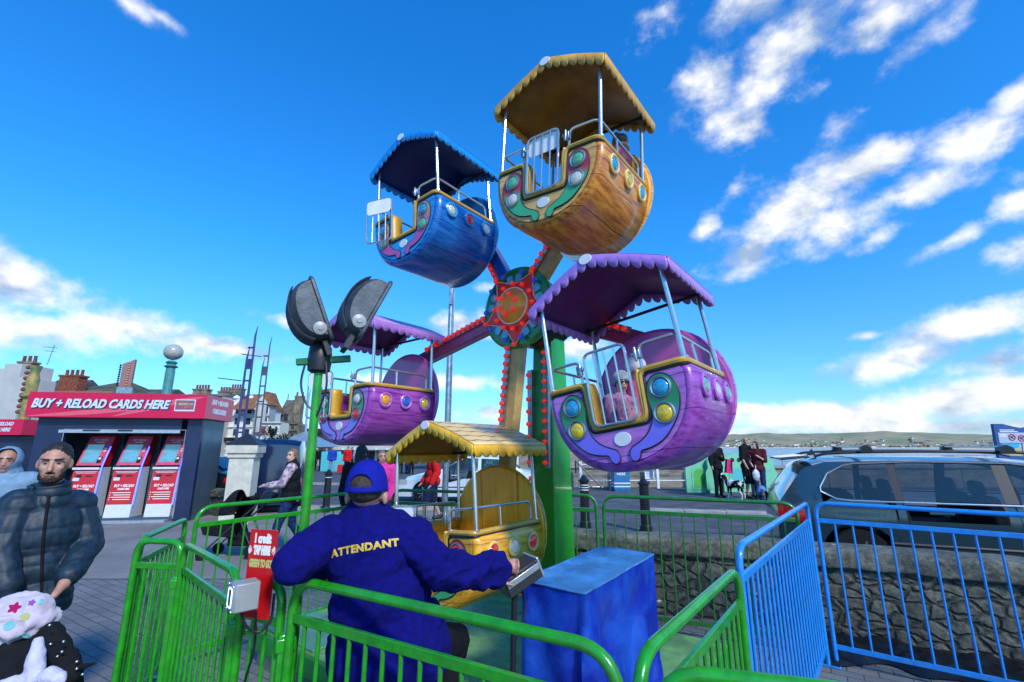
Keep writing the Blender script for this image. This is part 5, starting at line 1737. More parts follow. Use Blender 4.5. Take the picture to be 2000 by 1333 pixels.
t, L, H = mk_building('grey_shelter', 'pale grey seafront shelter left of the assembly point board', 836, 1000, 40, 868, REND, 5, bands=False)
MB().box((L/2, -.5, H+.1), (L+.6, 6, .25)).build('roof', RENW, t)
# distant front past the tower
t, L, H = mk_building('distant_hotel', 'tiny pale hotel on the far front seen past the tower', 1106, 1150, 320, 868, RENW, 20, rows=3, cols=8, z0w=2)

# fairground ornaments
t0 = A(52, 800, 30)
t = thing('fairground_column', 'gilded fairground column edged with bulbs left of the kiosk fascia', 'ornament', (t0.x, t0.y, 0))
zt = A(60, 716, 30).z
MB().lathe([(.30, 0), (.30, zt-2.2), (.5, zt-2.0), (.28, zt-1.8), (.34, zt-.9), (.22, zt-.5), (.32, zt)], 12).build('column', M('gilded column', (.50, .30, .06), .4, var=.5, scale=2, col2=(.10, .16, .06)), t, smooth=30)
b = MB()
for k in range(9): b.ell((-.42, -.1, zt-.1-k*.36), .13, 8, 6)
b.build('bulb_row', BRK, t)
t0 = A(235, 800, 30); t = thing('bulb_sign', 'upright fin sign edged with red bulbs standing above the kiosk', 'sign', (t0.x, t0.y, 0), math.radians(20))
zt = A(240, 702, 30).z; zb = A(236, 757, 30).z
MB().add([(-.32, 0, zb), (.32, 0, zb), (.32, 0, zt), (-.32, 0, zt-.35), (-.32, .25, zb), (.32, .25, zb), (.32, .25, zt), (-.32, .25, zt-.35)], [(0,1,2,3), (7,6,5,4), (0,4,5,1), (1,5,6,2), (2,6,7,3), (3,7,4,0)]).build('sign_board', M('red brown sign face', (.32, .11, .08), .5, var=.4, scale=4, col2=(.2, .18, .17)), t)
b = MB(); b2 = MB()
for k in range(10):
    b.ell((-.40, -.03, zb+.1+(zt-zb-.55)*k/9), .07, 8, 6)
    b2.ell((.08, -.04, zb+.15+(zt-zb-.4)*k/9), .06, 8, 6)
b.build('bulb_row', BLACK, t); b2.build('bulb_row', M('pink bulbs', (.7, .25, .2), .4, var=0), t)
MB().box((0, .12, zb/2), (.8, .2, zb)).build('support', GALV, t)

# masts
def mast(px0, py0, px1, Y, mat, lab, twin=False, w=.3, arm=None, h2=None):
    p = A(px1, 870, Y); z = A(px0, py0, Y).z
    t = thing('light_mast', lab, 'light mast', (p.x, p.y, 0), 0, 'tall seafront masts')
    sides = (-.27, .27) if twin else (0,)
    for s_ in sides:
        zz = z if s_ >= 0 else (h2 or z)
        MB().tube([(s_, 0, 0), (s_, 0, zz*.6), (s_*.9, 0, zz-.9), (s_*.9+.12, 0, zz)], [w*.5, w*.5, w*.42, .03], 4).build('upright', mat, t, smooth=0)
    if twin:
        for k in range(7):
            MB().box((0, 0, z*.12*(k+1)), (.54, .12, .14 if k != 5 else .9)).build('cross_piece', mat, t)
    if arm:
        zz, s_ = arm
        MB().box((s_*1.5, 0, zz), (2.0, .25, .06), (0, .12, 0)).build('lamp_head', BLACK, t)
    return t
LIL = M('lilac mast paint', (.05, .055, .17), .4, .2, var=.15, scale=1)
GRM = M('grey mast paint', (.10, .105, .12), .4, .3, var=.15, scale=1)
mast(503, 638, 466, 40, LIL, 'twin lilac mast taller than its neighbours, left of the purple gondola', True, .24, (A(468, 742, 40).z, -1), A(489, 680, 40).z)
mast(525, 658, 499, 46, GRM, 'pale grey double mast right of the lilac one', True, .17, (A(512, 695, 46).z, -1), A(520, 700, 46).z)
mast(610, 760, 594, 46, M('pale blue mast paint', (.3, .42, .55), .4, .2, var=.1), 'short pale blue mast just left of the green floodlight pole', False, .22)

# palm behind the pillar
def palm(px, py, Y, h, label):
    p = A(px, py, Y); t = thing('palm', label, 'palm tree', (p.x, p.y, 0))
    MB().tube([(0, 0, 0), (.05, 0, h*.5), (0, 0, h)], [.2, .16, .14], 10).build('trunk', M('palm trunk', (.12, .09, .06), .9, var=.3), t)
    b = MB(); r_ = random.Random(px)
    for k in range(60):
        a = r_.uniform(0, 2*PI); e_ = r_.uniform(-.5, 1.2); l = r_.uniform(.8, 1.25)
        d = Vector((math.cos(a)*math.cos(e_), math.sin(a)*math.cos(e_), math.sin(e_)))
        q = d.cross(Vector((0, 0, 1))).normalized()*.05
        p0 = Vector((0, 0, h)); p1 = p0+d*l*.6; p2 = p0+d*l+Vector((0, 0, -.3*l))
        b.add([p0-q*.4, p0+q*.4, p1+q, p1-q, p2], [(0, 1, 2, 3), (3, 2, 4)])
    b.build('crown', M('palm leaves', (.06, .10, .035), .6, var=.3, scale=3), t, smooth=0)
palm(530, 852, 30, 2.3, 'small spiky palm in front of the cream villa')
palm(556, 858, 32, 2.0, 'second spiky palm near the pavilion roof')

# ================================================================== SEA WALL, RAIL, PLAY PANELS, BIN, BARRIERS AT THE BACK RIGHT
b = MB()
o = thing('sea_wall', 'long weathered concrete sea wall along the promenade', 'sea wall', (1.9, 18.9, .17))
rnd = random.Random(5)
for k in range(12):
    x = k*2.6
    MB().box((x+1.28, 0, .36), (2.575, .4, .72)).build('wall_block', CONC, o, bevel=.015)
MB().box((15, -.02, .76), (30, .5, .09)).build('coping', CONC, o, bevel=.015)
o = thing('sea_wall', 'paler stretch of stepped sea wall seen between the tower and the purple gondola', 'sea wall', (1.2, 20.2, .1))
MB().box((3.6, 0, .7), (7.2, .4, 1.4)).box((3.6, 2.2, .95), (9, 2, 1.9)).build('wall_block', CONC, o, bevel=.02)
# white posts with rails in front of the wall
o = thing('handrail_fence', 'low white railing with square posts in front of the sea wall', 'railing', (2.6, 18.2, .17))
for k in range(4):
    MB().box((1.45*k, 0, .5), (.09, .09, 1.0)).build('post', WHITEP, o)
MB().tube([(0, 0, .88), (4.4, 0, .88)], .02, 6).tube([(0, 0, .3), (4.4, 0, .3)], .02, 6).build('rail', WHITEP, o)
o = thing('railing', 'blue and white promenade railing on top of the sea wall by the water', 'railing', (10.9, 19.3, .9))
GRB = M('grey blue rail paint', (.25, .32, .38), .5, var=.15)
for k in range(12):
    MB().tube([(.75*k, 0, 0), (.75*k, 0, .50)], .018, 6).build('post', GRB, o)
MB().tube([(0, 0, .47), (9, 0, .47)], .014, 6).tube([(0, 0, .25), (9, 0, .25)], .011, 6).build('rail', GRB, o)
# wave-shaped litter bin
p = A(1212, 945, 17.2)
t = thing('litter_bin', 'blue litter bin reading LITTER HERE with white bands', 'litter bin', (p.x, p.y, .17))
BINB = M('blue bin plastic', (.03, .17, .36), .4, var=.1)
MB().lathe([(.36, 0), (.39, .1), (.39, .85), (.34, .98)], 4, Matrix.Rotation(PI/4, 4, 'Z')).build('body', BINB, t, smooth=0)
MB().lathe([(.395, .16), (.395, .20)], 4, Matrix.Rotation(PI/4, 4, 'Z'), cap=False).lathe([(.395, .27), (.395, .31)], 4, Matrix.Rotation(PI/4, 4, 'Z'), cap=False).build('white_band', WHITEP, t, smooth=0)
for s_, z in (('LITTER', .72), ('HERE', .60)):
    text_mb(s_, .13, offset=.002, extrude=.001).xf(frame((-.03, -.285, z), (1, 0, 0), (0, 0, 1))).build('lettering', WLET, t, smooth=0)
# crowd barrier
p = A(1130, 945, 17.5)
t = thing('crowd_barrier', 'galvanised crowd barrier leaning by the litter bin', 'crowd barrier', (p.x, p.y, .17))
fr = roundpath([Vector((0, 0, .12)), Vector((0, 0, 1.08)), Vector((1.3, 0, 1.08)), Vector((1.3, 0, .12)), Vector((0, 0, .12))], .12, 5)
MB().tube(fr, .022, 8).build('frame', GALV, t)
b = MB()
for k in range(1, 12): b.tube([(1.3*k/12, 0, .12), (1.3*k/12, 0, 1.08)], .008, 5)
b.build('infill_bars', GALV, t)
for x in (.2, 1.1): MB().tube([(x, -.25, .01), (x, 0, .14), (x, .25, .01)], .018, 6).build('foot', GALV, t)
MB().tube([(-.1, -.1, 1.05), (.8, -.3, .1)], .03, 6).tube([(-.1, -.1, 1.05), (-.1, -.1, .6)], .03, 6).build('dark_strut', BLACK, t)
# notice on the sea wall
p = A(1268, 925, 18.5)
t = thing('notice', 'small white notice fixed to the sea wall', 'notice', (p.x, p.y-.02, p.z))
MB().box((0, 0, 0), (.36, .02, .44)).build('board', WHITEP, t)
b = MB()
for k in range(6): b.box((0, -.012, .16-.055*k), (.28-.04*(k % 2), .004, .014))
b.build('small_print', BINB, t)
# mint green play panels with arched windows
MINT = M('mint green moulded plastic', (.20, .60, .36), .35, var=.08, scale=2)
MINTD = M('lime arch inset', (.10, .50, .10), .35, var=.1)
AQUA = M('aqua arch inset', (.10, .52, .55), .35, var=.1)
def arch(w, h, n=10):
    return [(-w/2, 0), (w/2, 0), (w/2, h-w/2)]+[(w/2*math.cos(a), h-w/2+w/2*math.sin(a)) for a in [PI*k/n for k in range(1, n)]]+[(-w/2, h-w/2)]
def play_panel(px, Y, w, h, label, inset, holes):
    p = A(px, 950, Y); t = thing('play_panel', label, 'play panel', (p.x, p.y, .17), 0, 'mint green plastic play panels')
    pts = roundpath([Vector((-w/2, 0, 0)), Vector((w/2, 0, 0)), Vector((w/2, h*.93, 0)), Vector((0, h, 0)), Vector((-w/2, h*.93, 0))], .06, 4, closed=True)
    MB().prism([(v.x, v.y) for v in pts], -.07, .07, MF).build('panel', MINT, t, fixn=True)
    a_ = [(x*1.25, y*1.12-.03) for x, y in arch(.42, .66)]
    MB().prism([(x, y+.16) for x, y in a_], -.085, -.06, MF).build('arch_frame', MINT, t, fixn=True)
    MB().prism([(x, y+.18) for x, y in arch(.40, .62)], -.090, -.07, MF).build('arch_inset', inset, t, fixn=True)
    if holes:
        for s_ in (-.12, .12):
            MB().lathe([(.075, 0), (.07, .01)], 16, frame((s_, -.075, h*.82), (1,0,0), (0,0,1), (0,-1,0))).build('hole', BLACK, t)
    return t
play_panel(1366, 16.6, .92, 1.25, 'mint green play panel with a lime arch, below the purple gondola', MINTD, False)
play_panel(1440, 16.9, .98, 1.32, 'mint green play panel with an aqua arch and two round holes, behind the dog', AQUA, True)
play_panel(1394, 16.4, .34, 1.2, 'narrow mint green end panel joining the two arched ones', MINT, False)
play_panel(1503, 16.9, .42, 1.15, 'mint green panel edge showing right of the woman in dark red', MINT, False)
for lab, px, py, Y in (('teal plastic play panels behind the man in a blue jacket', 640, 905, 34),):
    p = A(px, py, Y); t = thing('play_panel', lab, 'play panel', (p.x, p.y, 0), 0)
    MB().box((.2, 0, .7), (1.4, .12, 1.4)).box((1.2, .1, .6), (.8, .12, 1.2)).build('panel', AQUA, t, bevel=.05)
# assembly point board on a white wall
p = A(934, 918, 19)
t = thing('white_hoarding', 'white painted block wall carrying the green assembly point board', 'wall', (p.x, p.y, 0))
MB().box((.75, 0, 1.0), (1.7, .3, 2.0)).build('wall', RENW, t)
MB().box((.8, 0, 2.04), (1.9, .4, .1)).build('coping', CONC, t)
p = A(956, 902, 18.7)
t = thing('assembly_sign', 'green assembly point sign with white arrows and figures', 'sign', p)
GS = M('sign green', (.01, .28, .14), .4, var=.05)
MB().box((0, 0, 0), (.72, .02, .55)).build('board', GS, t)
b = MB()
for sx, sz in ((-1, 1), (1, 1), (-1, -1), (1, -1)):
    c_ = Vector((sx*.2, -.014, sz*.16)); d_ = Vector((-sx, 0, -sz)).normalized()
    b.box(c_, (.13, .006, .022), (0, math.atan2(sz, sx)*-1, 0))
    tip = c_+d_*.07; e1 = Vector((sx, 0, 0)); e2 = Vector((0, 0, sz))
    b.box(tip+e1*.035, (.07, .006, .02)).box(tip+e2*.035, (.02, .006, .07))
b.build('arrows', WLET, t)
b = MB()
for x in (-.09, 0, .09):
    b.ell((x, -.014, .02 if x else .05), (.025, .006, .025), 10, 6).box((x, -.014, -.05), (.05, .006, .09))
b.build('figures', WLET, t)
# information board at the right edge
p = A(1975, 872, 9.5)
t = thing('beach_information_board', 'wave-topped beach information board with prohibition symbols and a map at the right edge', 'information board', (p.x, p.y, .17), math.radians(0))
zb_ = 1.0; 
def bx(px, py): q = A(px, py, 9.5); return q.x-p.x, q.z-.17
tops = [bx(1937, 829), bx(1955, 829), bx(1975, 834), bx(1990, 837), bx(2010, 834), bx(2040, 829)]
lo = [bx(2050, 925), bx(1954, 925)]
BB = M('deep blue board', (.015, .08, .26), .4, var=.08)
MB().prism(tops+lo, -.03, .03, MF).build('board', BB, t, fixn=True)
def quad(pts, y, mat, name):
    q = [bx(*a) for a in pts]
    MB().prism(q, y-.003, y, MF).build(name, mat, t, fixn=True)
quad([(1945, 846), (2050, 846), (2050, 866), (1949, 866)], -.034, M('board grey panel', (.42, .46, .56), .4, var=.05), 'panel')
quad([(1951, 867), (1990, 867), (1994, 892), (1957, 890)], -.034, M('map yellow sand', (.55, .50, .22), .4, var=.15, scale=8), 'map')
quad([(1952, 867), (1989, 867), (1986, 875), (1972, 879), (1957, 876)], -.038, M('map blue', (.04, .38, .70), .4, var=.1), 'map_sea')
quad([(1993, 867), (2050, 867), (2050, 895), (1996, 895)], -.034, M('board grey panel', (.42, .46, .56), .4), 'text_panel')
b = MB()
for px_, py_ in ((1972.5, 855), (1991, 857)):
    x, z = bx(px_, py_)
    b.tube([Vector((x+.062*math.cos(a), -.042, z+.058*math.sin(a))) for a in [2*PI*k/20 for k in range(20)]], .008, 5, closed=True).box((x, -.042, z), (.12, .006, .012), (0, PI/4, 0))
b.build('prohibition_symbols', M('sign red ring', (.45, .03, .08), .4, var=0), t)
b = MB()
for px_, py_ in ((1972.5, 855), (1991, 857)):
    x, z = bx(px_, py_); b.box((x, -.038, z-.005), (.05, .004, .03)).ell((x+.02, -.038, z+.02), (.012, .004, .012), 8, 6)
b.build('symbol_figures', BLACK, t)
b = MB()
for k, (px_, py_, w_) in enumerate(((1962, 841, .30), (1966, 844, .36), (1955, 850, .12), (1955, 853, .13))):
    x, z = bx(px_, py_); b.box((x, -.040, z), (w_, .004, .014))
b.build('small_print', WLET, t)
for x in (-.2, .55): MB().tube([(x, .0, 0), (x, .0, zb_+.3)], .04, 8).build('post', BB, t)
# ================================================================== CARS
CARG = M('dark car glass', (.012, .018, .025), .03, var=0, coat=1)
CARW = M('tinted side glass', (.02, .03, .035), .03, var=0, alpha=.62, coat=1)
TYRE = M('tyre rubber', (.015, .015, .016), .8, var=.1, bump=.2)
ALLOY = M('alloy wheel', (.5, .52, .55), .3, .8, var=.05)
def car(label, name_cat, loc, rz, paint, L=4.6, Wd=1.82, H=1.48, belt=.95, group=None, rails=False, style='estate', detail=1, chrome=True):
    """local x runs from the rear bumper (0) to the nose (L); side facing -y is modelled like the other"""
    t = thing('parked_car', label, name_cat, loc, rz, group)
    hw = Wd/2
    if style == 'estate':
        R = [(0, .62), (.04, .95), (.11, 1.05), (.35, H-.10), (.62, H-.02), (1.3, H), (2.3, H), (2.75, H-.05), (3.55, 1.0), (3.75, .96), (4.35, .82), (4.52, .66), (L, .45)]
    elif style == 'van':
        R = [(0, .7), (.03, H-.15), (.25, H), (3.1, H), (3.6, H-.1), (4.1, 1.15), (4.5, 1.0), (L, .5)]
    else:
        R = [(0, .6), (.05, .93), (.55, 1.02), (1.15, H-.05), (1.8, H), (2.4, H-.02), (3.2, 1.0), (3.4, .96), (4.2, .8), (L-.05, .6), (L, .42)]
    k_ = L/4.6
    R = [(x*k_ if x < L else x, z) for x, z in R]
    def top(x):
        for (a, za_), (b_, zb_) in zip(R, R[1:]):
            if x <= b_:
                u = (x-a)/(b_-a) if b_ > a else 0
                return za_+(zb_-za_)*u
        return R[-1][1]
    wx = [.82*k_, 3.62*k_]; wr = .335
    def bot(x):
        z = .22
        for c in wx:
            if abs(x-c) < wr+.055:
                z = max(z, .31+math.sqrt(max(0, (wr+.055)**2-(x-c)**2)))
        return z
    def width(x, z):
        e = abs((x-L/2)/(L/2))
        w = hw*(1-.16*e**5)
        if z > belt: w -= (z-belt)*.36*(1 if style != 'van' else .35)
        if z < .45: w -= (.45-z)*.18
        w += .012*math.exp(-((z-.72)/.09)**2)
        return w
    st = sorted(set([0, .01, .04, .1, .16, .25]+[L*i/70 for i in range(71)]+[c+s_*(wr+.055)*math.cos(PI*q/12) for c in wx for s_ in (1,) for q in range(13)]+[L-.01, L-.05]))
    st = [x for x in st if 0 <= x <= L]
    def curve(pts):
        def f(x):
            for (a, za_), (b_, zb_) in zip(pts, pts[1:]):
                if x <= b_+1e-9:
                    u = (x-a)/(b_-a) if b_ > a else 0
                    u = min(1, max(0, u))
                    return za_+(zb_-za_)*u
            return pts[-1][1]
        return f
    bl = belt+.03
    if style == 'estate':
        hi = curve([(.50*k_, bl+.10), (.60*k_, bl+.26), (.82*k_, H-.115), (1.5*k_, H-.08), (2.35*k_, H-.09), (2.72*k_, H-.16), (3.42*k_, bl+.05)])
        lo = curve([(.50*k_, bl+.08), (.58*k_, bl+.01), (.75*k_, bl-.01), (3.42*k_, bl)])
        wins = [(.50*k_, 1.22*k_), (1.30*k_, 2.18*k_), (2.30*k_, 3.36*k_)]
    else:
        x_a = .95*k_ if style != 'van' else .3
        hi = curve([(x_a, bl+.14), (x_a+.35, H-.14), (2.3*k_, H-.1), (3.1*k_, bl+.1)]) if style != 'van' else curve([(.2, H-.25), (3.2, H-.25), (3.95, bl+.1)])
        lo = curve([(x_a, bl), (3.1*k_, bl)])
        wins = [(x_a+.05, 1.85*k_), (1.95*k_, 3.05*k_)] if style != 'van' else [(2.3, 3.1), (3.2, 3.9)]
    st = sorted(set(st+[x for w_ in wins for x in w_]))
    def levels(x, zb, ze_):
        l_ = min(lo(x), zb+(ze_-zb)*.45); h_ = max(l_+.02, min(hi(x), ze_-.03))
        return [zb+(l_-zb)*q/7 for q in range(7)]+[l_+(h_-l_)*q/4 for q in range(4)]+[h_+(ze_-h_)*q/5 for q in range(6)]
    b = MB(); NS = 16; ring = 2*NS+9
    for x in st:
        zt, zb = top(x), bot(x)
        zt = max(zt, zb+.02)
        ze_ = zt-.055 if zt > zb+.1 else zt
        pts = []
        lv_ = levels(x, zb, ze_)
        for z in lv_:
            pts.append((-width(x, z), z))
        w_ = width(x, ze_)
        for q in range(1, 8):
            u = q/8
            a = -w_+2*w_*u
            cz = ze_+(zt-ze_)*min(1, (1-abs(2*u-1)**3.2)*1.0)
            pts.append((a, cz))
        for z in reversed(lv_):
            pts.append((width(x, z), z))
        b.v += [(x, y, z) for y, z in pts]
    n_ = 2*(NS+1)+7
    for i in range(len(st)-1):
        xm = (st[i]+st[i+1])/2
        inw = any(a_ < xm < c_ for a_, c_ in wins)
        for k in range(n_-1):
            if inw and (7 <= k <= 10 or n_-12 <= k <= n_-9): continue
            b.f.append((i*n_+k, (i+1)*n_+k, (i+1)*n_+k+1, i*n_+k+1))
    b.f.append(tuple(range(n_))); b.f.append(tuple(reversed(range((len(st)-1)*n_, len(st)*n_))))
    body = b.build('body', paint, t, smooth=40, fixn=True)
    MB().box((L/2, 0, .42), (L-1.9, Wd-.5, .30)).build('underbody', BLACK, t)
    def patch(fn_lo, fn_hi, x0, x1, off, name, mat, par=t, side=-1, n=16, m=5):
        b = MB()
        for i in range(n+1):
            x = x0+(x1-x0)*i/n
            lo, hi = fn_lo(x), fn_hi(x)
            for j in range(m+1):
                z = lo+(hi-lo)*j/m
                b.v.append((x, side*(width(x, z)+off), z))
        for i in range(n):
            for j in range(m):
                a = i*(m+1)+j; b.f.append((a, a+m+1, a+m+2, a+1))
        return b.build(name, mat, par, smooth=60, fixn=True)
    if style == 'estate':
        if chrome:
            bt = MB()
            for s_ in (-1, 1):
                pts = [Vector((x, s_*(width(x, hi(x))+.010), hi(x)+.018)) for x in [.50*k_+(2.9*k_)*q/30 for q in range(31)]]
                pl_ = [Vector((x, s_*(width(x, lo(x))+.010), lo(x)-.018)) for x in [.50*k_+(2.9*k_)*q/20 for q in range(21)]]
                bt.tube(list(reversed(pl_))+pts, .011, 6)
            bt.build('chrome_trim', CHROME, t)
        for s_ in (-1, 1):
            for xa, xb in ((1.22*k_, 1.30*k_), (2.18*k_, 2.30*k_)):
                patch(lambda x: lo(x)-.0, lambda x: hi(x)+.0, xa, xb, .003, 'pillar_trim', BLACK, side=s_, n=3)
    for s_ in (-1, 1):
        for a, c in wins:
            patch(lo, hi, a, c, .008, 'side_window', CARW, side=s_)
    # seats seen through the glass
    SEATM = M('dark car seat', (.03, .03, .034), .8, var=.1)
    if style != 'van':
        for xs_ in (1.35*k_, 2.25*k_):
            for ys_ in (-.38, .38):
                MB().box((xs_, ys_, .74), (.16, .46, .56), (0, -.22, 0)).box((xs_-.09, ys_, 1.10), (.10, .24, .17), (0, -.18, 0)).build('seat', SEATM, t, bevel=.04)
        MB().box((L*.45, 0, .60), (L*.55, Wd-.3, .05)).build('cabin_floor', SEATM, t)
        MB().tube([Vector((2.78*k_, .38+.17*math.cos(a), .93+.17*math.sin(a))) for a in [2*PI*q/20 for q in range(20)]], .014, 6, closed=True).build('steering_wheel', BLACK, t)
    # door shut lines, handles
    for s_ in (-1, 1):
        for x in (1.27*k_, 2.24*k_, 3.38*k_) if style != 'van' else (2.2, 3.15):
            MB().tube([Vector((x+.05*math.sin(z*3), s_*(width(x, z)+.001), z)) for z in [.34+(belt-.34)*q/8 for q in range(9)]], .0045, 4).build('door_gap', BLACK, t)
        for x in (1.50*k_, 2.55*k_):
            MB().tube([(x, s_*(width(x, .84)+.02), .845), (x+.22, s_*(width(x, .84)+.02), .85)], .014, 6).build('door_handle', paint, t)
        MB().tube([(L*.24, s_*(width(1, .45)+.0), .50), (L*.70, s_*(width(3, .45)+.0), .50)], .018, 6).build('side_moulding', BLACK, t)
    # rear window and screen as glossy sheets on the sloping ends
    def endpatch(x0, x1, ww, name, off):
        b = MB()
        for i in range(7):
            x = x0+(x1-x0)*i/6
            for j in range(9):
                u = -1+2*j/8
                b.v.append((x+(-off if x0 < L/2 else off), u*ww, top(x)+.012-.05*abs(u)**3.2*0+ -.0))
        for i in range(6):
            for j in range(8):
                a = i*9+j; b.f.append((a, a+9, a+10, a+1))
        return b.build(name, CARG, t, smooth=60, fixn=True)
    if style == 'estate':
        endpatch(2.85*k_, 3.48*k_, hw*.74, 'windscreen', .0)
        MB().box((.30*k_, 0, H-.03), (.34, Wd*.66, .035), (0, -.10, 0)).build('spoiler', paint, t, bevel=.012)
    elif style == 'saloon':
        endpatch(.60*k_, 1.1*k_, hw*.70, 'rear_window', .01); endpatch(2.5*k_, 3.15*k_, hw*.72, 'windscreen', 0)
    TL = M('tail lamp red', (.55, .01, .015), .1, var=.2, scale=30, coat=1)
    for s_ in (-1, 1):
        patch(lambda x: .68, lambda x: .90-.25*x, .012, .34, .012, 'tail_light', TL, side=s_, n=8, m=3)
        patch(lambda x: .58, lambda x: .72, L-.42, L-.06, .010, 'headlight', M('headlamp', (.55, .6, .62), .08, .3, var=.1, coat=1), side=s_, n=8, m=3)
        MB().ell((3.28*k_, s_*(hw+.08), belt+.06), (.09, .10, .065), 12, 8).build('wing_mirror', paint if style == 'estate' else BLACK, t)
    for c in wx:
        for s_ in (-1, 1):
            y = s_*(hw-.12)
            mm = frame((c, y, .31), (1, 0, 0), (0, 0, 1), (0, s_, 0)) if s_ < 0 else frame((c, y, .31), (1, 0, 0), (0, 0, -1))
            w_ = MB().lathe([(.20, -.10), (.31, -.10), (wr-.01, -.07), (wr-.01, .06), (.31, .09), (.22, .09)], 28, mm).build('wheel', TYRE, t, smooth=30)
            rm = MB().lathe([(.21, .085), (.22, .09), (.19, .05), (.03, .06)], 28, mm)
            for q in range(10):
                a = 2*PI*q/10
                rm.tube([mm @ Vector((.04*math.cos(a), .04*math.sin(a), .08)), mm @ Vector((.20*math.cos(a), .20*math.sin(a), .085))], .014, 5)
            rm.build('rim', ALLOY, w_, smooth=30)
            MB().lathe([(wr+.05, -.2), (wr+.05, -.16), (.0, -.16)], 20, mm).build('wheel_well', BLACK, w_)
    if rails:
        for s_ in (-1, 1):
            y = s_*(width(1.5, H)+.01)
            pts = [Vector((x, y, H+.065*abs(math.sin(PI*min(1, max(0, (x-.5)/(3.0-.5)))))**.35)) for x in [.5+2.5*q/24 for q in range(25)]]
            MB().tube([p+Vector((0, 0, -.01)) for p in pts], .017, 8).build('roof_rail', BLACK, t)
        for x in (1.05, 2.35):
            br = MB().box((x, 0, H+.11), (.07, width(1.5, H)*2+.06, .022))
            br.build('roof_bar', MOLD, t, bevel=.006)
            for s_ in (-1, 1):
                MB().prism([(-.07, -.03), (.07, -.03), (.05, .03), (.0, .06), (-.05, .04)], -.045, .045, Matrix.Translation((x, s_*(width(1.5, H)+.02), H+.07)) @ MF).build('bar_foot', BLACK, t, fixn=True)
        MB().add([(.52, -.012, H-.01), (.64, -.012, H), (.60, 0, H+.085), (.52, .012, H-.01), (.64, .012, H)], [(0,1,2), (3,2,4), (0,2,3), (1,4,2)]).build('roof_aerial', BLACK, t)
    return t
TGREY = M('teal grey car paint', (.032, .07, .088), .22, .35, var=.03, scale=2, coat=1)
SILV = M('silver car paint', (.66, .72, .78), .25, .15, var=.03, coat=1)
DBLU = M('dark blue car paint', (.006, .016, .06), .22, .2, var=.03, coat=1)
cpos = A(1533, 985, 6.75)
car('teal-grey estate car with black roof rails parked behind the stone wall', 'car', (cpos.x-.1, 6.95, gz(4, 6.8)-.06), math.radians(-23), TGREY, rails=True, H=1.47)
s0 = A(800, 960, 15.6)
car('silver saloon car crossing behind the man in the red top', 'car', (s0.x+4.15, 15.7, 0), math.radians(180), SILV, style='saloon', H=1.46, L=4.5, chrome=False)
s1 = A(524, 930, 12.6)
car('dark blue people carrier parked behind the cream pillar', 'car', (s1.x, 12.6, 0), math.radians(112), DBLU, style='van', H=1.90, L=4.6, chrome=False)
s2 = A(476, 945, 14.4)
car('dark car partly hidden between the kiosk and the pillar', 'car', (s2.x, 14.9, 0), math.radians(176), M('black car paint', (.012, .015, .02), .2, .2, var=0, coat=1), style='saloon', H=1.45, L=4.4, chrome=False)
# ================================================================== PEOPLE
SKIN = M('skin', (.50, .27, .19), .5, var=.08, scale=30, bump=.15, bscale=200, col2=(.42, .20, .14))
SKINP = M('pale skin', (.60, .38, .30), .5, var=.08, scale=30, col2=(.52, .28, .2))
def V(*a): return Vector(a)
def default_J():
    J = dict(head=V(0, -.012, .935), neck=V(0, .0, .865), chest=V(0, 0, .745), waist=V(0, 0, .63), pelvis=V(0, 0, .535))
    for s, k in ((-1, 'R'), (1, 'L')):
        J['sh'+k] = V(s*.108, 0, .815); J['el'+k] = V(s*.135, .012, .645); J['wr'+k] = V(s*.135, -.03, .50)
        J['hip'+k] = V(s*.052, 0, .52); J['kn'+k] = V(s*.055, -.008, .285); J['an'+k] = V(s*.058, .012, .045)
    return J
def orient(a, b):
    """rotation taking z to the direction a->b"""
    return (b-a).to_track_quat('Z', 'Y').to_matrix()
def hand(mb, wr, el, h, face, detail, curl=.5):
    d = (wr-el).normalized()
    c = wr+d*.035*h
    mb.cap(wr-d*.01*h, c, .0155*h, .019*h, 10)
    side = d.cross(face).normalized() if d.cross(face).length > .2 else Vector((1, 0, 0))
    if detail < 2:
        mb.cap(c, c+d*.04*h+face*.012*h, .016*h, .011*h, 10); return
    for k in range(4):
        o = side*(k-1.5)*.0115*h
        l = (.042, .050, .046, .036)[k]*h
        p0 = c+o*.9+d*.012*h; p1 = p0+(d*(1-curl*.4)+face*curl*.6)*l*.55; p2 = p1+(d*(1-curl)+face*curl*1.1)*l*.5
        mb.cap(p0, p1, .0058*h, .0052*h, 8).cap(p1, p2, .0052*h, .0042*h, 8)
    t0 = wr+d*.012*h+side*.014*h; t1 = t0+(d*.5+side*.6+face*.5).normalized()*.03*h
    mb.cap(t0, t1, .0068*h, .0052*h, 8).cap(t1, t1+(d+face*.5).normalized()*.018*h, .0052*h, .0044*h, 8)

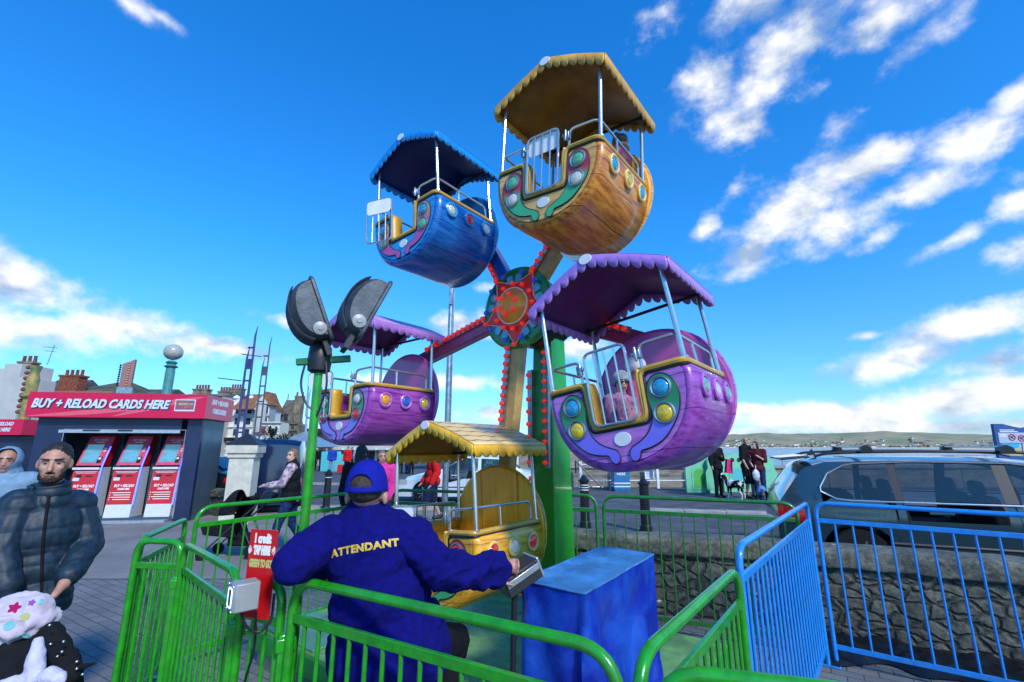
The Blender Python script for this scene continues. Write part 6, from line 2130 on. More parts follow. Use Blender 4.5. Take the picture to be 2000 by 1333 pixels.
def person(label, loc, yaw, h, J=None, skin=SKIN, top=None, bottom=None, shoes=None, hair=None, detail=1, group=None,
           look=0, nod=0, bulk=1.0, sleeve='long', legs='long', hem=.50, extra_hair=None, quilt=0, curl=.5, girth=1.0, seed=1, beard=None, hd_=None, name='person', ear=(.044, -.004), fold=0):
    """one continuous body surface; clothes and hair are children. Local front is -y. J in units of the height."""
    JJ = default_J(); JJ.update(J or {})
    J = {k: v*h for k, v in JJ.items()}
    vox = {0: .022, 1: .012, 2: .0075}[detail]
    F_ = Vector((math.sin(look), -math.cos(look), 0))          # where the head faces
    RH = Matrix.Rotation(look, 3, 'Z') @ Matrix.Rotation(nod, 3, 'X')
    def torso(mb, pad, z_lo=None):
        ax = (J['shL']-J['shR']).normalized(); fx = ax.cross(Vector((0, 0, 1))).normalized()
        def el_(c, rx, ry, rz, axis=None):
            z_ = Vector((0, 0, 1)) if axis is None else axis.normalized()
            y_ = z_.cross(ax).normalized(); x_ = y_.cross(z_)
            mb.ell(c, (rx, ry, rz), 20, 14, Matrix((x_, y_, z_)).transposed())
        sp = J['neck']-J['waist']
        el_(J['chest'], .098*h*bulk+pad, .066*h*bulk*girth+pad, .115*h+pad*.4, sp)
        el_(J['chest']+(J['neck']-J['chest'])*.45, .105*h*bulk+pad*.6, .050*h*bulk+pad*.7, .055*h+pad*.4, sp)
        el_(J['waist'], .083*h*bulk*girth+pad, .064*h*bulk*girth+pad, .10*h, sp)
        el_(J['pelvis'], .089*h*bulk*girth+pad, .068*h*bulk*girth+pad, .075*h, J['waist']-J['pelvis'] if (J['waist']-J['pelvis']).length > 1e-4 else None)
        mb.cap(J['shR'], J['shL'], .040*h*bulk+pad, .040*h*bulk+pad, 12)
    hb = J['head']
    b = MB()
    torso(b, 0)
    b.cap(J['neck']-Vector((0, 0, .03*h)), J['neck'].lerp(hb, .55), .036*h, .030*h)
    # head
    def hp(x, y, z): return hb+RH @ Vector((x, y, z))*h
    b.ell(hp(0, .006, .012), (.0435*h, .055*h, .056*h), 20, 16, RH)
    b.ell(hp(0, -.012, -.022), (.034*h, .040*h, .045*h), 18, 14, RH)
    b.ell(hp(0, -.030, -.052), (.018*h, .016*h, .014*h), 12, 8, RH)
    if detail > 0:
        b.cap(hp(0, -.048, .008), hp(0, -.063, -.018), .0055*h, .0085*h, 8)
        b.ell(hp(0, -.042, .021), (.030*h, .012*h, .007*h), 12, 8, RH)
        b.ell(hp(0, -.046, -.038), (.013*h, .008*h, .006*h), 10, 8, RH)
    for s in (-1, 1):
        b.ell(hp(s*ear[0], .006, ear[1]), (.007*h, .011*h, .018*h), 10, 8, RH)
    if detail > 1:
        # eye sockets are cut by smoothing; cheeks
        for s in (-1, 1): b.ell(hp(s*.022, -.036, -.012), (.012*h, .012*h, .012*h), 10, 8, RH)
    for k in 'LR':
        b.cap(J['sh'+k], J['el'+k], .031*h*bulk, .024*h); b.cap(J['el'+k], J['wr'+k], .024*h, .0165*h)
        hand(b, J['wr'+k], J['el'+k], h, Vector((0, -1, 0)) if abs((J['wr'+k]-J['el'+k]).normalized().y) < .9 else Vector((0, 0, -1)), detail if hd_ is None else hd_, curl)
        b.cap(J['hip'+k], J['kn'+k], .050*h*bulk, .034*h); b.cap(J['kn'+k], J['an'+k], .034*h, .021*h)
        ft = J.get('toe'+k, J['an'+k]+Vector((0, -.085*h, -.022*h)))
        b.cap(J['an'+k]-Vector((0, -.01*h, .015*h)), ft, .022*h, .018*h)
    me = remesh(b, vox, 4)
    body = mesh_obj(name, me, skin)
    body.location = loc; body.rotation_euler = (0, 0, yaw)
    tag(body, label, 'person', group)
    if top:
        mat, pad = top
        pad *= h
        b = MB(); torso(b, pad)
        # skirt of the garment down to the hem
        for k in 'LR':
            b.cap(J['sh'+k], J['el'+k] if sleeve != 'none' else J['sh'+k], .036*h*bulk+pad, (.029*h*bulk+pad) if sleeve == 'long' else .028*h+pad)
            if sleeve == 'long':
                d = (J['wr'+k]-J['el'+k])
                b.cap(J['el'+k], J['el'+k]+d*.96, .029*h*bulk+pad, .021*h+pad*.8)
        c = J['pelvis']+Vector((0, 0, (hem-.535)*h))
        b.ell(J['pelvis']+Vector((0, 0, (hem-.52)*h*.5)), (.098*h*bulk*girth+pad, .084*h*bulk*girth+pad, .085*h+abs(hem-.52)*h*.3), 20, 12)
        b.cap(J['neck']-Vector((0, 0, .045*h)), J['neck']+Vector((0, 0, .0)), .055*h+pad*.6, .038*h+pad*.3)
        me = remesh(b, vox, 3)
        if quilt:
            displace(me, lambda c: .007*abs(math.sin(PI*(c.z+.006*noise.noise(c*9))/quilt))**.5+.004*noise.noise(c*22))
        elif detail: wrinkle(me, .008 if detail > 1 else .006, 9, (1, 1, 1.6), seed)
        if fold:
            # creases pulled across the back and round the elbows
            def cr(c):
                k = noise.noise(Vector((c.x*3, c.y*3, c.z*3+2)))
                r1 = 1-abs(noise.noise(Vector((c.x*5+c.z*3, c.y*4, c.z*8-c.x*5)))*2.2)
                r2 = 1-abs(noise.noise(Vector((c.x*9-c.z*5, c.y*8, c.z*11+c.x*4+5)))*2.4)
                arm = min(1, max(0, (abs(c.x+.02)-.24)/.12))
                return .010*max(0, r1)**2*(1+arm)+.007*max(0, r2)**2*(1+1.5*arm)+.012*k
            displace(me, cr)
        # clean hem
        bm = bmesh.new(); bm.from_mesh(me)
        bmesh.ops.bisect_plane(bm, geom=bm.verts[:]+bm.edges[:]+bm.faces[:], plane_co=Vector((0, 0, hem*h+(JJ['pelvis'].z-.535)*h)), plane_no=(0, 0, 1), clear_inner=True) if all((J['wr'+k].z > (hem+.02)*h+(JJ['pelvis'].z-.535)*h) for k in 'LR') else None
        bm.to_mesh(me); bm.free()
        mesh_obj('jacket' if sleeve == 'long' else 'shirt', me, mat, body)
    if bottom:
        mat, pad = bottom; pad *= h
        b = MB()
        b.ell(J['pelvis'], (.090*h*bulk*girth+pad, .070*h*bulk*girth+pad, .07*h), 18, 12)
        for k in 'LR':
            b.cap(J['hip'+k], J['kn'+k], .053*h*bulk+pad, .036*h+pad)
            if legs == 'long': b.cap(J['kn'+k], J['an'+k]+Vector((0, 0, .01*h)), .036*h+pad, .025*h+pad)
        me = remesh(b, vox, 3)
        if detail: wrinkle(me, .005, 10, (1, 1, 2), seed+3)
        mesh_obj('trousers' if legs == 'long' else 'shorts', me, mat, body)
    if shoes:
        for k in 'LR':
            b = MB()
            ft = J.get('toe'+k, J['an'+k]+Vector((0, -.085*h, -.022*h)))
            b.cap(J['an'+k]-Vector((0, -.014*h, .012*h)), ft, .027*h, .022*h)
            b.cap(J['an'+k]-Vector((0, -.014*h, .012*h)), J['an'+k]+Vector((0, 0, .012*h)), .027*h, .026*h)
            mesh_obj('shoe', remesh(b, max(vox, .010), 2), shoes, body)
    if hair:
        mat, style = hair
        b = MB()
        if style != 'bald':
            b.ell(hp(0, .012, .022), (.0452*h, .0545*h, .0535*h), 20, 14, RH)
        if style == 'short':
            b.ell(hp(0, .022, .0), (.0448*h, .042*h, .038*h), 16, 12, RH)
        if style == 'long':
            b.ell(hp(0, .030, -.035), (.046*h, .040*h, .085*h), 18, 12, RH)
            for s in (-1, 1): b.cap(hp(s*.040, -.004, .02), hp(s*.044, .005, -.09), .016*h, .013*h)
            b.cap(hp(0, .02, .03), hp(0, .035, -.11), .04*h, .028*h)
        me = remesh(b, vox*.9, 2)
        bm = bmesh.new(); bm.from_mesh(me)
        # open the face: cut away what lies in front of the hairline
        pc = hp(0, -.036, .044); pn = RH @ Vector((0, -1, -1.0 if style == 'short' else -.75)).normalized()
        bmesh.ops.bisect_plane(bm, geom=bm.verts[:]+bm.edges[:]+bm.faces[:], plane_co=pc if style == 'short' else hp(0, -.036, .03), plane_no=pn, clear_outer=True)
        bm.to_mesh(me); bm.free()
        wrinkle(me, .0045, 45, (1, 1, .6), 5)
        mesh_obj('hair', me, mat, body)
    if detail > 0:
        eb = MB()
        for s in (-1, 1): eb.ell(hp(s*.0175, -.0450, .004), (.0055*h, .004*h, .0022*h), 10, 8, RH)
        eb.build('eyes', M('dark eye', (.03, .02, .018), .15, var=0), body)
        eb = MB()
        for s in (-1, 1): eb.cap(hp(s*.009, -.054, .0175), hp(s*.030, -.047, .0195), .0030*h, .0022*h, 6)
        eb.build('eyebrows', M('dark hair', (.02, .014, .012), .7, var=.2), body)
        eb = MB().cap(hp(-.012, -.0525, -.036), hp(.012, -.0525, -.036), .0030*h, None, 6)
        eb.build('mouth', M('lip', (.30, .10, .08), .5, var=0), body)
    if beard:
        b = MB()
        b.ell(hp(0, -.028, -.054), (.025*h, .023*h, .016*h), 16, 10, RH)
        b.ell(hp(0, -.0505, -.029), (.016*h, .0055*h, .0040*h), 12, 8, RH)
        for s in (-1, 1): b.ell(hp(s*.0275, -.016, -.040), (.008*h, .022*h, .018*h), 10, 8, RH)
        me = remesh(b, .0055, 1); wrinkle(me, .003, 60)
        mesh_obj('beard', me, beard, body)
    return body, J, hp, RH

DHAIR = M('dark brown hair', (.022, .014, .011), .6, var=.3, scale=60, bump=.6, bscale=120, stretch=(1, 1, .3))
BHAIR = M('fair brown hair', (.26, .16, .085), .6, var=.3, scale=40, bump=.5, bscale=120, stretch=(1, 1, .3))
NAVYF = M('royal blue fleece', (.003, .005, .15), .95, var=.12, scale=40, bump=.5, bscale=220, col2=(.004, .003, .085))
PADJ = M('dark teal padded jacket', (.008, .030, .058), .55, var=.3, scale=30, bump=.3, bscale=160)
DTRO = M('black trousers', (.012, .012, .016), .85, var=.2, bump=.3, bscale=120)
JEAN = M('blue jeans', (.02, .045, .14), .85, var=.25, scale=25, bump=.3, bscale=150)
BLKC = M('black cloth', (.012, .012, .014), .85, var=.2, bump=.3, bscale=100)
SHOE = M('black shoes', (.01, .01, .011), .5, var=.1)

# ---------------- attendant (seen from behind, seated on a high stool)
o0 = Vector((-.60, 2.18, 0))
def W2(px, py, Y): return (A(px, py, Y)-o0)
h_ = 1.76
def U(v): return v/h_
Ja = dict(head=U(W2(718, 957, 2.15)), neck=U(W2(716, 1004, 2.17)), chest=U(W2(730, 1085, 2.17)), waist=U(W2(745, 1165, 2.16)), pelvis=U(W2(760, 1238, 2.16)),
          shR=U(W2(804, 1056, 2.15)), shL=U(W2(646, 1056, 2.13)), elR=U(W2(872, 1116, 2.10)), wrR=U(W2(976, 1108, 2.30)),
          elL=U(W2(575, 1098, 1.99)), wrL=U(W2(618, 1112, 2.24)),
          hipR=U(W2(800, 1262, 2.22)), hipL=U(W2(700, 1262, 2.22)), knR=U(W2(890, 1250, 2.60)), knL=U(W2(700, 1262, 2.66)),
          anR=U(Vector((.16, .36, .10))), anL=U(Vector((-.10, .40, .10))), toeR=U(Vector((.18, .52, .05))), toeL=U(Vector((-.12, .56, .05))))
att, JA_, hpA, RHA = person('seated attendant seen from behind in blue cap and royal blue fleece lettered ATTENDANT', o0, 0, h_, Ja, top=(NAVYF, .012), bottom=(DTRO, .006), shoes=SHOE,
                     hair=(M('cropped grey hair', (.16, .14, .12), .8, var=.2, bump=.5, bscale=200), 'bald'), detail=2, look=PI, ear=(.0475, -.020), fold=1, girth=1.30, bulk=1.0, hem=.46, curl=.9, skin=M('tanned pink skin', (.50, .25, .18), .5, var=.08, scale=40, bump=.2, bscale=180))
for ch in list(att.children):
    if ch.name.split('.')[0] in ('eyes', 'eyebrows', 'mouth', 'hair'):
        bpy.data.objects.remove(ch)
# replace head front: cropped hair patch at the back of the head
b = MB().ell(hpA(0, .012, .010), (.0450*h_, .0565*h_, .046*h_), 24, 16, RHA)
me = remesh(b, .007, 1)
mesh_obj('cropped_hair', me, M('cropped dark hair', (.07, .055, .045), .8, var=.3, scale=60, bump=.6, bscale=220), att)
# baseball cap: crown with a half-moon opening at the back and a peak in front
CAPM = M('blue cap cotton', (.008, .014, .30), .85, var=.1, scale=60, bump=.4, bscale=260)
def capshell():
    b = MB(); nu, nv = 64, 26
    rx, ry, rz = .0510*h_, .0640*h_, .074*h_
    for j in range(nv+1):
        p = PI/2*(j/nv)
        for i in range(nu):
            a = 2*PI*i/nu
            b.v.append(tuple(hpA(0, .008, .006)+RHA @ Vector((rx*math.cos(a)*abs(math.cos(p))**.8, ry*math.sin(a)*abs(math.cos(p))**.8, -.008*h_+rz*math.sin(p)*1.0))))
    def hole(i, j):
        a = 2*PI*(i+.5)/nu; p = (j+.5)/nv
        da = abs(((a-PI/2+PI) % (2*PI))-PI)     # local +y is the back of the head
        return (da/.62)**2+((p-.13)/.27)**2 < 1 and p > .13
    for j in range(nv):
        for i in range(nu):
            if hole(i, j): continue
            b.f.append((j*nu+i, j*nu+(i+1) % nu, (j+1)*nu+(i+1) % nu, (j+1)*nu+i))
    return b
co = capshell().build('cap', CAPM, att, smooth=70, solid=.004)
b = MB()
for k in range(6):
    a = PI/6+k*PI/3
    b.tube([hpA(0, .008, .006)+RHA @ Vector((.0518*h_*math.cos(a)*abs(math.cos(p))**.8, .0628*h_*math.sin(a)*abs(math.cos(p))**.8, -.008*h_+.0748*h_*math.sin(p))) for p in [PI/2*q/10*.98+.02 for q in range(4, 11)]], .0012, 5)
b.ell(hpA(0, .008, .073), (.007, .007, .004), 10, 6)
arc = [hpA(0, .008, .006)+RHA @ Vector((.0518*h_*math.cos(PI/2+a)*abs(math.cos(p))**.8, .0630*h_*math.sin(PI/2+a)*abs(math.cos(p))**.8, -.008*h_+.075*h_*math.sin(p))) for a, p in [(.62*math.cos(PI*q/14), PI/2*(.13+.27*math.sin(PI*q/14))) for q in range(15)]]
b.tube(arc, .0028, 6)
b.build('cap_seam', CAPM, co)
b = MB()
pk = []  # peak in front, out of sight from behind
for i in range(13):
    a = -1.0+2.0*i/12
    for j in range(5):
        r_ = 1+.62*j/4*math.cos(a*.9)
        pk.append(tuple(hpA(0, .008, .006)+RHA @ Vector((.049*h_*math.sin(a)*(1+.1*j/4), -.060*h_*math.cos(a)*r_, -.006*h_-.008*h_*(j/4)))))
b.add(pk, [(i*5+j, i*5+j+1, i*5+j+6, i*5+j+5) for i in range(12) for j in range(4)])
b.build('cap_peak', CAPM, co, solid=.004)
# folded collar
b = MB()
nk = JA_['neck']+Vector((0, 0, .0))
for j, (r_, z_) in enumerate(((.064, .030), (.078, .036), (.104, .010), (.130, -.030))):
    pass
def colf(u, v):
    a = -PI*.93+u*PI*1.86
    r0, r1 = .066, .132
    x = math.sin(a); y = -math.cos(a)
    rr = r0+(r1-r0)*v
    z = .034-.085*v**1.3
    dx = rr*x*1.12+.0*v; dy = rr*y*.95
    return tuple(nk+Vector((dx, dy, z+.004*noise.noise(Vector((a*2, v*3, 0))))))
b.grid(colf, 48, 8).build('collar', NAVYF, att, smooth=70, solid=.008)
def colf2(u, v):
    a = -PI+u*2*PI
    return tuple(nk+Vector(((.060+.006*v)*math.sin(a)*1.1, -(.060+.006*v)*math.cos(a), -.03+.064*v)))
MB().grid(colf2, 40, 4).build('collar_lining', M('navy collar lining', (.012, .012, .05), .8, var=0), att, smooth=70, solid=.004)
# lettering projected on the back of the jacket
bpy.context.view_layer.update()
jk = [c for c in att.children if c.name.startswith('jacket')][0]
bv = BVHTree.FromObject(jk, bpy.context.evaluated_depsgraph_get())
def serif_text():
    b = MB(); word = 'ATTENDANT'
    return text_mb(word, .0385, offset=.0019, extrude=0, xs=1.10, spacing=1.10)
tb = serif_text()
# subdivide the flat letters so that they follow the cloth
me = bpy.data.meshes.new('l'); me.from_pydata(tb.v, [], tb.f); bm = bmesh.new(); bm.from_mesh(me)
bmesh.ops.subdivide_edges(bm, edges=[e for e in bm.edges if e.calc_length() > .01], cuts=2)
bmesh.ops.triangulate(bm, faces=bm.faces)
c0 = A(709, 1070, 2.0)-o0
ang = math.radians(9)
good = True
for v in bm.verts:
    x, y = v.co.x, v.co.y
    X = c0.x+x*math.cos(ang)-y*math.sin(ang); Z = c0.z+x*math.sin(ang)+y*math.cos(ang)+.5*x*x*-1.2
    hit = bv.ray_cast(Vector((X, -1.5, Z)), Vector((0, 1, 0)))
    yy = hit[0].y if hit[0] else c0.y
    v.co = Vector((X, yy-.0035, Z))
bm.to_mesh(me); bm.free()
lo = mesh_obj('lettering', me, M('yellow print', (.80, .52, .06), .6, var=.2, scale=120), att)
lo.data.polygons.foreach_set('use_smooth', [False]*len(lo.data.polygons))
# back yoke seam and stool
st_ = thing('bar_stool', 'high stool under the attendant', 'stool', (-.55, 2.26, 0))
MB().lathe([(.17, .70), (.19, .72), (.19, .75), (.15, .765)], 28).build('seat', BLKC, st_)
for sx in (-1, 1):
    for sy in (-1, 1):
        MB().tube([(sx*.11, sy*.11, .71), (sx*.19, sy*.19, 0)], .014, 8).build('leg', GALV, st_)
MB().tube([Vector((.165*math.cos(a), .165*math.sin(a), .28)) for a in [2*PI*k/24 for k in range(24)]], .009, 6, closed=True).build('foot_ring', GALV, st_)

# ---------------- man in the padded jacket on the left
o1 = Vector((-2.86, 3.05, 0)); hm = 1.74
def U1(px, py, Y): return (A(px, py, Y)-o1)/hm
Jm = dict(head=U1(107, 906, 3.0), neck=U1(100, 955, 3.05), chest=U1(90, 1040, 3.06), waist=U1(78, 1105, 3.06), pelvis=U1(66, 1165, 3.06),
          shR=U1(34, 990, 2.93), shL=U1(152, 988, 3.20), elL=U1(172, 1062, 3.22), wrL=U1(134, 1126, 3.02), elR=U1(0, 1075, 2.86), wrR=U1(14, 1150, 2.84),
          hipL=V(-.0, .0, .50), hipR=V(-.10, .0, .50), knL=V(.02, -.04, .27), knR=V(-.12, .04, .27), anL=V(.03, -.02, .045), anR=V(-.13, .12, .05))
man, JM, hpM, RHM = person('man with a short dark beard and dark teal padded jacket at the left edge', o1, 0, hm, Jm, top=(PADJ, .020), bottom=(DTRO, .012), shoes=SHOE,
       hair=(DHAIR, 'short'), detail=2, look=.60, nod=.06, hem=.485, quilt=.10, hd_=1, beard=M('dark stubble beard', (.06, .035, .028), .8, var=.4, scale=90, bump=.6, bscale=200), bulk=.90, seed=4)
b = MB()
nk = JM['neck']
def colm(u, v):
    a = -PI*.97+u*PI*1.94+.05
    r_ = .078+.010*v+.006*math.sin(6*v)
    return tuple(nk+Vector((r_*math.sin(a)*1.15, r_*math.cos(a)*1.0-.012, -.045+.078*v+.012*math.cos(a)*v)))
b.grid(colm, 40, 6).build('collar', PADJ, man, smooth=70, solid=.014)
jk = [c for c in man.children if c.name.startswith('jacket')][0]
bpy.context.view_layer.update()
bv = BVHTree.FromObject(jk, bpy.context.evaluated_depsgraph_get())
zp = []
org = Vector((0, 0, CAMZ))-o1
for q in range(30):
    u = q/29
    hit = bv.ray_cast(org, ray(96-14*u-5*math.sin(3*u), 968+190*u).normalized())
    if hit[0]: zp.append(hit[0])
if len(zp) > 2: MB().tube(zp, .009, 6).build('zip', BLKC, man)

# ---------------- hooded person behind him
p = G(20, 1200, 0)
p = A(14, 930, 4.6)
b_, _, hp_, R_ = person('person with a pale blue hood up behind the man in the padded jacket', (p.x-.03, 4.6, 0), math.radians(35), 1.66, dict(), top=(M('pale blue hoodie', (.20, .32, .44), .9, var=.15, scale=18, bump=.4, bscale=60), .022), bottom=(JEAN, .01), shoes=SHOE, detail=1, hair=None, seed=8)
b = MB().ell(hp_(0, .012, .01), (.066*1.66, .076*1.66, .076*1.66), 20, 14).ell(hp_(0, .03, -.06), (.075*1.66, .065*1.66, .05*1.66), 18, 12)
me = remesh(b, .012, 3); wrinkle(me, .008, 14)
bm = bmesh.new(); bm.from_mesh(me)
bmesh.ops.bisect_plane(bm, geom=bm.verts[:]+bm.edges[:]+bm.faces[:], plane_co=hp_(0, -.045, 0), plane_no=(0, -1, .25), clear_outer=True); bm.to_mesh(me); bm.free()
mesh_obj('hood', me, MC['pale blue hoodie'], b_)

# ---------------- woman pushing a black pushchair
PLAID = M('pink and grey plaid shirt', (.60, .45, .48), .85, var=.5, scale=14, col2=(.22, .18, .24), thr=(.46, .52), stretch=(1, 1, 1))
wp = G(556, 1086, 0); wp.z = 0
yw = math.radians(-78)
hw_ = 1.66
Jw = dict(neck=V(0, -.01, .865), head=V(0, -.025, .93), elL=V(.125, -.07, .66), wrL=V(.09, -.20, .655), elR=V(-.125, -.07, .66), wrR=V(-.09, -.20, .655),
          knL=V(.055, -.075, .30), anL=V(.055, -.13, .05), knR=V(-.055, .02, .29), anR=V(-.055, .15, .09), chest=V(0, -.01, .745))
wo_, JW, hpW, RHW = person('woman in a black gilet and plaid shirt pushing a black pushchair', wp, yw, hw_, Jw, skin=SKINP, top=(PLAID, .010), bottom=(JEAN, .006), shoes=SHOE, hair=(BHAIR, 'long'), detail=1, look=math.radians(58), seed=3)
b = MB()
for c, r_ in ((JW['chest'], (.125, .088, .115)), (JW['waist'], (.108, .088, .11)), (JW['pelvis']+V(0, 0, -.0), (.116, .095, .10)), (JW['chest']+V(0, 0, .09*hw_), (.108, .066, .05))):
    b.ell(c, tuple(x*hw_ for x in r_), 18, 12)
b.cap(JW['neck']-V(0, 0, .06), JW['neck']+V(0, 0, .015), .095, .068)
me = remesh(b, .012, 3); wrinkle(me, .007, 10)
mesh_obj('gilet', me, BLKC, wo_)
ps = thing('pushchair', 'black pushchair with its rain-dark hood, pushed by the woman in the gilet', 'pushchair', (wp.x-.62, wp.y-.08, 0), math.radians(-84))
b = MB()
def hood(u, v):
    a = PI*u; e_ = -.1+1.5*v
    return (.23*math.cos(a), -.10-.36*math.sin(a)*math.cos(e_)*.9-.0, .66+.34*math.sin(a)*math.sin(e_)+.02*math.sin(9*v))
b.grid(hood, 20, 12).build('hood', BLKC, ps, smooth=70, solid=.012)
MB().prism([(-.02, .30), (-.55, .36), (-.62, .52), (-.50, .50), (-.12, .46), (.08, .88), (.0, .92), (-.12, .55)], -.21, .21, Matrix(((0,0,1,0),(1,0,0,0),(0,1,0,0),(0,0,0,1)))).build('seat', BLKC, ps, fixn=True, bevel=.02)
MB().tube(roundpath([V(-.22, .30, .98), V(-.22, .22, .82), V(-.22, -.50, .12)], .05, 4), .013, 8).tube(roundpath([V(.22, .30, .98), V(.22, .22, .82), V(.22, -.50, .12)], .05, 4), .013, 8).tube([(-.22, .0, .55), (-.24, .22, .12)], .013, 8).tube([(.22, .0, .55), (.24, .22, .12)], .013, 8).tube([(-.22, .30, .98), (.22, .30, .98)], .016, 8).build('frame', M('dark alloy frame', (.1, .1, .11), .35, .8, var=.1), ps)
MB().box((0, .0, .26), (.34, .40, .16)).build('basket', BLKC, ps, bevel=.03)
for x in (-.25, .25):
    for y, r_ in ((.24, .13), (-.50, .085)):
        MB().lathe([(r_*.4, -.02), (r_, -.018), (r_, .018), (r_*.4, .02)], 20, frame((x, y, r_), (0, 1, 0), (0, 0, 1))).build('wheel', TYRE, ps, smooth=30)
MB().ell((-.12, .34, .93), (.10, .07, .08), 12, 8).build('hanging_bag', M('mottled grey bag', (.25, .25, .27), .8, var=.5), ps)

# ---------------- pushchair corner bottom left with a spotted fleece and white ribbon
bp_ = A(60, 1300, 1.75)
t = thing('pushchair', 'top of a black pushchair at the bottom left corner, right below the padded jacket', 'pushchair', (bp_.x, bp_.y, 0))
def L0(px, py, Y): return A(px, py, Y)-Vector((bp_.x, bp_.y, 0))
b = MB()
b.ell(L0(40, 1350, 1.84), (.17, .16, .15), 20, 14)
b.cap(L0(60, 1280, 1.86), L0(95, 1260, 1.86), .06, .04); b.cap(L0(100, 1235, 1.86), L0(118, 1268, 1.84), .045, .032)
b.cap(L0(118, 1268, 1.84), L0(142, 1312, 1.80), .026, .034); b.cap(L0(30, 1290, 1.85), L0(90, 1300, 1.8), .08, .07)
me = remesh(b, .010, 3); wrinkle(me, .014, 11, (1, 1, 1.5), 3)
mesh_obj('padded_seat', me, BLKC, t)
b = MB().cap(L0(148, 1306, 1.80), L0(190, 1296, 1.78), .014, .004, 8).cap(L0(120, 1318, 1.8), L0(150, 1306, 1.80), .02, .014, 8)
mesh_obj('strap_end', remesh(b, .006, 2), BLKC, t)
b = MB()
for px, py in ((97, 1222), (124, 1254), (99, 1259), (121, 1274), (112, 1283), (150, 1293), (150, 1307), (161, 1318)):
    b.ell(L0(px, py, 1.775), .0042, 8, 6)
b.build('press_stud', MOLD, t)
MB().tube([L0(-60, 1345, 1.9), L0(-20, 1240, 1.9)], .012, 8).tube([L0(40, 1390, 1.9), V(.1, .1, .1)], .012, 8).tube([L0(-60, 1390, 1.9), V(-.3, .1, .1)], .012, 8).build('frame', MOLD, t)
FLE = M('pink white spotted fleece', (.60, .50, .58), .95, var=.08, scale=30, bump=.6, bscale=90, sheen=.4)
b = MB()
b.ell(L0(38, 1205, 1.86), (.13, .09, .075), 20, 14).ell(L0(70, 1190, 1.86), (.07, .07, .055), 16, 12).ell(L0(0, 1225, 1.86), (.12, .08, .08), 18, 12)
b.cap(L0(50, 1228, 1.84), L0(44, 1258, 1.84), .030, .022).cap(L0(5, 1250, 1.84), L0(-15, 1300, 1.84), .05, .04)
me = remesh(b, .008, 3); wrinkle(me, .018, 9, (1, 1, 1.3), 6)
displace(me, lambda c: .020*max(0, 1-abs(noise.noise(Vector((c.x*7+c.z*9, c.y*6, c.z*14-c.x*6))))*4)**1.5-.008)
wrinkle(me, .003, 40)
fo = mesh_obj('fleece_blanket', me, FLE)
fo.location = (bp_.x, bp_.y, 0)
tag(fo, 'pinkish white fleece with coloured star spots draped on the bottom left pushchair', 'blanket')
bpy.context.view_layer.update()
bv = BVHTree.FromObject(fo, bpy.context.evaluated_depsgraph_get())
def patch_on(px, py, r_, col, star=True):
    d = ray(px, py).normalized(); org = Vector((0, 0, CAMZ))-Vector((bp_.x, bp_.y, 0))
    b = MB(); vs = []
    n = 20
    right = Vector((d.y, -d.x, 0)).normalized(); upv = right.cross(d)
    hits = []
    for ring_ in (0, .5, 1):
        for k in range(n if ring_ else 1):
            a = 2*PI*k/n; rr = r_*ring_*(1+.28*math.cos(5*a) if star else 1)
            o_ = org+(right*math.cos(a)+upv*math.sin(a))*rr
            hit = bv.ray_cast(o_, d)
            hits.append((hit[0]-d*.002) if hit[0] else None)
    if any(x is None for x in hits): return
    fs = [(0, 1+k, 1+(k+1) % n) for k in range(n)]+[(1+k, 1+n+k, 1+n+(k+1) % n, 1+(k+1) % n) for k in range(n)]
    MB().add(hits, fs).build('star_patch', M('fleece patch %.2f %.2f' % col[:2], col, .9, var=.1), fo, smooth=70)
patch_on(28, 1188, .015, (.42, .01, .12)); patch_on(48, 1206, .013, (.40, .42, .16), False); patch_on(18, 1223, .015, (.20, .48, .50), False)
patch_on(62, 1178, .009, (.25, .08, .40)); patch_on(80, 1176, .009, (.20, .52, .52), False); patch_on(46, 1248, .016, (.10, .45, .48), False)
RIB = M('lilac white knitted ribbon', (.58, .55, .68), .9, var=.1, scale=30, bump=.6, bscale=160)
b = MB()
b.tube([L0(66, 1335, 1.66), L0(70, 1290, 1.67), L0(75, 1245, 1.68)], [.030, .026, .012], 10)
b.tube([L0(66, 1330, 1.65), L0(95, 1318, 1.65), L0(118, 1326, 1.65), L0(128, 1333, 1.65)], [.012, .024, .020, .005], 10)
b.tube([L0(66, 1330, 1.65), L0(30, 1334, 1.65), L0(0, 1350, 1.65)], [.014, .022, .03], 10)
me = remesh(b, .006, 3); wrinkle(me, .004, 30)
ro = mesh_obj('ribbon', me, RIB); ro.location = (bp_.x, bp_.y, 0)
tag(ro, 'lilac-white knitted bow hanging on the bottom left pushchair', 'ribbon')

# ---------------- children in the gondolas (sitting inside)
def in_gondola(i, x, y, z): return GON[i].matrix_world @ Vector((x*K, y*K, z*K))
def child(i, x, y, zseat, yaw, label, coat, hat, hair, look=0, skin=SKINP, h=1.02):
    p = in_gondola(i, x, y, zseat)
    J = dict(pelvis=V(0, 0, .06), waist=V(0, 0, .15), chest=V(0, 0, .26), neck=V(0, 0, .39), head=V(0, -.012, .475))
    for s, k in ((-1, 'R'), (1, 'L')):
        J['sh'+k] = V(s*.10, 0, .335); J['el'+k] = V(s*.14, -.03, .19); J['wr'+k] = V(s*.08, -.15, .15)
        J['hip'+k] = V(s*.055, 0, .05); J['kn'+k] = V(s*.06, -.10, .07); J['an'+k] = V(s*.05, -.11, -.01); J['toe'+k] = V(s*.05, -.15, -.02)
    return person(label, p, yaw, h, J, skin=skin, top=(coat, .022), bottom=(M('dark leggings', (.03, .025, .05), .8, var=.2), .008), shoes=SHOE, hair=hair, detail=1, look=look, hem=.50, seed=i+5), p
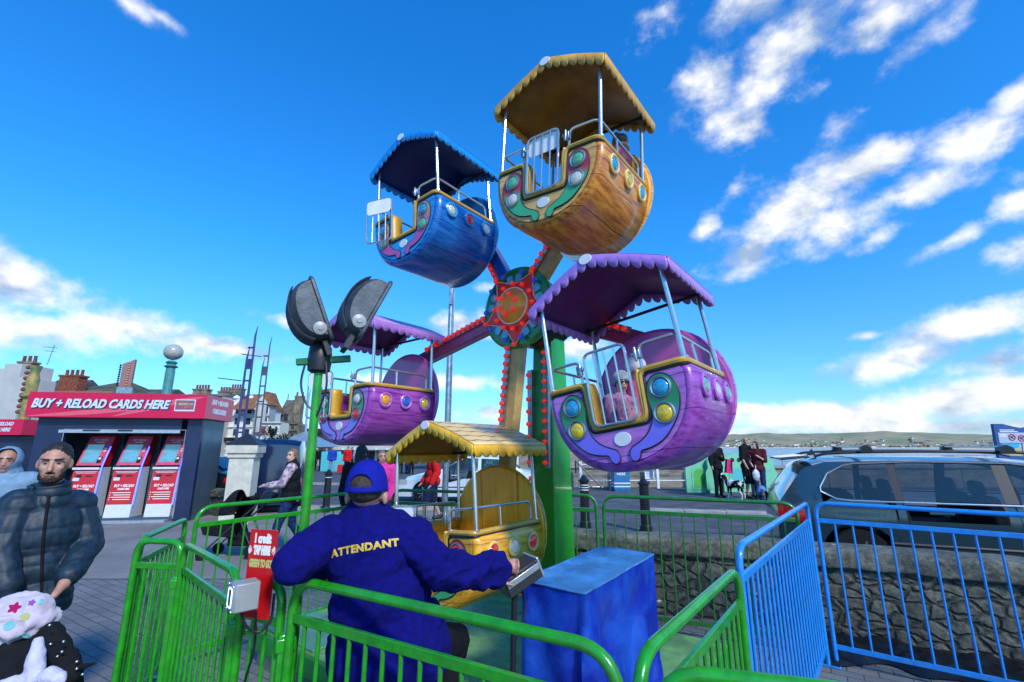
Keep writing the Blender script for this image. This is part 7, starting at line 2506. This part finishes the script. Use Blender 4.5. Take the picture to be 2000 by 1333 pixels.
PINKC = M('pink floral coat', (.42, .20, .30), .8, var=.5, scale=22, col2=(.16, .10, .22), thr=(.42, .5))
(c1, JC, hpC, RC), pc_ = child(0, -.15, -.60, -.78, math.radians(70)-TH, 'small child in a pink patterned coat and grey hat inside the large purple gondola', PINKC, None, None, look=math.radians(-25), h=.86)
GREYH = M('grey knitted hat', (.42, .45, .50), .8, var=.3, scale=25, bump=.5, bscale=120)
me = remesh(MB().ell(hpC(0, .012, .030), (.054, .061, .058), 20, 14), .010, 2)
bm = bmesh.new(); bm.from_mesh(me); bmesh.ops.bisect_plane(bm, geom=bm.verts[:]+bm.edges[:]+bm.faces[:], plane_co=hpC(0, -.05, .018), plane_no=RC @ Vector((0, -.5, -1)), clear_outer=True); bm.to_mesh(me); bm.free()
mesh_obj('hat', me, GREYH, c1)
b = MB()
for s in (-1, 1): b.ell(hpC(s*.020, -.056, .004), (.014, .006, .010), 12, 8, RC)
b.cap(hpC(-.008, -.058, .006), hpC(.008, -.058, .006), .002)
b.build('sunglasses', BLACK, c1)
(c1b, JC2, hpC2, RC2), _ = child(0, -.14, -.34, -.72, math.radians(100)-TH, 'second child with a pale helmet-like hat sitting further back in the large purple gondola', M('magenta coat', (.45, .03, .22), .7, var=.2), None, None, h=.98)
me = remesh(MB().ell(hpC2(0, .012, .030), (.064, .072, .068), 20, 14), .010, 2)
bm = bmesh.new(); bm.from_mesh(me); bmesh.ops.bisect_plane(bm, geom=bm.verts[:]+bm.edges[:]+bm.faces[:], plane_co=hpC2(0, -.05, .018), plane_no=RC2 @ Vector((0, -.5, -1)), clear_outer=True); bm.to_mesh(me); bm.free()
mesh_obj('hat', me, M('pale hat', (.62, .62, .64), .5, var=.1), c1b)
BURG = M('burgundy coat', (.16, .01, .06), .6, var=.3, scale=10, bump=.4, bscale=30)
(c2, J2, hp2, R2), _ = child(1, .30, -.25, -.44, math.radians(-90)-TH, 'child in a burgundy coat with a fur-edged hood riding in the top gondola', BURG, None, None, h=.88)
me = remesh(MB().ell(hp2(0, .012, .008), (.058, .064, .066), 18, 12).ell(hp2(0, .02, -.06), (.080, .060, .036), 18, 10).ell(hp2(-.035, .0, .075), .020, 10, 8).ell(hp2(.035, .0, .075), .020, 10, 8), .009, 1); wrinkle(me, .010, 40)
bm = bmesh.new(); bm.from_mesh(me); bmesh.ops.bisect_plane(bm, geom=bm.verts[:]+bm.edges[:]+bm.faces[:], plane_co=hp2(0, -.045, 0), plane_no=R2 @ Vector((0, -1, 0)), clear_outer=True); bm.to_mesh(me); bm.free()
mesh_obj('fur_hood', me, M('grey brown fur', (.22, .17, .14), .95, var=.4, scale=40, bump=1, bscale=120), c2)

# ---------------- people around
REDT = M('red top', (.62, .015, .015), .8, var=.12, scale=8, bump=.3, bscale=50)
PINKT = M('hot pink top', (.75, .05, .32), .8, var=.12, scale=8)
MARN = M('maroon top', (.10, .015, .025), .85, var=.2)
def walkJ(st=.10, arm=.10, bend=0):
    return dict(knL=V(.055, -st*.75, .29), anL=V(.055, -st, .045), knR=V(-.055, st*.25, .29), anR=V(-.055, st*1.1, .075), elL=V(.13, arm*.4, .65), wrL=V(.13, arm*.3-.06, .51), elR=V(-.13, -arm*.2, .65), wrR=V(-.13, -arm*1.1, .52))
def at_px(px, py, z=0): p = G(px, py, z); p.z = z; return p
p = at_px(842, 1022)
person('man in a red long-sleeved top and dark shorts walking behind the enclosure', p, math.radians(-72), 1.74, walkJ(.11, .10), top=(REDT, .022), bottom=(M('navy shorts', (.015, .02, .06), .8, var=.2), .022), shoes=SHOE, hair=(DHAIR, 'short'), legs='short', detail=1, seed=11)
p = A(745, 905, 8.4)
person('person in a hot pink top partly hidden by the attendant\'s cap', (p.x, p.y, 0), math.radians(30), 1.62, None, top=(PINKT, .02), bottom=(JEAN, .01), shoes=SHOE, hair=(BHAIR, 'long'), detail=1, seed=12)
p = A(705, 905, 6.6)
person('person with thick black hair just behind the attendant\'s cap', (p.x, p.y, 0), math.radians(160), 1.70, None, top=(BLKC, .02), bottom=(DTRO, .01), shoes=SHOE, hair=(DHAIR, 'long'), detail=1, seed=13)
# right group with the dog
zr_ = .17
p = A(1406, 970, 15.0)
J = dict(wrL=V(.02, -.10, .70), elL=V(.12, -.03, .66), wrR=V(-.15, -.02, .56), elR=V(-.135, .01, .66))
pb, _, hpb, _ = person('person in black holding a pink carrier bag beside the dog', (p.x, 15.0, zr_), math.radians(25), 1.74, J, top=(BLKC, .014), bottom=(DTRO, .006), shoes=SHOE, hair=(DHAIR, 'short'), detail=1, seed=14)
bg_ = MB().prism([(-.12, 0), (.12, 0), (.10, .42), (-.08, .42)], -.05, .05, MF).build('carrier_bag', M('pink carrier bag', (.75, .03, .20), .4, var=.2), None, fixn=True, bevel=.01)
q = A(1421, 906, 14.85); bg_.location = (q.x, q.y, A(1421, 925, 14.85).z); bg_.rotation_euler = (0, .12, .3)
tag(bg_, 'bright pink carrier bag held by the person in black', 'bag')
p = A(1466, 974, 14.7)
J = dict(wrR=V(-.17, -.06, .55), elR=V(-.145, .0, .66), wrL=V(.12, -.10, .60), knL=V(.06, -.03, .285), anL=V(.07, -.02, .045), head=V(.0, -.02, .935))
person('bald man in a black printed t-shirt and black shorts holding the dog lead', (p.x, 14.7, zr_), math.radians(38), 1.82, J, top=(BLKC, .018), bottom=(BLKC, .022), shoes=SHOE, hair=None, sleeve='short', legs='short', detail=1, look=math.radians(-60), seed=15)
md_ = [o for o in COL.objects if o.get('label', '').startswith('bald man')][0]
b = MB()
for k, (w_, z) in enumerate(((.16, 1.42), (.13, 1.37), (.18, 1.25), (.15, 1.20), (.17, 1.15))): b.box((0, -.168, z), (w_, .006, .030))
b.build('shirt_print', M('pale shirt print', (.45, .45, .45), .8, var=.3, scale=60), md_)
p = A(1488, 976, 14.5)
J = dict(wrL=V(.04, -.10, .72), elL=V(.12, -.04, .66), wrR=V(-.10, -.08, .60), elR=V(-.135, .0, .66), head=V(-.015, -.03, .925))
person('long-haired woman in a maroon top and jeans beside the bald man', (p.x, 14.5, zr_), math.radians(-30), 1.70, J, skin=SKINP, top=(MARN, .014), bottom=(JEAN, .008), shoes=SHOE, hair=(DHAIR, 'long'), sleeve='short', detail=1, look=math.radians(-40), seed=16)
wb_ = remesh(MB().ell((0, 0, .16), (.11, .07, .17), 14, 10).cap((0, 0, .3), (.02, 0, .48), .02, .012), .014, 2); wrinkle(wb_, .012, 12)
wb = mesh_obj('carrier_bag', wb_, M('white carrier bag', (.62, .64, .68), .4, var=.15)); q = A(1478, 940, 14.3); wb.location = q
tag(wb, 'white carrier bag hanging between the bald man and the woman in maroon', 'bag')
rk = remesh(MB().ell((0, 0, .22), (.15, .12, .22), 16, 12).ell((0, -.08, .18), (.11, .06, .14), 14, 10), .014, 2)
rko = mesh_obj('rucksack', rk, M('blue and black rucksack', (.06, .20, .50), .6, var=.5, scale=5, col2=(.01, .012, .02), thr=(.45, .5))); q = A(1490, 978, 14.1); rko.location = (q.x, q.y, zr_)
tag(rko, 'blue and black rucksack standing at the feet of the woman in maroon', 'bag')
# dog: standing, seen from behind-left, head turned towards the panel
p = A(1437, 972, 14.5)
hd = .60
b = MB()
b.ell((0, -.12, .42), (.105, .16, .125), 16, 12).ell((0, .14, .43), (.095, .15, .105), 16, 12).ell((0, .0, .42), (.09, .2, .105), 16, 12)
b.cap((0, -.24, .48), (0, -.33, .62), .07, .055).ell((0, -.37, .66), (.058, .075, .058), 14, 10).cap((0, -.42, .645), (0, -.49, .63), .032, .024)
for s in (-1, 1):
    b.cap((s*.055, -.17, .38), (s*.055, -.18, .20), .042, .024).cap((s*.055, -.18, .20), (s*.055, -.17, .03), .024, .020).cap((s*.055, -.17, .025), (s*.055, -.21, .02), .024, .018)
    b.cap((s*.06, .20, .40), (s*.065, .16, .26), .062, .036).cap((s*.065, .16, .26), (s*.065, .25, .15), .032, .022).cap((s*.065, .25, .15), (s*.065, .235, .03), .020, .019).cap((s*.065, .235, .025), (s*.065, .19, .02), .023, .018)
    b.cap((s*.055, -.36, .68), (s*.075, -.36, .58), .024, .018)
b.cap((0, .27, .47), (.02, .36, .56), .022, .012).cap((.02, .36, .56), (.03, .37, .64), .012, .010)
me = remesh(b, .011, 4); wrinkle(me, .006, 30)
DOGM = M('black and white dog coat', (.62, .60, .56), .9, var=.5, scale=4.2, col2=(.012, .011, .012), thr=(.47, .50), bump=.5, bscale=90, detail=2)
dog = mesh_obj('dog', me, DOGM); dog.location = (p.x, 14.5, zr_); dog.rotation_euler = (0, 0, math.radians(-150)); dog.scale = (1.05, 1.05, 1.05)
tag(dog, 'black and white dog standing by the person in black', 'dog')
# distant crowd
def crowd(px, feet, label, topm, botm, h=1.7, yaw=0, hairm=DHAIR, style='short', J=None, Y=None):
    p = G(px, feet); p.z = 0
    if Y: q = A(px, 900, Y); p = Vector((q.x, q.y, 0))
    return person(label, p, math.radians(yaw), h, J, top=(topm, .02), bottom=(botm, .008), shoes=SHOE, hair=(hairm, style), detail=0, group='people on the far promenade')
BLUJ = M('blue jacket', (.015, .06, .38), .8, var=.15)
LBLT = M('light blue trousers', (.18, .32, .50), .8, var=.1)
GRYC = M('grey cloth', (.16, .17, .19), .85, var=.2)
crowd(646, 926, 'man in a bright blue jacket and light blue trousers on the far promenade', BLUJ, LBLT, 1.72, 15, J=walkJ(.06))
crowd(676, 928, 'person in a bright red jacket and dark trousers on the far promenade', REDT, DTRO, 1.74, -10)
rb = MB().prism([(-.2, 0), (.2, 0), (.17, .5), (-.17, .5)], -.08, .08, MF).build('carrier_bag', M('red carrier bag', (.6, .01, .02), .5, var=.1), None, fixn=True)
q = G(664, 928); rb.location = (q.x, q.y, .12); tag(rb, 'red carrier bag beside the person in the red jacket', 'bag')
crowd(626, 921, 'person all in black left of the man in the blue jacket', BLKC, DTRO, 1.7, 170)
crowd(615, 920, 'person in dark clothes with a light cap on the far promenade', BLKC, DTRO, 1.66, 100, GREYH)
crowd(592, 918, 'person in a red jacket seen just left of the green pole', REDT, DTRO, 1.7, 40, BHAIR)
crowd(634, 918, 'person in grey behind the man in the blue jacket', GRYC, DTRO, 1.66, 60)
crowd(696, 924, 'person in a white and blue jacket beside the red jacket', LBLT, JEAN, 1.75, 200, BHAIR)
crowd(771, 926, 'person in brown seen under the yellow canopy\'s left end', M('brown coat', (.16, .11, .07), .8, var=.3), DTRO, 1.72, 120)
crowd(781, 928, 'person in black seen under the yellow canopy', BLKC, DTRO, 1.7, 200)
crowd(795, 926, 'person in a vivid blue coat seen under the yellow canopy', BLUJ, JEAN, 1.76, 240)
crowd(803, 928, 'dark-clothed person right of the vivid blue coat', BLKC, DTRO, 1.62, 10)
crowd(685, 920, 'dark-clothed person behind the red jacket', BLKC, DTRO, 1.7, 70)
bpy.data.scenes.remove(TMP)
